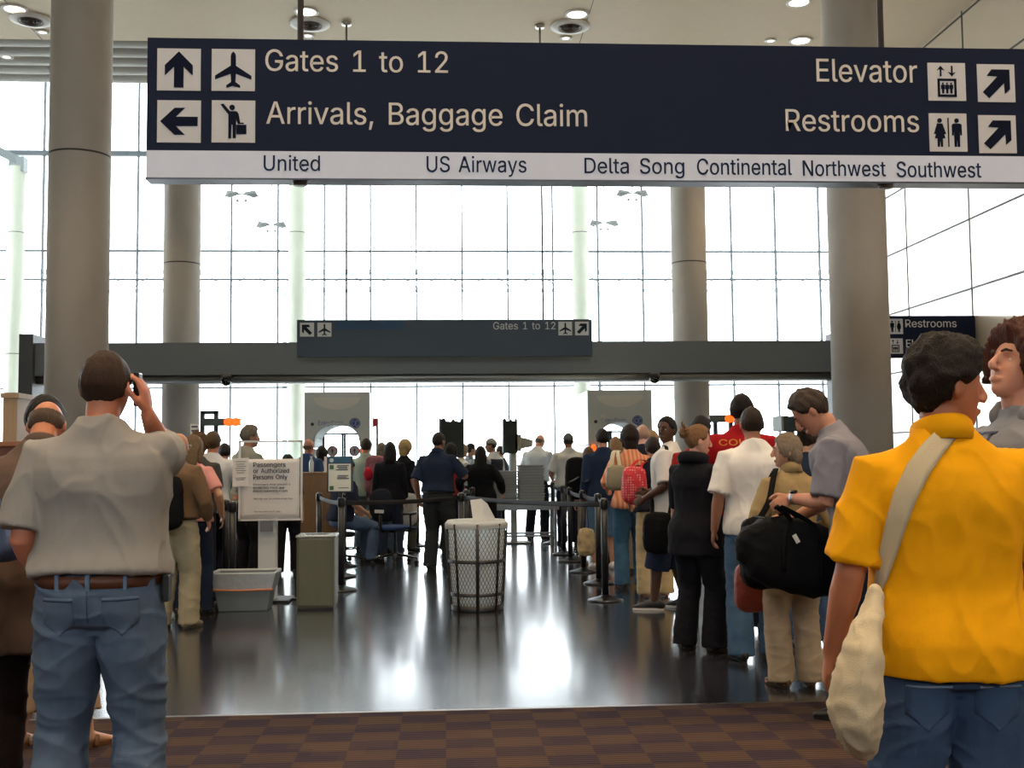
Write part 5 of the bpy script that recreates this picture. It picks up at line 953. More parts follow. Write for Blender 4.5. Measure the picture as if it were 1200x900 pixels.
put('navy_top', 706, 500, 14.0, 'person in a navy long-sleeved top and denim shorts in the queue by the belt posts', rot=6, w=1.08, sk=SK2, hair=('short', (28, 24, 24)), top=dict(c=(32, 46, 70), sleeve=1.8, hem=.86, loose=.036), bot=dict(kind='shorts', c=(84, 112, 140), m=denim, len=1.15, rad=(.12, .1, .1)), shoe=(214, 212, 208), ra=ARMF(1))
put('queue_dark', 721, 510, 15.2, 'fair-haired person between the navy top and the orange blouse', rot=-20, sex='f', hair=('long', (150, 118, 84)), top=dict(c=(60, 62, 70)), bot=dict(c=(50, 70, 96), m=denim))
put('pale_head', 753, 495, 13.6, 'shaven-headed person in navy behind the orange striped blouse', rot=-5, w=1.1, sk=(222, 170, 150), hair=('buzz', (200, 160, 140)), top=dict(c=(36, 40, 56)), bot=dict(c=(120, 108, 90)))
put('queue_blond', 764, 503, 14.6, 'fair-haired person farthest back in the right-hand queue, by the scanner arch', rot=-10, sex='f', hair=('bob', (176, 140, 100)), top=dict(c=(150, 96, 70)), bot=dict(c=(60, 64, 80)))
put('cap_queue', 733, 508, 16.2, 'dark-haired person in a dark top just in front of the right scanner arch', rot=0, hair=('short', (26, 24, 26)), top=dict(c=(30, 32, 44)), bot=dict(c=(40, 44, 56)))
put('backpack_girl', 690, 522, 15.6, 'brown-haired person in a pink top wearing a black backpack', rot=10, sex='f', sk=SK1, hair=('long', (96, 68, 46)), top=dict(c=(206, 160, 148), sleeve=.9, hem=.9), bot=dict(c=(150, 122, 92)), shoe=(190, 186, 180))
put('cap_white', 666, 506, 18.0, 'person in a white shirt and grey cap beside the belt posts', rot=4, w=1.14, sk=(176, 120, 94), hair=('cap', (60, 54, 48), dict(capc=(96, 100, 98))), top=dict(c=(206, 208, 204), sleeve=.9, hem=.9, loose=.034), bot=dict(c=(36, 42, 58)), la=ARMF(-1, .22, .25, 1.02))
put('officer_bald', 628, 510, 19.2, 'bald officer in a white uniform shirt leaning over the tray table', H=1.86, rot=-28, w=1.16, sk=(190, 140, 118), hair=('bald', (120, 104, 92), dict(top=.1)), head=(-8, 22, 0), lean=10, top=dict(c=(196, 206, 214), sleeve=.95, hem=.95, loose=.03), bot=dict(c=(26, 30, 40)), ra=((.16, .33, .98), (.8, -1, 0)))
# middle, beyond the basket
put('guard', 513, 504, 14.4, 'guard in a navy polo and dark trousers standing in the middle of the hall', rot=-24, w=1.16, belly=.01, sk=(140, 98, 76), hair=('short', (40, 34, 32), dict(th=.008)), head=(-14, 2, 0), top=dict(c=(34, 44, 64), sleeve=.95, hem=.97, loose=.03, collar=(34, 44, 64)), bot=dict(c=(40, 44, 46), rad=(.115, .086, .084)), beltc=(20, 20, 20),
    la=((-.28, .02, .9), (-.3, -1, 0)), ra=((.22, .28, 1.17), (.8, -.8, -.3)), feet={-1: (-.1, -.04, 5), 1: (.12, .06, -30)})
put('black_wide', 563, 521, 16.5, 'person in a long black coat with long black hair, behind the wire basket', rot=-12, sex='f', w=1.35, sk=SK2, hair=('long', (22, 20, 20)), top=dict(c=(16, 18, 22), sleeve=1.95, hem=.45, loose=.05, name='coat', flare=.06), bot=dict(c=(20, 20, 24)), la=((-.34, .12, 1.0), (-.5, -1, 0)), ra=((.34, .1, .98), (.5, -1, 0)))
put('red_top', 528, 517, 17.0, 'dark-haired person in a red top just right of the guard', rot=-30, sex='f', hair=('long', (30, 26, 26)), top=dict(c=(176, 56, 54), sleeve=1.9, hem=.9), bot=dict(c=(36, 36, 44)))
put('white_blouse', 541, 519, 19.2, 'person in a pale blouse between the red top and the black coat', rot=-60, sex='f', hair=('bob', (150, 130, 100)), top=dict(c=(200, 202, 200), sleeve=1.8, hem=.9), bot=dict(c=(60, 60, 70)))
put('mid_short', 551, 518, 20.4, 'short-haired person beneath the left monitor, facing right', rot=-70, hair=('short', (50, 46, 44)), top=dict(c=(150, 156, 160)), bot=dict(c=(50, 54, 66)))
put('cap_officer', 577, 512, 19.0, 'officer in a cap and dark vest over a white shirt, facing left', rot=50, sk=SK2, w=1.05, hair=('cap', (50, 46, 44), dict(capc=(150, 154, 156))), head=(30, 5, 0), top=dict(c=(190, 196, 200), sleeve=.95, hem=.92), bot=dict(c=(30, 34, 44)), la=((-.1, .34, 1.05), (-.6, -1, 0)))
put('left_facing', 587, 521, 20.2, 'dark-haired officer right of the one in the cap, facing left', rot=70, hair=('short', (40, 36, 34)), top=dict(c=(44, 50, 62)), bot=dict(c=(30, 34, 44)))
put('black_hair', 457, 516, 16.2, 'person in a black top with long dark hair, right of the pink rucksack', rot=-4, sex='f', w=1.14, hair=('long', (28, 24, 24), dict(len=-.22)), top=dict(c=(22, 24, 30), sleeve=1.9, hem=.84, loose=.035), bot=dict(c=(46, 56, 78), m=denim))
put('blonde', 474, 514, 17.2, 'blonde person in a black top holding a white carrier bag', rot=-40, sex='f', sk=SK3, hair=('bob', (190, 164, 112), dict(th=.03)), top=dict(c=(28, 30, 36), sleeve=.9, hem=.88), bot=dict(c=(90, 92, 84)), la=((-.2, .05, .9), (-.4, -1, 0)))
put('grey_head', 447, 517, 17.0, 'grey-haired person wearing a pink patterned rucksack', rot=-6, sex='f', hair=('bob', (118, 112, 98), dict(th=.014)), top=dict(c=(60, 60, 66), sleeve=1.9, hem=.88), bot=dict(c=(84, 104, 126), m=denim))
put('mint_shirt', 429, 512, 17.3, 'person in a pale mint shirt beside the left scanner arch', rot=-14, sk=SK2, w=1.05, hair=('short', (50, 42, 36)), top=dict(c=(176, 196, 184), sleeve=1.9, hem=.86, loose=.035), bot=dict(c=(110, 130, 146), m=denim))
# left-hand queue and desk
put('khaki_old', 207, 503, 9.7, 'bald person with glasses in a brown shirt and khaki trousers, right of the grey shirt', rot=-14, w=1.08, sk=(196, 140, 112), hair=('bald', (190, 176, 160), dict(top=.15)), head=(-28, 4, 0), top=dict(c=(112, 88, 66), sleeve=1.85, hem=.97, loose=.036, fold=1.6), bot=dict(c=(158, 148, 122), rad=(.115, .088, .088), fold=1.6), shoe=(150, 136, 112), beltc=(30, 26, 24), vox=.009,
    ra=((.23, .17, .94), (.6, -1, 0)), la=ARMF(-1))
put('pink_sleeve', 226, 507, 10.5, 'person with long light brown hair and a pink sleeve, beside the brown shirt', rot=-10, sex='f', w=1.08, hair=('long', (110, 90, 66)), head=(-10, 0, 0), top=dict(c=(214, 150, 144), sleeve=.75, hem=.9), bot=dict(c=(30, 40, 62), m=denim), ra=((.27, .1, .98), (.6, -1, 0)))
put('curly_brown', 232, 505, 11.6, 'brown curly-haired person between the pink sleeve and the white long-sleeved top', rot=0, hair=('curly', (96, 70, 46), dict(th=.016)), top=dict(c=(70, 70, 66)), bot=dict(c=(40, 44, 52)))
put('white_long', 249, 503, 12.0, 'person in a white long-sleeved top and navy trousers, left of the paper notice sign', rot=-6, w=1.06, sk=(196, 130, 100), hair=('short', (84, 70, 50), dict(th=.016)), top=dict(c=(204, 206, 208), sleeve=1.6, hem=.88, loose=.034), bot=dict(c=(24, 28, 42), rad=(.115, .09, .09)), ra=((.23, .22, 1.06), (.7, -1, 0)))
put('queue_small', 263, 517, 14.5, 'dark-haired person behind the white long-sleeved top', rot=0, hair=('short', (50, 44, 40)), top=dict(c=(70, 74, 76)), bot=dict(c=(40, 40, 46)))
put('grey_tall', 291, 496, 12.9, 'tall grey-haired person in a grey shirt behind the paper notice sign', rot=-50, w=1.15, sk=(170, 124, 100), hair=('full', (104, 98, 86), dict(th=.02)), head=(-16, 4, 0), top=dict(c=(150, 148, 140), sleeve=.9, hem=.9, loose=.034), bot=dict(c=(20, 20, 26), rad=(.115, .09, .09)))
put('green_top', 277, 540, 13.2, 'child in a green top and pink trousers half hidden by the notice sign', H=1.36, rot=-10, sex='f', hair=('long', (70, 54, 40)), top=dict(c=(104, 158, 74), sleeve=.9, hem=.9), bot=dict(c=(204, 130, 150)))
put('behind_notice', 337, 531, 14.0, 'dark-haired person in black trousers seen between the notice sign and the desk', rot=0, sex='f', hair=('bob', (34, 28, 26)), top=dict(c=(60, 64, 74)), bot=dict(c=(20, 20, 26)))
put('blue_shirt', 361, 512, 17.3, 'bald person in a blue shirt behind the brown desk', rot=-20, w=1.1, sk=(190, 130, 108), hair=('bald', (120, 100, 84), dict(top=.1)), top=dict(c=(58, 80, 116), sleeve=.95, hem=.92), bot=dict(c=(30, 30, 40)))
put('desk_dark', 377, 522, 18.0, 'dark-haired person in a pale top behind the brown desk', rot=0, sex='f', hair=('bob', (36, 28, 24), dict(th=.026)), top=dict(c=(196, 190, 170)), bot=dict(c=(40, 40, 46)))
_p = at(400, 575, 15.4)
SEATED = person('seated', 'seated person in a navy shirt and jeans beside the desk, behind the small notice', (_p.x, 15.4, 0), 1.8, rot=-62, w=1.16, hair=('short', (26, 24, 24)), head=(30, 6, 0), seat=.56, lean=8, top=dict(c=(30, 36, 54), sleeve=.95, hem=.9, loose=.036), bot=dict(c=(88, 110, 140), m=denim, waist=.99),
    feet={-1: (-.14, .42, 5), 1: (.14, .36, -8)}, la=((-.2, .3, 1.0), (-.6, -1, 0)), ra=((.2, .28, 1.0), (.6, -1, 0)))

# ================================================================ furniture and equipment
def basket():
    c = ground(559, 714); c.z = 0; Y = c.y
    rt_, rb_ = .285, .235; h = at(559, 612, Y + .02).z - .005
    t = thing('wire_waste_basket', 'tall black wire mesh waste basket with a clear plastic liner', 'waste basket', c)
    bk = paint((18, 20, 24), .45)
    R_ = lambda z: rb_ + (rt_ - rb_) * z / h
    g = G()
    for z, w_ in ((.03, .05), (.155, .03), (.46, .032), (h - .02, .05)):
        g.lathe((0, 0, z), [(R_(z) + .006, -w_ / 2), (R_(z) + .008, w_ / 2), (R_(z) - .002, w_ / 2), (R_(z) - .004, -w_ / 2), (R_(z) + .006, -w_ / 2)], n=40, closed=False)
    obj('band', g, bk, t)
    for k in range(8):
        a = R(-90 + k * 45); u_ = V((math.cos(a), math.sin(a), 0)); v_ = V((-u_.y, u_.x, 0))
        obj('upright', G().tube([u_ * (R_(0) + .008) + V((0, 0, .0)), u_ * (R_(h) + .008) + V((0, 0, h))], [(.016, .007)] * 2, n=8, side=v_, cap='flat'), bk, t)
    g = G(); n = 46; rows = 22
    for k in range(n):
        for s in (-1, 1):
            pts = []
            for i in range(rows + 1):
                z = .03 + (h - .06) * i / rows; a = 2 * math.pi * (k + .5 * (i % 2) * s) / n; pts.append((R_(z) * math.cos(a), R_(z) * math.sin(a), z))
            if s == 1 or True:
                pts2 = [V(p) for p in pts]; vs = []; fs = []
                for i, q in enumerate(pts2):
                    rad = V((q.x, q.y, 0)).normalized(); tn = V((-rad.y, rad.x, 0)) * .0017
                    vs += [q - tn, q + tn, q + tn + rad * .003, q - tn + rad * .003]
                for i in range(rows):
                    for j in range(4): fs.append((i * 4 + j, i * 4 + (j + 1) % 4, i * 4 + 4 + (j + 1) % 4, i * 4 + 4 + j))
                g.add(vs, fs, 0, False)
    obj('mesh_panel', g, bk, t)
    obj('bottom', G().lathe((0, 0, .01), [(rb_ - .01, 0), (rb_ - .01, .015)], n=32), bk, t)
    # liner
    m = bpy.data.materials.new('liner'); m.use_nodes = True; b = m.node_tree.nodes['Principled BSDF']; b.inputs['Base Color'].default_value = lin((240, 242, 240)); b.inputs['Roughness'].default_value = .4
    b.inputs['Subsurface Weight'].default_value = 0; b.inputs['Transmission Weight'].default_value = 0
    nt = m.node_tree; tl = nt.nodes.new('ShaderNodeBsdfTranslucent'); tl.inputs[0].default_value = lin((236, 248, 255)); mx = nt.nodes.new('ShaderNodeMixShader'); mx.inputs[0].default_value = .55
    nt.links.new(b.outputs[0], mx.inputs[1]); nt.links.new(tl.outputs[0], mx.inputs[2]); nt.links.new(mx.outputs[0], nt.nodes['Material Output'].inputs[0])
    vs = []; fs = []; n = 72; zs = [.05 + (h - .02) * i / 16 for i in range(17)]
    prof = [(R_(z) - .014, z) for z in zs] + [(R_(h) + .004, h + .008), (R_(h) + .012, h + .0), (R_(h) + .013, h - .02), (R_(h) + .011, h - .04)]
    for i, (r, z) in enumerate(prof):
        for j in range(n):
            a = 2 * math.pi * j / n; rr = r + (.010 * noise.noise((math.cos(a) * 4, math.sin(a) * 4, z * 5)) if i < 16 else .003 * noise.noise((math.cos(a) * 9, math.sin(a) * 9, z * 30)))
            rr = min(rr, r + .002) if i < 16 else rr
            zz = z - (.03 * abs(noise.noise((a * 1.3, 2, 1))) if i == len(prof) - 1 else 0); vs.append((rr * math.cos(a), rr * math.sin(a), zz))
    for i in range(len(prof) - 1):
        for j in range(n): fs.append((i * n + j, i * n + (j + 1) % n, (i + 1) * n + (j + 1) % n, (i + 1) * n + j))
    fs.append(tuple(reversed(range(n))))
    obj('liner', G().add(vs, fs), m, t)
    def P3(u, v, dy=0): return at(u, v, Y + dy)
    p0, p1, p2, p3 = P3(551, 586, .05), P3(564, 584.5, .05), P3(580, 607, .02), P3(556, 622, .03)
    g = G(); P = [p0, p1, P3(571, 590, .03), p2, P3(577, 622, .02), p3]; nn = V((0, 1, 0)) * .002
    cen = sum(P, V()) / 6 + V((0, .01, 0)); vs = P + [q + nn for q in P] + [cen, cen + nn]; fs = []
    for i in range(6): j = (i + 1) % 6; fs += [(i, j, 12), (j + 6, i + 6, 13), (i, i + 6, j + 6, j)]
    tag(obj('paper_sheet', g.add(vs, fs, 0, False), paper()), 'crumpled white paper sticking out of the wire waste basket', 'paper')
    for (u, v, c_) in ((551, 668, (150, 112, 78)), (562, 660, (180, 150, 120))):
        q = P3(u, v, -.0); d_ = V((q.x - c.x, q.y - c.y, 0)); rr = R_(q.z) - .075
        loc = c + V(((q.x - c.x), -math.sqrt(max(rr * rr - (q.x - c.x) ** 2, 0)), q.z))
        o = G().sphere((0, 0, 0), .05, n=18, m=12, fn=lambda d: d * .05 * (1 + .45 * noise.noise(d * 2.3)))
        tag(obj('crumpled_wrapper', o, paper(c_), loc=loc), 'brown crumpled wrapper low in the wire waste basket' if u == 551 else 'pale crumpled wrapper in the wire waste basket, right of the brown one', 'wrapper')
basket()

def green_bin():
    c = ground(372, 712); c.z = 0; h = at(372, 626, c.y).z; t = thing('waste_bin', 'greenish brushed metal waste bin right of the grey plastic bin', 'waste bin', c)
    g = G(); g.box((0, 0, h / 2), (.36, .36, h - .03), bev=.03); obj('body', g, mat('brushed_green', (106, 104, 84), .42, metal=.5, bump=.06, scale=120, stretch=(1, 1, .05), var=.08), t)
    g = G(); g.box((0, 0, h - .012), (.375, .375, .03), bev=.012); obj('lid', g, metal((196, 198, 190), .25), t)
    obj('lid_opening', G().lathe((0, 0, h + .001), [(.12, 0), (.12, .004)], n=28), plastic((40, 42, 40)), t)
    obj('base', G().box((0, 0, .012), (.34, .34, .024), bev=.005), plastic((34, 34, 34)), t)
green_bin()

def grey_bin():
    c = ground(288, 714); c.z = 0; h = at(288, 670, c.y).z + .0; w0 = at(316, 700, c.y).x - at(260, 700, c.y).x; w1 = at(324, 680, c.y).x - at(251, 680, c.y).x
    t = thing('waste_bin', 'low grey plastic waste bin with a clear liner under the notice sign', 'waste bin', c)
    def ringed(a, b, z): return [V((x * a / 2, y * b / 2, z)) for x, y in ((-1, -1), (1, -1), (1, 1), (-1, 1))]
    def shell(levels, m, name, th=.01):
        vs = []; fs = []
        for (a, b, z) in levels: vs += ringed(a, b, z)
        for i in range(len(levels) - 1):
            for j in range(4): fs.append((i * 4 + j, i * 4 + (j + 1) % 4, i * 4 + 4 + (j + 1) % 4, i * 4 + 4 + j))
        fs.append((3, 2, 1, 0)); o = obj(name, G().add(vs, fs, 0, False), m, t)
        bv = o.modifiers.new('bevel', 'BEVEL'); bv.width = .012; bv.segments = 2
        return o
    shell([(w0, .30, 0), (w1 - .01, .38, h), (w1 + .02, .41, h), (w1 + .02, .41, h - .025), (w1, .385, h - .025)][:3] + [(w1 - .03, .36, h), (w0 - .03, .28, .02)], plastic((112, 120, 124), .5), 'body')
    k = .62
    shell([(w0 + (w1 - w0) * .52 + .02, .36, h * .56), (w1 + .03, .42, h - .01), (w1 + .035, .425, h + .012), (w1 - .02, .37, h + .01), (w1 - .05, .34, h - .12)][::1], mat('liner_film', (176, 184, 186), .25, bump=.8, scale=14, var=.15), 'liner')
    g = G(); a, b, z = w0 + (w1 - w0) * .55 + .03, .375, h * .58
    g.tube([(-a / 2, -b / 2 - .004, z), (0, -b / 2 - .012, z - .006), (a / 2, -b / 2 - .004, z)], [.010, .008, .010], n=8); obj('liner_band', g, plastic((196, 120, 84)), t)
grey_bin()

def notice():
    c = ground(309, 704); c.z = 0; Y = c.y
    def Lp(u, v): p = at(u, v, Y - .10); return p.x - c.x, p.z
    t = thing('notice_stand', 'white notice sign on a square post telling who may pass', 'sign', c)
    obj('post', G().box((at(314, 650, Y).x - c.x, 0, .42), (.18, .12, .84), bev=.008), mat('white_metal', (206, 208, 208), .4, bump=.02, scale=40, var=.04), t)
    obj('foot', G().box((.03, 0, .012), (.5, .42, .024), bev=.008), plastic((30, 30, 32)), t)
    obj('cross_foot', G().box((.30, .02, .012), (.28, .05, .022), bev=.006), plastic((26, 26, 28)), t)
    x0, z0 = Lp(279.5, 610.5); x1, z1 = Lp(354.5, 516)
    g = G(); y = -.10
    for a, b in (((x0 + .008), .0), ((x1 - .008), .0)): g.box((a, y, (z0 + z1) / 2), (.018, .03, z1 - z0))
    for a in (z0 + .008, z1 - .008): g.box(((x0 + x1) / 2, y, a), (x1 - x0, .03, .018))
    obj('frame', g, mat('white_metal', (206, 208, 208), .4, bump=.02, scale=40, var=.04), t)
    obj('bracket', G().box((at(314, 600, Y).x - c.x, -.05, .80), (.12, .1, .2)), metal((150, 150, 150)), t)
    obj('clear_panel', G().box(((x0 + x1) / 2, y + .004, (z0 + z1) / 2), (x1 - x0 - .02, .006, z1 - z0 - .02)), ACRYL, t)
    px0, pz0 = Lp(281, 608); px1, pz1 = Lp(351.5, 537.5)
    vs = []; fs = []; nx, nz = 12, 12
    for i in range(nz + 1):
        for j in range(nx + 1):
            X = px0 + (px1 - px0) * j / nx; Z = pz0 + (pz1 - pz0) * i / nz; vs.append((X, y - .006 - .004 * noise.noise((X * 7, Z * 9, 1)), Z))
    for i in range(nz):
        for j in range(nx): a = i * (nx + 1) + j; fs.append((a, a + 1, a + nx + 2, a + nx + 1))
    g = G().add(vs, fs); pm = obj('sheet', g, paper((212, 210, 208)), t); sd = pm.modifiers.new('solid', 'SOLIDIFY'); sd.thickness = .002; sd.offset = -1
    ik = paint((40, 44, 64)); ig = paint((96, 98, 106))
    def T(s, u0, u1, vc, vb, m, bold=.006):
        xa, za = Lp(u0, vb); xb, _ = Lp(u1, vb); _, zc = Lp(u0, vc); lettering(s, (xa, y - .013, za), xb - xa, zc - za, m, pm, th=.002, bold=bold)
    T('Passengers', 297, 335, 542, 547.2, ik, .016); T('or Authorized', 297, 339, 549.3, 554.4, ik, .016); T('Persons Only', 297, 337, 556.5, 561.8, ik, .016)
    T('Passengers must present a', 297, 340, 566.5, 569, ig); T('BOARDING PASS and', 297, 333, 570.5, 573, ik); T('PHOTO IDENTIFICATION', 297, 337, 574.5, 577, ik)
    T('This sign may be posted at any time', 297, 343, 583.5, 585.5, ig); T('Have your pass and ID ready', 298, 329, 598.5, 600.3, ig)
    qx0, qz0 = Lp(273, 570.5); qx1, qz1 = Lp(292, 537)
    g = G().poly([(qx0, qz0), (qx1, qz0 + .005), (qx1, qz1 + .004), (qx0, qz1)], y - .026, y - .0225)
    s2 = obj('taped_sheet', g, paper((220, 218, 214)), t); s2['label'] = 'small white sheet taped to the left edge'
    g = G()
    for k, v in enumerate((541, 544, 546.5, 549, 551.5, 554, 560, 562)):
        xa, za = Lp(276 + (k % 3), v); xb, _ = Lp(289 - (k % 2) * 2, v); g.box(((xa + xb) / 2, y - .0275, za), (xb - xa, .002, .005))
    obj('print_lines', g, ig, s2)
notice()

BLK = plastic((20, 21, 24), .4)
def post_base(t, h):
    obj('base', G().lathe((0, 0, 0), [(.175, 0), (.175, .012), (.15, .022), (.06, .045), (.04, .06)], n=32), metal((58, 60, 64), .3), t)
    obj('post', G().lathe((0, 0, .04), [(.034, 0), (.034, h - .10)], n=20), BLK, t)
    q = obj('cassette', G().lathe((0, 0, h - .10), [(.036, 0), (.042, .006), (.042, .085), (.034, .10)], n=20), BLK, t)
    obj('button', G().lathe((0, 0, h), [(.02, 0), (.018, .008)], n=14), metal((190, 194, 196), .25), q)
POSTS = {}
def stanchion(key, u, v, label, top=None, h=1.0):
    c = ground(u, v); c.z = 0
    t = thing('queue_post', label, 'stanchion', c, 0, 'black belt posts'); post_base(t, h); POSTS[key] = (t, c, h); return t
def belt(a, b, dz=-.055, own=None):                        # the woven belt drawn out of one post to the next
    t, c, h = POSTS[a]; c2 = POSTS[b][1] if isinstance(b, str) else V(b); h2 = POSTS[b][2] if isinstance(b, str) else h
    p0 = V((0, 0, h + dz)); p1 = V((c2.x - c.x, c2.y - c.y, h2 + dz)); d = (p1 - p0).normalized(); p0 += d * .04; p1 -= d * .04
    n_ = 8; P = [p0.lerp(p1, i / n_) - V((0, 0, .02 * (1 - (2 * i / n_ - 1) ** 2))) for i in range(n_ + 1)]
    obj('belt', G().tube(P, [(.025, .002)] * (n_ + 1), n=8, side=(0, 0, 1), cap='flat'), mat('webbing', (18, 20, 26), .6, bump=.2, scale=300, var=.1), t)
for k, u, v, l in (('r1', 709.5, 704, 'belt post nearest the camera in the right row'), ('r2', 702, 684, 'second belt post of the right row, by the orange blouse'), ('r3', 684, 670.5, 'third belt post of the right row, with a bag hanging beside it'), ('r4', 668.5, 658, 'fourth belt post of the right row'), ('r5', 661, 650, 'fifth belt post of the right row'), ('r6', 648.5, 637, 'belt post at the far end of the right row, by the tray table'),
                   ('l1', 400, 692, 'belt post carrying the small framed notice, right of the green bin'), ('l2', 401, 676, 'second belt post behind the small framed notice'), ('l3', 403, 664, 'third belt post behind the small framed notice'), ('l4', 374, 672, 'belt post right behind the green metal bin'),
                   ('m1', 541, 676, 'belt post just behind the left edge of the wire basket'), ('m2', 547, 665, 'middle belt post behind the wire basket'), ('m3', 554, 655, 'farthest belt post behind the wire basket'), ('m4', 489, 640, 'belt post with a flat base behind the office chair'),
                   ('s1', 272, 706, 'belt post in front of the white long-sleeved top'), ('s2', 264, 699, 'belt post left of the notice sign, behind the nearer one')):
    stanchion(k, u, v, l)
for a, b in (('r1', 'r2'), ('r2', 'r3'), ('r3', 'r4'), ('r4', 'r5'), ('r5', 'r6'), ('l1', 'l2'), ('l2', 'l3'), ('m1', 'm2'), ('m2', 'm3'), ('r1', 'm1'), ('m1', 'l1'), ('l4', 'l1'), ('s1', 's2')): belt(a, b)
_p6 = POSTS['r6'][1]; belt('r6', (_p6.x - 1.6, _p6.y + .1, 0)); POSTS['x'] = None
stanchion('m5', *[x for x in (590, 637)], 'belt post in front of the tray table')
# framed notice on the nearest left post
t, c, h = POSTS['l1']
def small_notice():
    Y = c.y - .06; x0, z0, x1, z1 = at(383, 577, Y).x, at(383, 577, Y).z, at(413.5, 534.5, Y).x, at(413.5, 534.5, Y).z
    s = thing('framed_notice', 'small framed notice with a blue header on top of a belt post', 'sign', ((x0 + x1) / 2, Y, z0)); w_, h_ = x1 - x0, z1 - z0
    obj('frame', G().box((0, 0, h_ / 2), (w_, .03, h_), bev=.01), plastic((36, 46, 58), .4), s)
    obj('sheet', G().box((0, -.016, h_ * .41), (w_ * .86, .004, h_ * .76)), paper((216, 218, 206)), s)
    hd = obj('header', G().box((0, -.016, h_ * .89), (w_ * .86, .004, h_ * .17)), paint((40, 88, 116)), s)
    obj('emblem', G().poly(circ(-w_ * .31, h_ * .89, .022), -.021, -.0175), paint((190, 204, 206)), hd)
    g = G(); g.box((-w_ * .31, -.019, h_ * .70), (.045, .003, .045)); g.box((-w_ * .31, -.019, h_ * .12), (.045, .003, .045)); obj('pictogram', g, paint((66, 104, 66)), s)
    g = G()
    for k, z in enumerate((.74, .70, .66, .62, .46, .42, .38)): g.box((.035 - .01 * (k % 2), -.019, h_ * z), (w_ * (.46 - .05 * (k % 3)), .003, .010))
    g.box((.04, -.019, h_ * .12), (w_ * .4, .003, .008)); obj('print_lines', g, paint((80, 84, 96)), s)
    obj('clamp', G().box((0, .03, -.01), (.05, .05, .09)), plastic((30, 32, 34)), s)
small_notice()

def desk():
    c = V((at(374, 600, 16.1).x, 16.1, 0)); h = at(374, 556, 15.8).z; w_ = at(401, 580, 15.8).x - at(347, 580, 15.8).x
    t = thing('check_desk', 'brown wooden check desk behind the small framed notice', 'desk', c)
    wood = mat('wood', (126, 92, 56), .5, bump=.05, scale=14, stretch=(6, 6, .6), var=.25, vscale=8)
    g = G(); g.box((0, -.3, h / 2), (w_, .04, h)); obj('front_panel', g, wood, t)
    for s in (-1, 1): obj('side_panel', G().box((s * (w_ / 2 - .02), 0, h / 2), (.04, .6, h)), wood, t)
    obj('desk_top', G().box((0, 0, h + .015), (w_ + .06, .66, .03), bev=.006), wood, t)
    b = thing('bottle', 'clear plastic bottle standing on the brown check desk', 'bottle', c + V((-.10, -.1, h + .03)))
    obj('body', G().lathe((0, 0, 0), [(.032, 0), (.034, .02), (.034, .14), (.014, .19), (.013, .21)], n=18), plastic((190, 204, 206), .15), b); obj('bottle_cap', G().lathe((0, 0, .208), [(.015, 0), (.015, .018)], n=14), plastic((220, 222, 224)), b)
    q = thing('document_holder', 'white upright document holder on the brown check desk', 'holder', c + V((.12, 0, h + .03)))
    obj('stand', G().box((0, 0, .008), (.12, .08, .016)), plastic((210, 212, 210)), q); obj('sheet', G().box((0, 0, .12), (.1, .004, .2)), paper(), q)
desk()

def office_chair(key, loc, rz, label, fab):
    t = thing('office_chair', label, 'chair', loc, rz); f = cloth(fab); bk = plastic((22, 22, 24), .4)
    b_ = obj('base', G().lathe((0, 0, .09), [(.05, 0), (.05, .06), (.03, .08)], n=16), bk, t)
    for k in range(5):
        a = R(72 * k + 20); u_ = V((math.cos(a), math.sin(a), 0))
        l = obj('leg', G().tube([u_ * .03 + V((0, 0, .13)), u_ * .2 + V((0, 0, .105)), u_ * .31 + V((0, 0, .085))], [(.028, .02), (.024, .016), (.018, .012)], n=10, side=(-u_.y, u_.x, 0)), bk, t)
        w_ = V((-u_.y, u_.x, 0)); g = G()
        for s in (-1, 1): g.cyl(u_ * .31 + V((0, 0, .028)) + w_ * (.008 * s), u_ * .31 + V((0, 0, .028)) + w_ * (.022 * s), .028, n=16)
        g.cyl(u_ * .31 + V((0, 0, .03)), u_ * .31 + V((0, 0, .09)), .008, n=8); obj('caster', g, bk, l)
    obj('gas_column', G().lathe((0, 0, .14), [(.025, 0), (.025, .14), (.018, .14), (.018, .30)], n=16), metal((60, 62, 66), .3), t)
    g = G(); g.box((0, 0, .445), (.2, .24, .03)); obj('tilt_plate', g, bk, t)
    g = G(); g.tube([(0, -.24, .49), (0, -.1, .495), (0, .1, .49), (0, .23, .475)], [(.18, .025), (.235, .036), (.24, .036), (.19, .022)], n=28, side=(1, 0, 0), e=.7); obj('seat', g, f, t)
    g = G(); g.tube([(0, .05, .43), (0, -.26, .44), (0, -.30, .52), (0, -.29, .70)], [(.03, .008)] * 4, n=8, side=(1, 0, 0)); obj('back_support', g, bk, t)
    g = G(); g.tube([(0, -.255, .60), (0, -.275, .70), (0, -.285, .82), (0, -.285, .93), (0, -.275, 1.0)], [(.15, .02), (.205, .03), (.215, .032), (.19, .028), (.12, .018)], n=28, side=(1, 0, 0), e=.8); bo = obj('backrest', g, cloth((26, 30, 40)), t)
    obj('label_patch', G().box((0, -.321, .72), (.16, .004, .045)), paper((206, 206, 200)), bo)
    for s in (-1, 1):
        obj('armrest', G().tube([(s * .2, .0, .45), (s * .28, .0, .46), (s * .285, -.02, .66), (s * .28, .10, .685), (s * .28, -.16, .685)], [.014, .014, .014, .018, .018], n=10), bk, t)
    return t
_c = ground(463, 661); office_chair('a', (_c.x, _c.y, 0), R(-38), 'empty black and blue office chair on castors in the middle of the hall', (44, 66, 108))
_c = ground(420, 655)
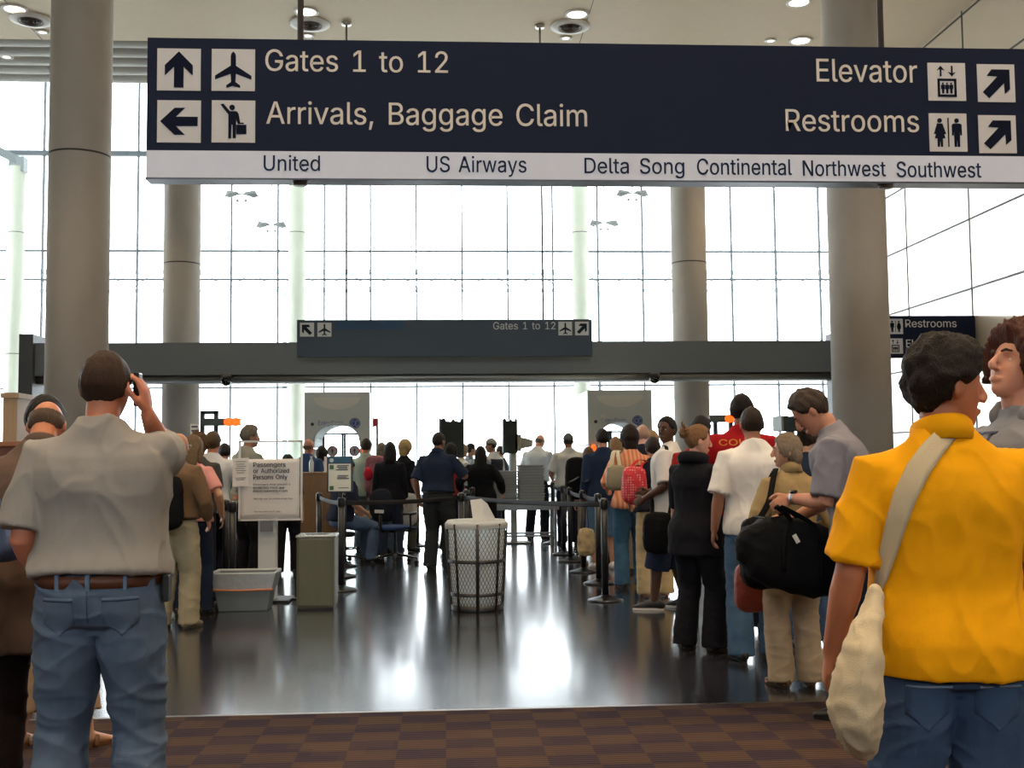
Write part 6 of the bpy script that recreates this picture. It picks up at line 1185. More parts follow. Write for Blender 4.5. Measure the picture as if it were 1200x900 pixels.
def stool():
    p = PEOPLE['seated']['root'].location
    t = thing('swivel_stool', 'dark swivel stool under the seated person in navy', 'stool', (p.x, p.y, 0))
    obj('seat', G().lathe((0, 0, .36), [(.17, 0), (.19, .02), (.19, .05), (.17, .065)], n=24), plastic((26, 28, 32)), t)
    obj('gas_column', G().lathe((0, 0, .1), [(.028, 0), (.028, .26)], n=14), metal((120, 122, 126), .3), t)
    g = G(); g.lathe((0, 0, .20), [(.20, -.01), (.215, 0), (.20, .01), (.185, 0), (.20, -.01)], n=28, closed=False)
    for k in range(4):
        a = R(45 + 90 * k); g.cyl((0, 0, .2), (.2 * math.cos(a), .2 * math.sin(a), .2), .008, n=8)
    obj('foot_ring', g, metal((170, 174, 178), .25), t)
    for k in range(5):
        a = R(72 * k); u_ = V((math.cos(a), math.sin(a), 0)); l = obj('leg', G().tube([(0, 0, .11), u_ * .29 + V((0, 0, .075))], [(.028, .018), (.018, .012)], n=8), BLK, t)
        obj('caster', G().sphere(u_ * .29 + V((0, 0, .033)), .033, n=12, m=8), BLK, l)
stool()

# ---------------------------------------------------------------- walk-through scanners
def scanner(u0, u1, vt, Y, label, right):
    a, b = at(u0, vt, Y), at(u1, vt, Y); w_ = b.x - a.x; h = (a.z + b.z) / 2
    t = thing('entry_scanner', label, 'scanner', ((a.x + b.x) / 2, Y, 0)); o = t.location.copy()
    def L(u, v): p = at(u, v, Y) - o; return p.x, p.z
    D = 1.3; hw = w_ / 2; ow = .37; zc = 1.72; za = 2.0
    arch = [(ow * math.cos(R(180 * k / 20)), zc + (za - zc) * math.sin(R(180 * k / 20))) for k in range(21)]
    shell = paint((206, 212, 206), .45)
    g = G(); g.poly([(-hw, 1.62), (-hw, h), (hw, h), (hw, 1.62), (ow, 1.62)] + arch + [(-ow, 1.62)], 0, D); obj('header', g, shell, t)
    for s in (-1, 1):
        pl = obj('pillar', G().box((s * (hw + ow) / 2, D / 2, .80), (hw - ow, D - .04, 1.60), bev=.015), paint((186, 194, 190), .45), t)
        obj('warning_light', G().lathe((s * (ow + .09), -.02, 1.56), [(.04, -.05), (.05, 0), (.03, .06)], n=14), mat('orange_lamp', (255, 96, 24), .4, emit=1.6, var=0), pl)
    # smile-shaped raised brow
    n_ = 16; top_ = [(-hw * .72, h - .09), (hw * .72, h - .09)]; low = [(hw * .72 * math.cos(R(180 * k / n_)), h - .09 - .20 * math.sin(R(180 * k / n_))) for k in range(1, n_)]
    obj('brow_panel', G().poly(top_ + low, -.018, 0), paint((224, 224, 212), .5), t)
    obj('arch_trim', G().tube([(x * 1.02, -.01, z + .01) for x, z in arch], [.018] * 21, n=8), metal((200, 206, 206), .3), t)
    bl = paint((62, 84, 148))
    sx = hw / .55
    cx, cz = .30 * sx, h - .52
    lg = obj('logo', G().poly(circ(cx, cz, .09, 28), -.008, 0), bl, t)
    g = G()
    g.lathe((0, 0, 0), [(.062, -.002), (.067, .002)], n=28, closed=False)
    g = G(); ring = []
    for k in range(28):
        a0, a1 = 2 * math.pi * k / 28, 2 * math.pi * (k + 1) / 28
        g.poly([(cx + r * math.cos(q), cz + r * math.sin(q)) for r, q in ((.070, a0), (.078, a0), (.078, a1), (.070, a1))], -.011, -.008)
    g.tube([(cx - .005 + .030 * math.cos(q) - .015, -.010, cz + .036 * math.sin(q)) for q in [R(60 + 30 * k) for k in range(9)]], [.005] * 9, n=6)
    g.tube([(cx + .03 + .024 * math.cos(q), -.010, cz + .018 + .020 * math.sin(q)) for q in [R(40 + 30 * k) for k in range(9)]], [.005] * 9, n=6)
    g.tube([(cx + .03 + .026 * math.cos(q), -.010, cz - .022 + .022 * math.sin(q)) for q in [R(100 + 28 * k) for k in range(9)]], [.005] * 9, n=6)
    obj('monogram', g, paint((176, 186, 206)), lg)
    lettering('EntryScan', (-.32 * sx, -.006, cz - .03), .42 * sx, .075, paint((104, 118, 168)), t)
    obj('sensor', G().poly(circ(-hw * .76, cz - .01, .028), -.012, 0), plastic((40, 44, 44)), t)
    # doors at the far end
    for s in (-1, 1):
        dr = obj('glass_door', G().box((s * ow / 2, D - .1, .95), (ow - .02, .02, 1.86)), ACRYL, t)
        g = G(); g.box((s * .02, D - .1, .95), (.035, .04, 1.86)); g.box((s * (ow - .02), D - .1, .95), (.03, .04, 1.86)); g.box((s * ow / 2, D - .1, 1.86), (ow, .04, .03)); obj('door_frame', g, paint((52, 62, 70)), dr)
        st = obj('sticker', G().poly(circ(s * ow * .52, 1.56, .095, 26), D - .13, D - .115), paper((222, 222, 222)), dr)
        g = G()
        for k in range(26):
            a0, a1 = 2 * math.pi * k / 26, 2 * math.pi * (k + 1) / 26
            g.poly([(s * ow * .52 + r * math.cos(q), 1.56 + r * math.sin(q)) for r, q in ((.078, a0), (.095, a0), (.095, a1), (.078, a1))], D - .136, D - .129)
        for pl in man(0, .14, 0): g.poly([(x + s * ow * .52, z + 1.51) for x, z in pl], D - .136, D - .129)
        obj('ring', g, paint((206, 50, 60)), st)
    if right:
        x, z = L(706.5, 497); obj('note', G().box((x, -.006, z + .09), (.07, .004, .15)), paper(), t)
scanner(357, 433, 459.5, 18.5, 'walk-through scanner portal with an arched opening, left side of the hall', False)
scanner(688.5, 763.5, 457, 18.5, 'walk-through scanner portal with a small white note, behind the right-hand queue', True)

# ---------------------------------------------------------------- monitors, trays, tables
def monitor(u, v0, v1, wpx, Y, label, cone):
    a = at(u - wpx / 2, v0, Y); b = at(u + wpx / 2, v1, Y); t = thing('monitor_stand', label, 'monitor', ((a.x + b.x) / 2, Y, 0)); w_ = b.x - a.x; h = a.z - b.z; z0 = b.z
    pts = [(-w_ / 2, z0), (w_ / 2, z0), (w_ / 2, z0 + h * .94), (w_ * .40, z0 + h), (w_ * .34, z0 + h * .90), (w_ * .12, z0 + h * .93), (w_ * .04, z0 + h * .99), (-w_ * .06, z0 + h * .91), (-w_ * .26, z0 + h * .92), (-w_ * .34, z0 + h), (-w_ / 2, z0 + h * .97)]
    obj('hood', G().poly(pts, -.02, .42 if not cone else .36), plastic((34, 48, 46), .5), t)
    if cone:
        z = at(u, 519, Y).z
        obj('housing', G().box((w_ / 2 + .005, .15, z), (.12, .34, .28), bev=.02), plastic((176, 172, 152)), t)
        obj('tube_back', G().tube([(w_ / 2 + .04, .15, z), (w_ / 2 + .14, .15, z - .0), (w_ / 2 + .26, .15, z - .01)], [(.15, .12), (.12, .10), (.08, .07)], n=4, side=(0, 1, 1), cap='flat', sm=False), plastic((164, 162, 148)), t)
    else:
        obj('side_strip', G().box((-w_ / 2 - .015, .2, z0 + h * .52), (.03, .4, h * .96)), plastic((150, 160, 156)), t)
    obj('pole', G().box((.06 if cone else 0, .2, z0 / 2), (.10, .10, z0), bev=.01), metal((172, 172, 160), .5), t)
    obj('base', G().box((.06 if cone else 0, .2, .015), (.5, .5, .03), bev=.008), paint((120, 122, 118)), t)
monitor(530, 490, 536, 27, 17.9, 'dark hooded monitor seen from behind, above the black coat', False)
monitor(598, 490, 531, 17, 18.3, 'dark hooded monitor with a beige tapered back, above the tray stacks', True)
monitor(931, 487, 505, 26, 15.0, 'dark hooded monitor behind the tan jacket and navy top', False)

def table(x0, x1, y0, y1, h, label):
    t = thing('roller_table', label, 'table', ((x0 + x1) / 2, (y0 + y1) / 2, 0)); w_, d_ = x1 - x0, y1 - y0; st = metal((150, 154, 154), .35)
    g = G()
    for s in (-1, 1): g.box((0, s * (d_ / 2 - .02), h - .04), (w_, .04, .08))
    obj('rail', g, st, t)
    g = G(); n_ = int(w_ / .075)
    for k in range(n_): x = -w_ / 2 + .04 + k * (w_ - .08) / (n_ - 1); g.cyl((x, -d_ / 2 + .03, h - .025), (x, d_ / 2 - .03, h - .025), .025, n=10)
    obj('rollers', g, metal((170, 174, 176), .3), t)
    for sx in (-1, 1):
        for sy in (-1, 1): obj('leg', G().box((sx * (w_ / 2 - .06), sy * (d_ / 2 - .03), (h - .08) / 2), (.045, .045, h - .08)), st, t)
    g = G(); 
    for sy in (-1, 1): obj('stretcher', G().box((0, sy * (d_ / 2 - .03), .2), (w_ - .1, .03, .03)), st, t)
TX0, TX1 = at(574, 590, 17.6).x, at(653, 590, 17.6).x; TH = at(610, 591, 17.55).z
table(TX0, TX1, 17.3, 18.0, TH, 'roller table carrying the two stacks of grey trays')
def tray_mesh():
    g = G(); a, b, h = .41, .52, .085
    R4 = lambda A, B, z: [V((x * A / 2, y * B / 2, z)) for x, y in ((-1, -1), (1, -1), (1, 1), (-1, 1))]
    vs = R4(a * .80, b * .84, 0) + R4(a * .97, b * .97, h - .012) + R4(a, b, h - .012) + R4(a, b, h) + R4(a * .94, b * .95, h) + R4(a * .78, b * .82, .006); fs = [(3, 2, 1, 0), (20, 21, 22, 23)]
    for i in range(5):
        for j in range(4): fs.append((i * 4 + j, i * 4 + (j + 1) % 4, i * 4 + 4 + (j + 1) % 4, i * 4 + 4 + j))
    return g.add(vs, fs, 0, False).mesh('tray')
TM = tray_mesh(); gm = plastic((166, 172, 168), .5); TM.materials.append(gm)
for si, (u, n_, nm) in enumerate(((590, 11, 'left'), (622, 13, 'right'))):
    x = at(u, 590, 17.6).x
    for k in range(n_):
        o = bpy.data.objects.new('security_tray', TM); COL.objects.link(o); o.location = (x + .004 * ((k * 7) % 3 - 1), 17.62, TH + k * .0445); o.rotation_euler = (0, 0, R(((k * 5) % 3 - 1) * .6))
        tag(o, ('grey security tray in the stack behind the black coat, %s' if si == 0 else 'grey security tray in the taller stack below the bald officer, %s') % ('topmost' if k == n_ - 1 else 'lowest' if k == 0 else 'between its top and bottom'), 'tray', 'trays stacked %s of the monitor pole' % nm)
def lane_frame(u0, u1, v0, ub0, ub1, vb, Y, label, flip):
    t = thing('lane_frame', label, 'lane marker', (at(u0, v0, Y).x, Y, 0)); o = t.location; z = at(u0, v0, Y).z; w_ = at(u1, v0, Y).x - o.x; dk = paint((70, 80, 84))
    for x in (0, w_): obj('post', G().box((x, 0, z / 2), (.07, .07, z)), dk, t)
    obj('top_rail', G().box((w_ / 2, 0, z - .03), (w_ + .07, .07, .06)), dk, t)
    xb0, xb1, zb = at(ub0, vb, Y - .06).x - o.x, at(ub1, vb, Y - .06).x - o.x, at(ub0, vb, Y).z; br = obj('bar', G().box(((xb0 + xb1) / 2, -.07, zb), (xb1 - xb0, .06, .13)), paint((92, 104, 100)), t)
    for k in (.08, .28): 
        x = xb1 - k * (xb1 - xb0) - .02 if not flip else xb0 + k * (xb1 - xb0) + .02
        obj('lamp', G().poly(circ(x, zb, .075), -.12, -.1), mat('orange_lamp', (255, 96, 24), .4, emit=1.6, var=0), br)
lane_frame(237.5, 253.5, 481.5, 237, 282, 495, 19.6, 'grey frame and bar with orange lamps, left of the notice sign', False)
lane_frame(838, 856, 488, 831, 864, 491, 19.6, 'grey frame and bar with an orange lamp, behind the red shirt', False)
# pole with a red flag sign, small notice on the column
p = at(442, 490, 17.6); t = thing('pole_sign', 'thin pole with a small red plate, right of the left scanner', 'sign', (p.x, 17.6, 0))
obj('pole', G().cyl((0, 0, 0), (0, 0, p.z), .018, n=10), metal((90, 96, 100)), t); obj('plate', G().box((-.03, -.02, p.z - .07), (.07, .01, .13)), paint((200, 50, 62)), t); obj('base', G().lathe((0, 0, 0), [(.15, 0), (.14, .02), (.03, .04)], n=20), BLK, t)
p = at(228, 503, 22.4 - .40); t = thing('column_notice', 'small white paper notice stuck on the round column behind the beam', 'notice', p)
obj('sheet', G().box((0, 0, 0), (.17, .006, .21)), paper(), t)
for z in (.05, -.03): obj('print_band', G().box((0, -.005, z), (.12, .003, .03)), paint((70, 70, 100)), t)
# cabinet and dark panel at the far left
p = at(12, 460, 11.5); t = thing('display_case', 'tall tan display case at the left edge beyond the bald brown jacket', 'cabinet', (p.x, 11.5, 0))
wood = mat('wood', (168, 140, 106), .5, bump=.05, scale=14, stretch=(6, 6, .6), var=.2, vscale=8)
obj('body', G().box((0, .2, p.z / 2), (at(21, 470, 11.5).x - at(4, 470, 11.5).x, .4, p.z), bev=.01), wood, t); obj('plinth', G().box((0, .2, .04), (.2, .44, .08)), paint((60, 50, 44)), t); obj('cornice', G().box((0, .2, p.z - .03), (.18, .43, .05)), wood, t)
p = at(-8, 518, 8.4); t = thing('counter', 'reddish brown counter at the left edge behind the brown jacket', 'counter', (p.x, 8.4, 0))
obj('body', G().box((-.3, .2, p.z / 2), (1.0, .4, p.z - .06)), mat('wood', (112, 62, 40), .5, bump=.05, scale=14, stretch=(6, 6, .6), var=.2, vscale=8), t); obj('worktop', G().box((-.3, .2, p.z - .015), (1.06, .46, .04), bev=.006), mat('wood', (150, 96, 60), .4, bump=.05, scale=14, stretch=(.6, 6, 6), var=.2, vscale=8), t)

# ================================================================ bags and things carried, clothing details
def Wp(key, p): return PEOPLE[key]['L'](p)
def bag_box(w_, d_, h_, sag=.0, seed=0, n=26, taper=.9):
    g = G(); ks = 10; P = []; A = []
    for i in range(ks + 1):
        t = i / ks; z = -h_ + h_ * t; k = taper + (1 - taper) * (1 - t) if taper < 1 else 1
        P.append((0, 0, z)); A.append((w_ / 2 * (1 - .10 * abs(2 * t - 1) ** 4) * (k if taper < 1 else 1), d_ / 2 * (1 - .4 * t ** 3) * (1 - .15 * (1 - t) ** 4)))
    g.tube(P, A, n=n, side=(1, 0, 0), e=.42); return g
def wrinkle(g, amp, f, seed):
    me = g.mesh('bag'); bm = bmesh.new(); bm.from_mesh(me); bmesh.ops.recalc_face_normals(bm, faces=bm.faces); bmesh.ops.subdivide_edges(bm, edges=bm.edges[:], cuts=2, use_grid_fill=True); bm.to_mesh(me); bm.free(); smooth_all(me); folds(me, amp, f, f, seed); return me
def strap_pts(P, k=4):
    P = [V(p) for p in P]; out = []
    for i in range(len(P) - 1):
        p0, p1, p2, p3 = P[max(i - 1, 0)], P[i], P[i + 1], P[min(i + 2, len(P) - 1)]
        for j in range(k):
            t = j / k; out.append(.5 * (2 * p1 + (p2 - p0) * t + (2 * p0 - 5 * p1 + 4 * p2 - p3) * t * t + (3 * p1 - p0 - 3 * p2 + p3) * t ** 3))
    return out + [P[-1]]
def strap(name, P, wd, th, m, parent, side=(0, 1, 0)):
    o = V(parent.location) if parent.rotation_euler.z == 0 else V(parent.location)
    P = strap_pts([V(p) - o for p in P]); return obj(name, G().tube(P, [(wd / 2, th)] * len(P), n=8, side=side, cap='flat'), m, parent)
def bag(name, label, loc, w_, d_, h_, m, seed=1, rz=0, amp=.008, taper=.92, cat='bag'):
    t = thing(name, label, cat, loc); me = wrinkle(bag_box(w_, d_, h_, taper=taper), amp, 9, seed)
    if rz: me.transform(Matrix.Rotation(rz, 4, 'Z'))
    link('body', me, m, t); return t

def by(key, x, y, z): return Wp(key, PEOPLE[key]['spine']((x, y, z)))
# --- grey shirt: phone, back pockets, belt loops, holster
Q = PEOPLE['grey_tee']; S_, E_, W_, o_ = Q['arms'][1]
ph = Wp('grey_tee', W_ + V((-.035, .005, .085))); t = thing('mobile_phone', 'dark mobile phone held to the ear by the person in the grey shirt', 'phone', ph)
obj('body', G().box((0, 0, 0), (.02, .05, .12), bev=.006), plastic((16, 18, 24), .2), t); obj('screen', G().box((-.0105, 0, .015), (.002, .04, .06)), plastic((40, 50, 70), .1), t)
def jeans_details(key, m, stitch, zt=.93, pocket=(.045, .150), loops=True):
    Q = PEOPLE[key]; s = Q['s']; b = bvh_of(Q['trousers'].data)
    for sd in (-1, 1):
        rows = []
        for i in range(7):
            z = (zt - .125 * i / 6) * s; hw = 0 if i < 5 else .0; x0, x1 = pocket[0], pocket[1]
            if i >= 5: k = (i - 4) * .028; x0 += k; x1 -= k
            rows.append([V((sd * (x0 + (x1 - x0) * j / 6) * s, -.4, z)) for j in range(7)])
        me = patch(b, rows, (0, 1, 0), .0025, .002); link('back_pocket', me, m, Q['trousers'])
        rows = [[V((sd * (pocket[0] + (pocket[1] - pocket[0]) * j / 6) * s, -.4, (zt - .006 - .006 * i) * s)) for j in range(7)] for i in range(2)]
        link('pocket_seam', patch(b, rows, (0, 1, 0), .0055, .0015), stitch, Q['trousers'])
    rows = [[V((x * s, -.4, z * s)) for x in (-.002, .002)] for z in [.97 - .02 * i for i in range(7)]]
    link('centre_seam', patch(b, rows, (0, 1, 0), .0015, .0012), stitch, Q['trousers'])
jeans_details('grey_tee', denim((82, 98, 120)), denim((60, 76, 98)))
jeans_details('yellow_polo', denim((62, 82, 112)), denim((118, 132, 150)), zt=.845, pocket=(.035, .145))
Q = PEOPLE['grey_tee']; s = Q['s']
for x in (0, -.1, .11):
    q = G(); a, b_, y = Q['prof'](.98); yy = y - b_ * math.sqrt(max(0, 1 - (x / a) ** 2)) - .024; q.box((x, yy, .98), (.014, .007, .058)); Q['part']('belt_loop', q, denim((96, 120, 148)), Q['trousers'])
q = G(); a, b_, y = Q['prof'](.95); q.box((a + .03, y - .02, .945), (.022, .06, .09), bev=.007); Q['part']('belt_pouch', q, leather((20, 20, 22)))
# --- yellow shirt: cream bag with strap over the back
def cream_bag():
    m = mat('canvas', (196, 180, 150), .9, bump=.2, scale=300, var=.12, vscale=8, spec=.15)
    Y = 3.2; Q = PEOPLE['yellow_polo']
    base = at(1003, 690, 2.63); t = thing('cloth_bag', 'cream cloth bag hanging at the left hip of the yellow shirt', 'bag', base); o = V(base)
    P = [at(u, v, y) - o for u, v, y in ((1027, 690, 2.66), (1020, 725, 2.63), (1010, 765, 2.60), (1003, 805, 2.60), (1003, 838, 2.61), (1008, 862, 2.63), (1014, 872, 2.65))]
    r = [(.012, .012), (.022, .03), (.042, .055), (.056, .07), (.06, .075), (.046, .06), (.02, .03)]
    g = G(); PP = strap_pts(P, 3); RR = []
    for i in range(len(r) - 1):
        for j in range(3): k = j / 3; RR.append(tuple(r[i][q] * (1 - k) + r[i + 1][q] * k for q in (0, 1)))
    RR.append(r[-1]); g.tube(PP, RR, n=26, side=(1, 0, 0)); me = wrinkle(g, .010, 11, 3); link('body', me, m, t)
    b = BVHTree.FromPolygons([Q['mw'] @ v.co for v in Q['shirt'].data.vertices], [tuple(p.vertices) for p in Q['shirt'].data.polygons])
    px = [(1112, 506), (1095, 524), (1077, 549), (1062, 579), (1051, 612), (1041, 648), (1033, 678), (1028, 694)]; rows = []; last = None
    for i, (u, v) in enumerate(px):
        row = []; wd = (13, 14, 14.5, 14, 12.5, 10, 7, 4)[i]
        for j in range(5):
            uu = u + wd * (j / 2 - 1) * .95; vv = v + wd * (j / 2 - 1) * .28
            d = ray(uu, vv).normalized(); h = b.ray_cast(CAM, d)
            row.append(((h[0] - d * (.003 if i == 0 else .011)) if h[0] is not None else at(uu, vv, 2.76)) - o)
        rows.append(row)
    vs = [q for r_ in rows for q in r_]; vs += [q + V((0, .006, 0)) for q in vs]; n, k = len(rows), 5; fs = []; oo = n * k
    for i in range(n - 1):
        for j in range(k - 1): a = i * k + j; fs.append((a, a + 1, a + k + 1, a + k)); fs.append((oo + a, oo + a + k, oo + a + k + 1, oo + a + 1))
        fs.append((i * k, i * k + k, oo + i * k + k, oo + i * k)); fs.append((i * k + k - 1, oo + i * k + k - 1, oo + i * k + 2 * k - 1, i * k + 2 * k - 1))
    me = G().add(vs, fs).mesh('strap'); bm = bmesh.new(); bm.from_mesh(me); bmesh.ops.recalc_face_normals(bm, faces=bm.faces); bm.to_mesh(me); bm.free()
    link('strap', me, m, t)
    # over the right shoulder and down the front back to the hip
    top = rows[0][2] + o; sh = Q['L'](Q['spine']((.07, .03, 1.50))); fr = Q['L'](Q['spine']((.03, .16, 1.3))); hip = Q['L'](Q['spine']((-.19, .06, 1.0)))
    strap('front_strap', [top + V((0, .01, 0)), sh + V((0, 0, .015)), fr, Q['L'](Q['spine']((-.09, .17, 1.12))), hip, at(1028, 694, 2.70)], .03, .004, m, t, side=(1, 0, 0))
cream_bag()
# --- right-hand queue
NY = mat('nylon', (15, 16, 19), .8, bump=.25, scale=120, var=.1, spec=.15)
t = bag('shoulder_bag', 'black shoulder bag on the left shoulder strap of the tan jacket', at(893, 612, 6.5), .26, .13, .34, NY, 2, taper=.97)
strap('strap', [at(884, 616, 6.5), at(900, 590, 6.55), at(907, 557, 6.66), by('tan_jacket', -.115, -.02, 1.49), by('tan_jacket', -.13, .10, 1.38), by('tan_jacket', -.17, .14, 1.2), at(905, 616, 6.58)], .035, .004, NY, t, side=(1, 0, 0))
Q = PEOPLE['grey_bent']; hw_ = Q['L'](Q['arms'][-1][2]) + V((-.06, 0, -.05))
db = at(930, 652, 6.2); t = thing('duffel_bag', 'long black duffel bag with a white tag, hanging from the hand of the grey shirt', 'bag', db)
def duffel(P, A, n=30):
    g = G(); g.tube(P, A, n=n, side=(0, 1, 0), e=.65); me = wrinkle(g, .012, 8, 5); return me
ax = V((1, 0, -.27)).normalized()
link('body', duffel([ax * (-.27), ax * (-.22), ax * (-.1), ax * .04 + V((0, 0, .01)), ax * .17, ax * .255, ax * .29], [(.07, .11), (.105, .17), (.12, .20), (.12, .205), (.11, .19), (.09, .15), (.06, .09)]), NY, t)
for dy in (-.125, .118):
    strap('handle', [db + ax * -.10 + V((0, dy, -.10)), db + ax * -.09 + V((0, dy, .10)), db + ax * -.04 + V((0, dy * .7, .2)), hw_ + V((-.015, dy * .15, -.005)), hw_ + V((.02, dy * .15, -.005)), db + ax * .10 + V((0, dy * .7, .2)), db + ax * .12 + V((0, dy, .10)), db + ax * .12 + V((0, dy, -.10))], .026, .004, NY, t, side=(1, 0, 0))
obj('luggage_tag', G().box((-.03, -.150, .11), (.024, .004, .05), rot=Matrix.Rotation(-.5, 3, 'Y')), paper(), t)
obj('zip', G().tube([ax * -.24 + V((0, -.03, .165)), ax * 0 + V((0, -.03, .19)), ax * .24 + V((0, -.03, .155))], [.006] * 3, n=6), metal((70, 72, 76), .4), t)
q = G(); S_, E_, W_, o_ = Q['arms'][-1]; d_ = (W_ - E_).normalized(); c_ = W_ - d_ * .03
n_ = 20; sd_ = d_.orthogonal().normalized(); q.tube([c_ - d_ * .011, c_ + d_ * .011], [.0335, .0325], n=20, cap='flat'); wq = Q['part']('watch', q, metal((170, 172, 176), .3))
nrm_ = (V((-1, -1, .5)) - d_ * V((-1, -1, .5)).dot(d_)).normalized(); q = G(); q.tube([c_ + nrm_ * .030, c_ + nrm_ * .042], [.02, .019], n=20, cap='flat'); Q['part']('watch_face', q, plastic((30, 32, 36), .1), wq)
t = bag('handbag', 'reddish brown leather handbag between the white shirt and the khaki trousers', at(880, 665, 7.0), .22, .11, .24, leather((120, 44, 30)), 4, amp=.004); strap('handle', [at(876, 668, 7.0), at(878, 640, 7.0), at(884, 640, 7.0), at(886, 668, 7.0)], .02, .004, leather((120, 44, 30)), t)
t = bag('messenger_bag', 'black messenger bag at the hip of the person looking back', at(772, 604, 10.0), .30, .11, .30, NY, 6, amp=.005); strap('strap', [at(784, 606, 10.0), at(788, 570, 10.02), at(783, 540, 10.05), by('turning', -.09, .0, 1.475), by('turning', .0, .12, 1.32), at(764, 606, 10.1)], .035, .004, NY, t, side=(1, 0, 0))
t = bag('handbag', 'red handbag with white dots under the arm of the khaki trousers', at(743, 551, 10.75), .25, .13, .28, None, 7, amp=.006, rz=.2)
dm = bpy.data.materials.new('dotted'); dm.use_nodes = True; nt = dm.node_tree; b = nt.nodes['Principled BSDF']; b.inputs['Roughness'].default_value = .6
vo = nt.nodes.new('ShaderNodeTexVoronoi'); vo.inputs['Scale'].default_value = 42; vo.inputs['Randomness'].default_value = .15; tc = nt.nodes.new('ShaderNodeTexCoord'); nt.links.new(tc.outputs['Object'], vo.inputs['Vector'])
cr = nt.nodes.new('ShaderNodeValToRGB'); cr.color_ramp.elements[0].position = .22; cr.color_ramp.elements[0].color = lin((232, 196, 190)); cr.color_ramp.elements[1].position = .26; cr.color_ramp.elements[1].color = lin((196, 34, 44)); nt.links.new(vo.outputs['Distance'], cr.inputs[0]); nt.links.new(cr.outputs[0], b.inputs['Base Color'])
for c_ in t.children: c_.data.materials.clear(); c_.data.materials.append(dm)
strap('strap', [at(736, 556, 10.75), at(746, 540, 10.9), by('khaki', -.09, -.04, 1.475), at(752, 545, 11.0), at(750, 556, 10.8)], .03, .004, cloth((190, 36, 46)), t, side=(1, 0, 0))
t = bag('handbag', 'small khaki shoulder bag on the left arm of the orange striped blouse', at(722, 548, 11.6), .22, .10, .20, leather((140, 130, 104)), 8, amp=.004)
strap('strap', [at(716, 552, 11.6), at(719, 530, 11.68), by('orange_stripes', -.12, -.01, 1.47), at(724, 530, 11.7), at(727, 551, 11.62)], .045, .004, leather((196, 186, 160)), t, side=(1, 0, 0))
t = bag('backpack', 'black backpack on the person in the pink top, by the belt posts', at(676, 540, 15.3), .34, .18, .46, NY, 9, amp=.005)
for s_ in (-1, 1): strap('strap', [at(676 + s_ * 6, 542, 15.33), by('backpack_girl', s_ * .09, -.0, 1.47), by('backpack_girl', s_ * .11, .12, 1.3), at(675 + s_ * 9, 566, 12.65)], .04, .005, NY, t, side=(1, 0, 0))
t = bag('hanging_bag', 'pale patterned bag hanging low beside the third belt post', at(687, 622, 12.35), .20, .10, .24, mat('print', (170, 150, 112), .8, bump=.3, scale=40, var=.8, vscale=16), 11, amp=.008); strap('strap', [at(684, 626, 12.35), at(687, 590, 12.4), at(690, 626, 12.35)], .02, .004, NY, t)
# --- middle and left
t = bag('rucksack', 'pink and black patterned rucksack on the grey-haired person', at(440, 538, 16.72), .34, .2, .46, mat('print', (150, 96, 104), .8, bump=.3, scale=30, var=.9, vscale=14), 12, amp=.006)
for s_ in (-1, 1): strap('strap', [at(440 + s_ * 7, 540, 16.78), by('grey_head', s_ * .1, 0, 1.47), by('grey_head', s_ * .12, .11, 1.3)], .04, .005, NY, t, side=(1, 0, 0))
obj('front_pocket', G().sphere((-.10, -.09, -.22), (.07, .05, .10)), cloth((196, 40, 60)), t)
t = bag('carrier_bag', 'white plastic carrier bag beside the backrest of the office chair', at(475, 581, 17.0), .36, .14, .40, mat('thin_plastic', (206, 208, 206), .4, bump=.8, scale=12, var=.1), 13, amp=.012); strap('handle', [at(470, 584, 17.0), Wp('blonde', PEOPLE['blonde']['arms'][-1][2] + V((0, .02, -.07))), at(479, 584, 17.0)], .03, .003, plastic((206, 208, 206)), t)
t = bag('shoulder_bag', 'black shoulder bag at the left side of the brown shirt', at(198, 563, 9.45), .24, .13, .36, NY, 14, amp=.006); strap('strap', [at(192, 566, 9.45), at(197, 540, 9.5), by('khaki_old', -.1, -.02, 1.475), by('khaki_old', -.12, .1, 1.33), at(203, 566, 9.5)], .03, .004, NY, t, side=(1, 0, 0))
# glasses of the bald person in the brown shirt
Q = PEOPLE['khaki_old']; q = G()
for sd in (-1, 1):
    q.tube([(sd * .032 + .022 * math.cos(a), .094, .002 + .018 * math.sin(a)) for a in [R(30 * k) for k in range(13)]], [.002] * 13, n=6); q.tube([(sd * .056, .09, .006), (sd * .079, .05, .008), (sd * .082, -.01, .004)], [.002] * 3, n=6)
q.tube([(-.01, .098, .004), (.01, .098, .004)], [.002, .002], n=6); Q['headpart']('glasses', q, metal((180, 180, 176), .3))
Q = PEOPLE['shades_up']; q = G()
for sd in (-1, 1): q.sphere((sd * .035, .088, .078), (.032, .008, .022), n=16, m=10); q.tube([(sd * .062, .085, .078), (sd * .086, .03, .07), (sd * .088, -.03, .06)], [.004] * 3, n=6)
Q['headpart']('sunglasses', q, plastic((12, 12, 14), .15))
# ponytail-held sunglasses of the navy top
Q = PEOPLE['navy_hat']; q = G()
for sd in (-1, 1): q.sphere((sd * .035, .088, .07), (.03, .008, .02), n=16, m=10); q.tube([(sd * .06, .085, .07), (sd * .084, .03, .062), (sd * .086, -.03, .05)], [.0035] * 3, n=6)
Q['headpart']('sunglasses', q, plastic((90, 92, 96), .15))
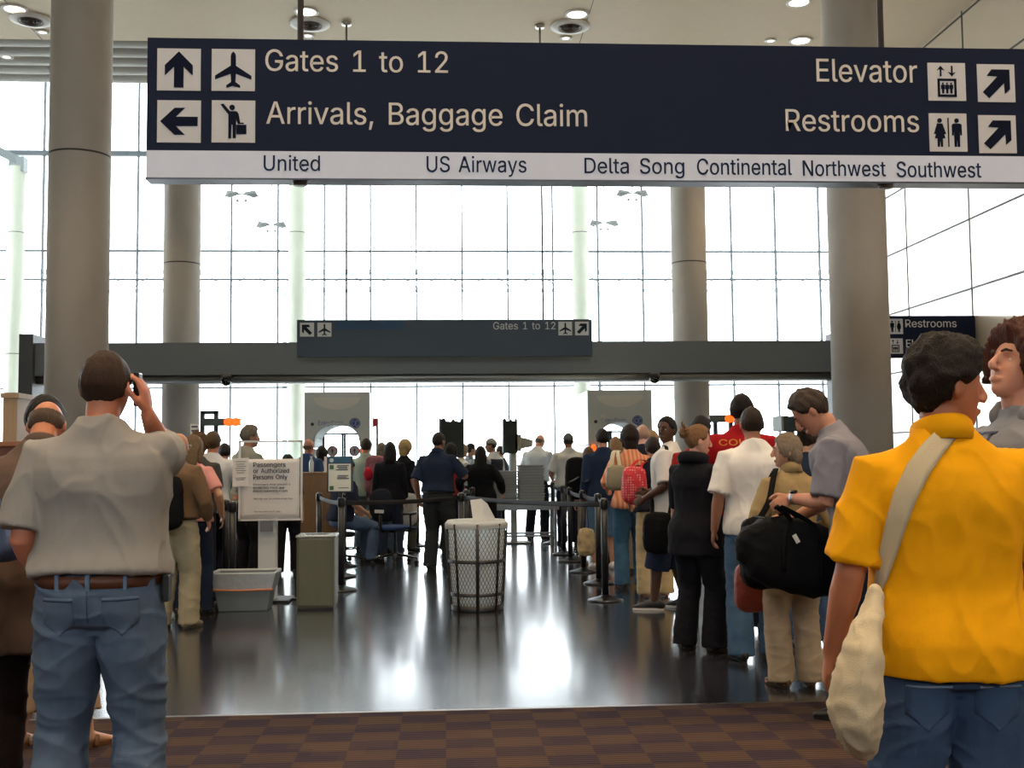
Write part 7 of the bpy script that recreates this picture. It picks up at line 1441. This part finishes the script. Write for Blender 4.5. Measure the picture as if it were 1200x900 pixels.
# paper in the hand at the left edge
S_, E_, W_, o_ = PEOPLE['denim_sleeve']['arms'][1]; pw = Wp('denim_sleeve', W_); t = thing('ticket_paper', 'folded pale paper held at the left edge of the picture', 'paper', at(1, 630, pw.y + .05))
obj('sheet', G().poly([(-.05, -.05), (.03, -.02), (.045, .035), (-.04, .0)], -.001, .001), paper((226, 216, 200)), t); obj('fold', G().poly([(-.05, -.05), (.03, -.02), (.03, -.06), (-.03, -.075)], .004, .006), paper((226, 216, 200)), t)
# prints on clothing
def print_on(key, part_, word, x0, z0, width, cap, m, side=-1, n=1, name='print'):
    Q = PEOPLE[key]; s = Q['s']; b = bvh_of(Q[part_].data)
    for o in lettering(word, (x0, 0, z0), width, cap, m, Q[part_], th=.001, name=name):
        bm = bmesh.new(); bm.from_mesh(o.data); bmesh.ops.triangulate(bm, faces=bm.faces[:]); bmesh.ops.subdivide_edges(bm, edges=[e for e in bm.edges if e.calc_length() > .02], cuts=1); bm.to_mesh(o.data); bm.free()
        a = coords(o.data)
        for i, (x, y, z) in enumerate(a):
            if side < 0: h = b.ray_cast(V((x * s, -1, z * s)), V((0, 1, 0)))
            else: h = b.ray_cast(V((-x * s, 1, z * s)), V((0, -1, 0)))
            hy = h[0].y if h[0] is not None else 0
            a[i] = (x * s if side < 0 else -x * s, hy + side * .004 + y * 2, z * s)
        set_coords(o.data, a)
print_on('red_shirt', 'shirt', 'COU', -.17, 1.36, .20, .045, paint((232, 150, 40)))
# stripes of the orange blouse as a woven pattern
sm = bpy.data.materials.new('striped'); sm.use_nodes = True; nt = sm.node_tree; b = nt.nodes['Principled BSDF']; b.inputs['Roughness'].default_value = .9
wv = nt.nodes.new('ShaderNodeTexWave'); wv.bands_direction = 'X'; wv.inputs['Scale'].default_value = 7; wv.inputs['Distortion'].default_value = .3; tc = nt.nodes.new('ShaderNodeTexCoord'); nt.links.new(tc.outputs['Object'], wv.inputs['Vector'])
cr = nt.nodes.new('ShaderNodeValToRGB'); cr.color_ramp.elements[0].color = lin((206, 112, 70)); cr.color_ramp.elements[1].color = lin((222, 166, 130)); nt.links.new(wv.outputs['Fac'], cr.inputs[0]); nt.links.new(cr.outputs[0], b.inputs['Base Color'])
PEOPLE['orange_stripes']['shirt'].data.materials.clear(); PEOPLE['orange_stripes']['shirt'].data.materials.append(sm)
# printed blocks on the hoodie's chest and shoulder
Q = PEOPLE['hoodie']; s = Q['s']; b = bvh_of(Q['shirt'].data); rng = random.Random(3)
for (word, x0, z0, wd, cp) in (('NIT', -.10, 1.36, .17, .055), ('CS', -.11, 1.28, .12, .05), ('A', -.12, 1.20, .06, .05)):
    print_on('hoodie', 'shirt', word, x0 - .03, z0, wd, cp, paint((44, 46, 72)), side=1)
# shoulder patch of the bald officer, vest of the capped officer
Q = PEOPLE['officer_bald']; s = Q['s']; S_, E_, W_, o_ = Q['arms'][1]; c_ = S_.lerp(E_, .35); q = G(); q.sphere(c_ + V((.056, -.02, 0)), (.022, .03, .04), n=14, m=10); Q['part']('shoulder_patch', q, cloth((50, 62, 92)), Q['shirt'])
q = G(); q.box(Q['spine']((-.12, 0, 1.452)), (.06, .10, .015), bev=.004); Q['part']('epaulette', q, cloth((36, 44, 66)), Q['shirt'])
# vest
Q = PEOPLE['cap_officer']; q = G(); P = []; A = []
for i in range(9):
    z = .9 + .5 * i / 8; a_, b_, y_ = Q['prof'](max(z, .9)); P.append(Q['spine']((0, y_, z))); A.append((a_ + .012, b_ + .044))
q.tube(P, A, n=28, side=(1, 0, 0), cap='flat', e=.9); Q['part']('vest', q, cloth((40, 44, 54)))
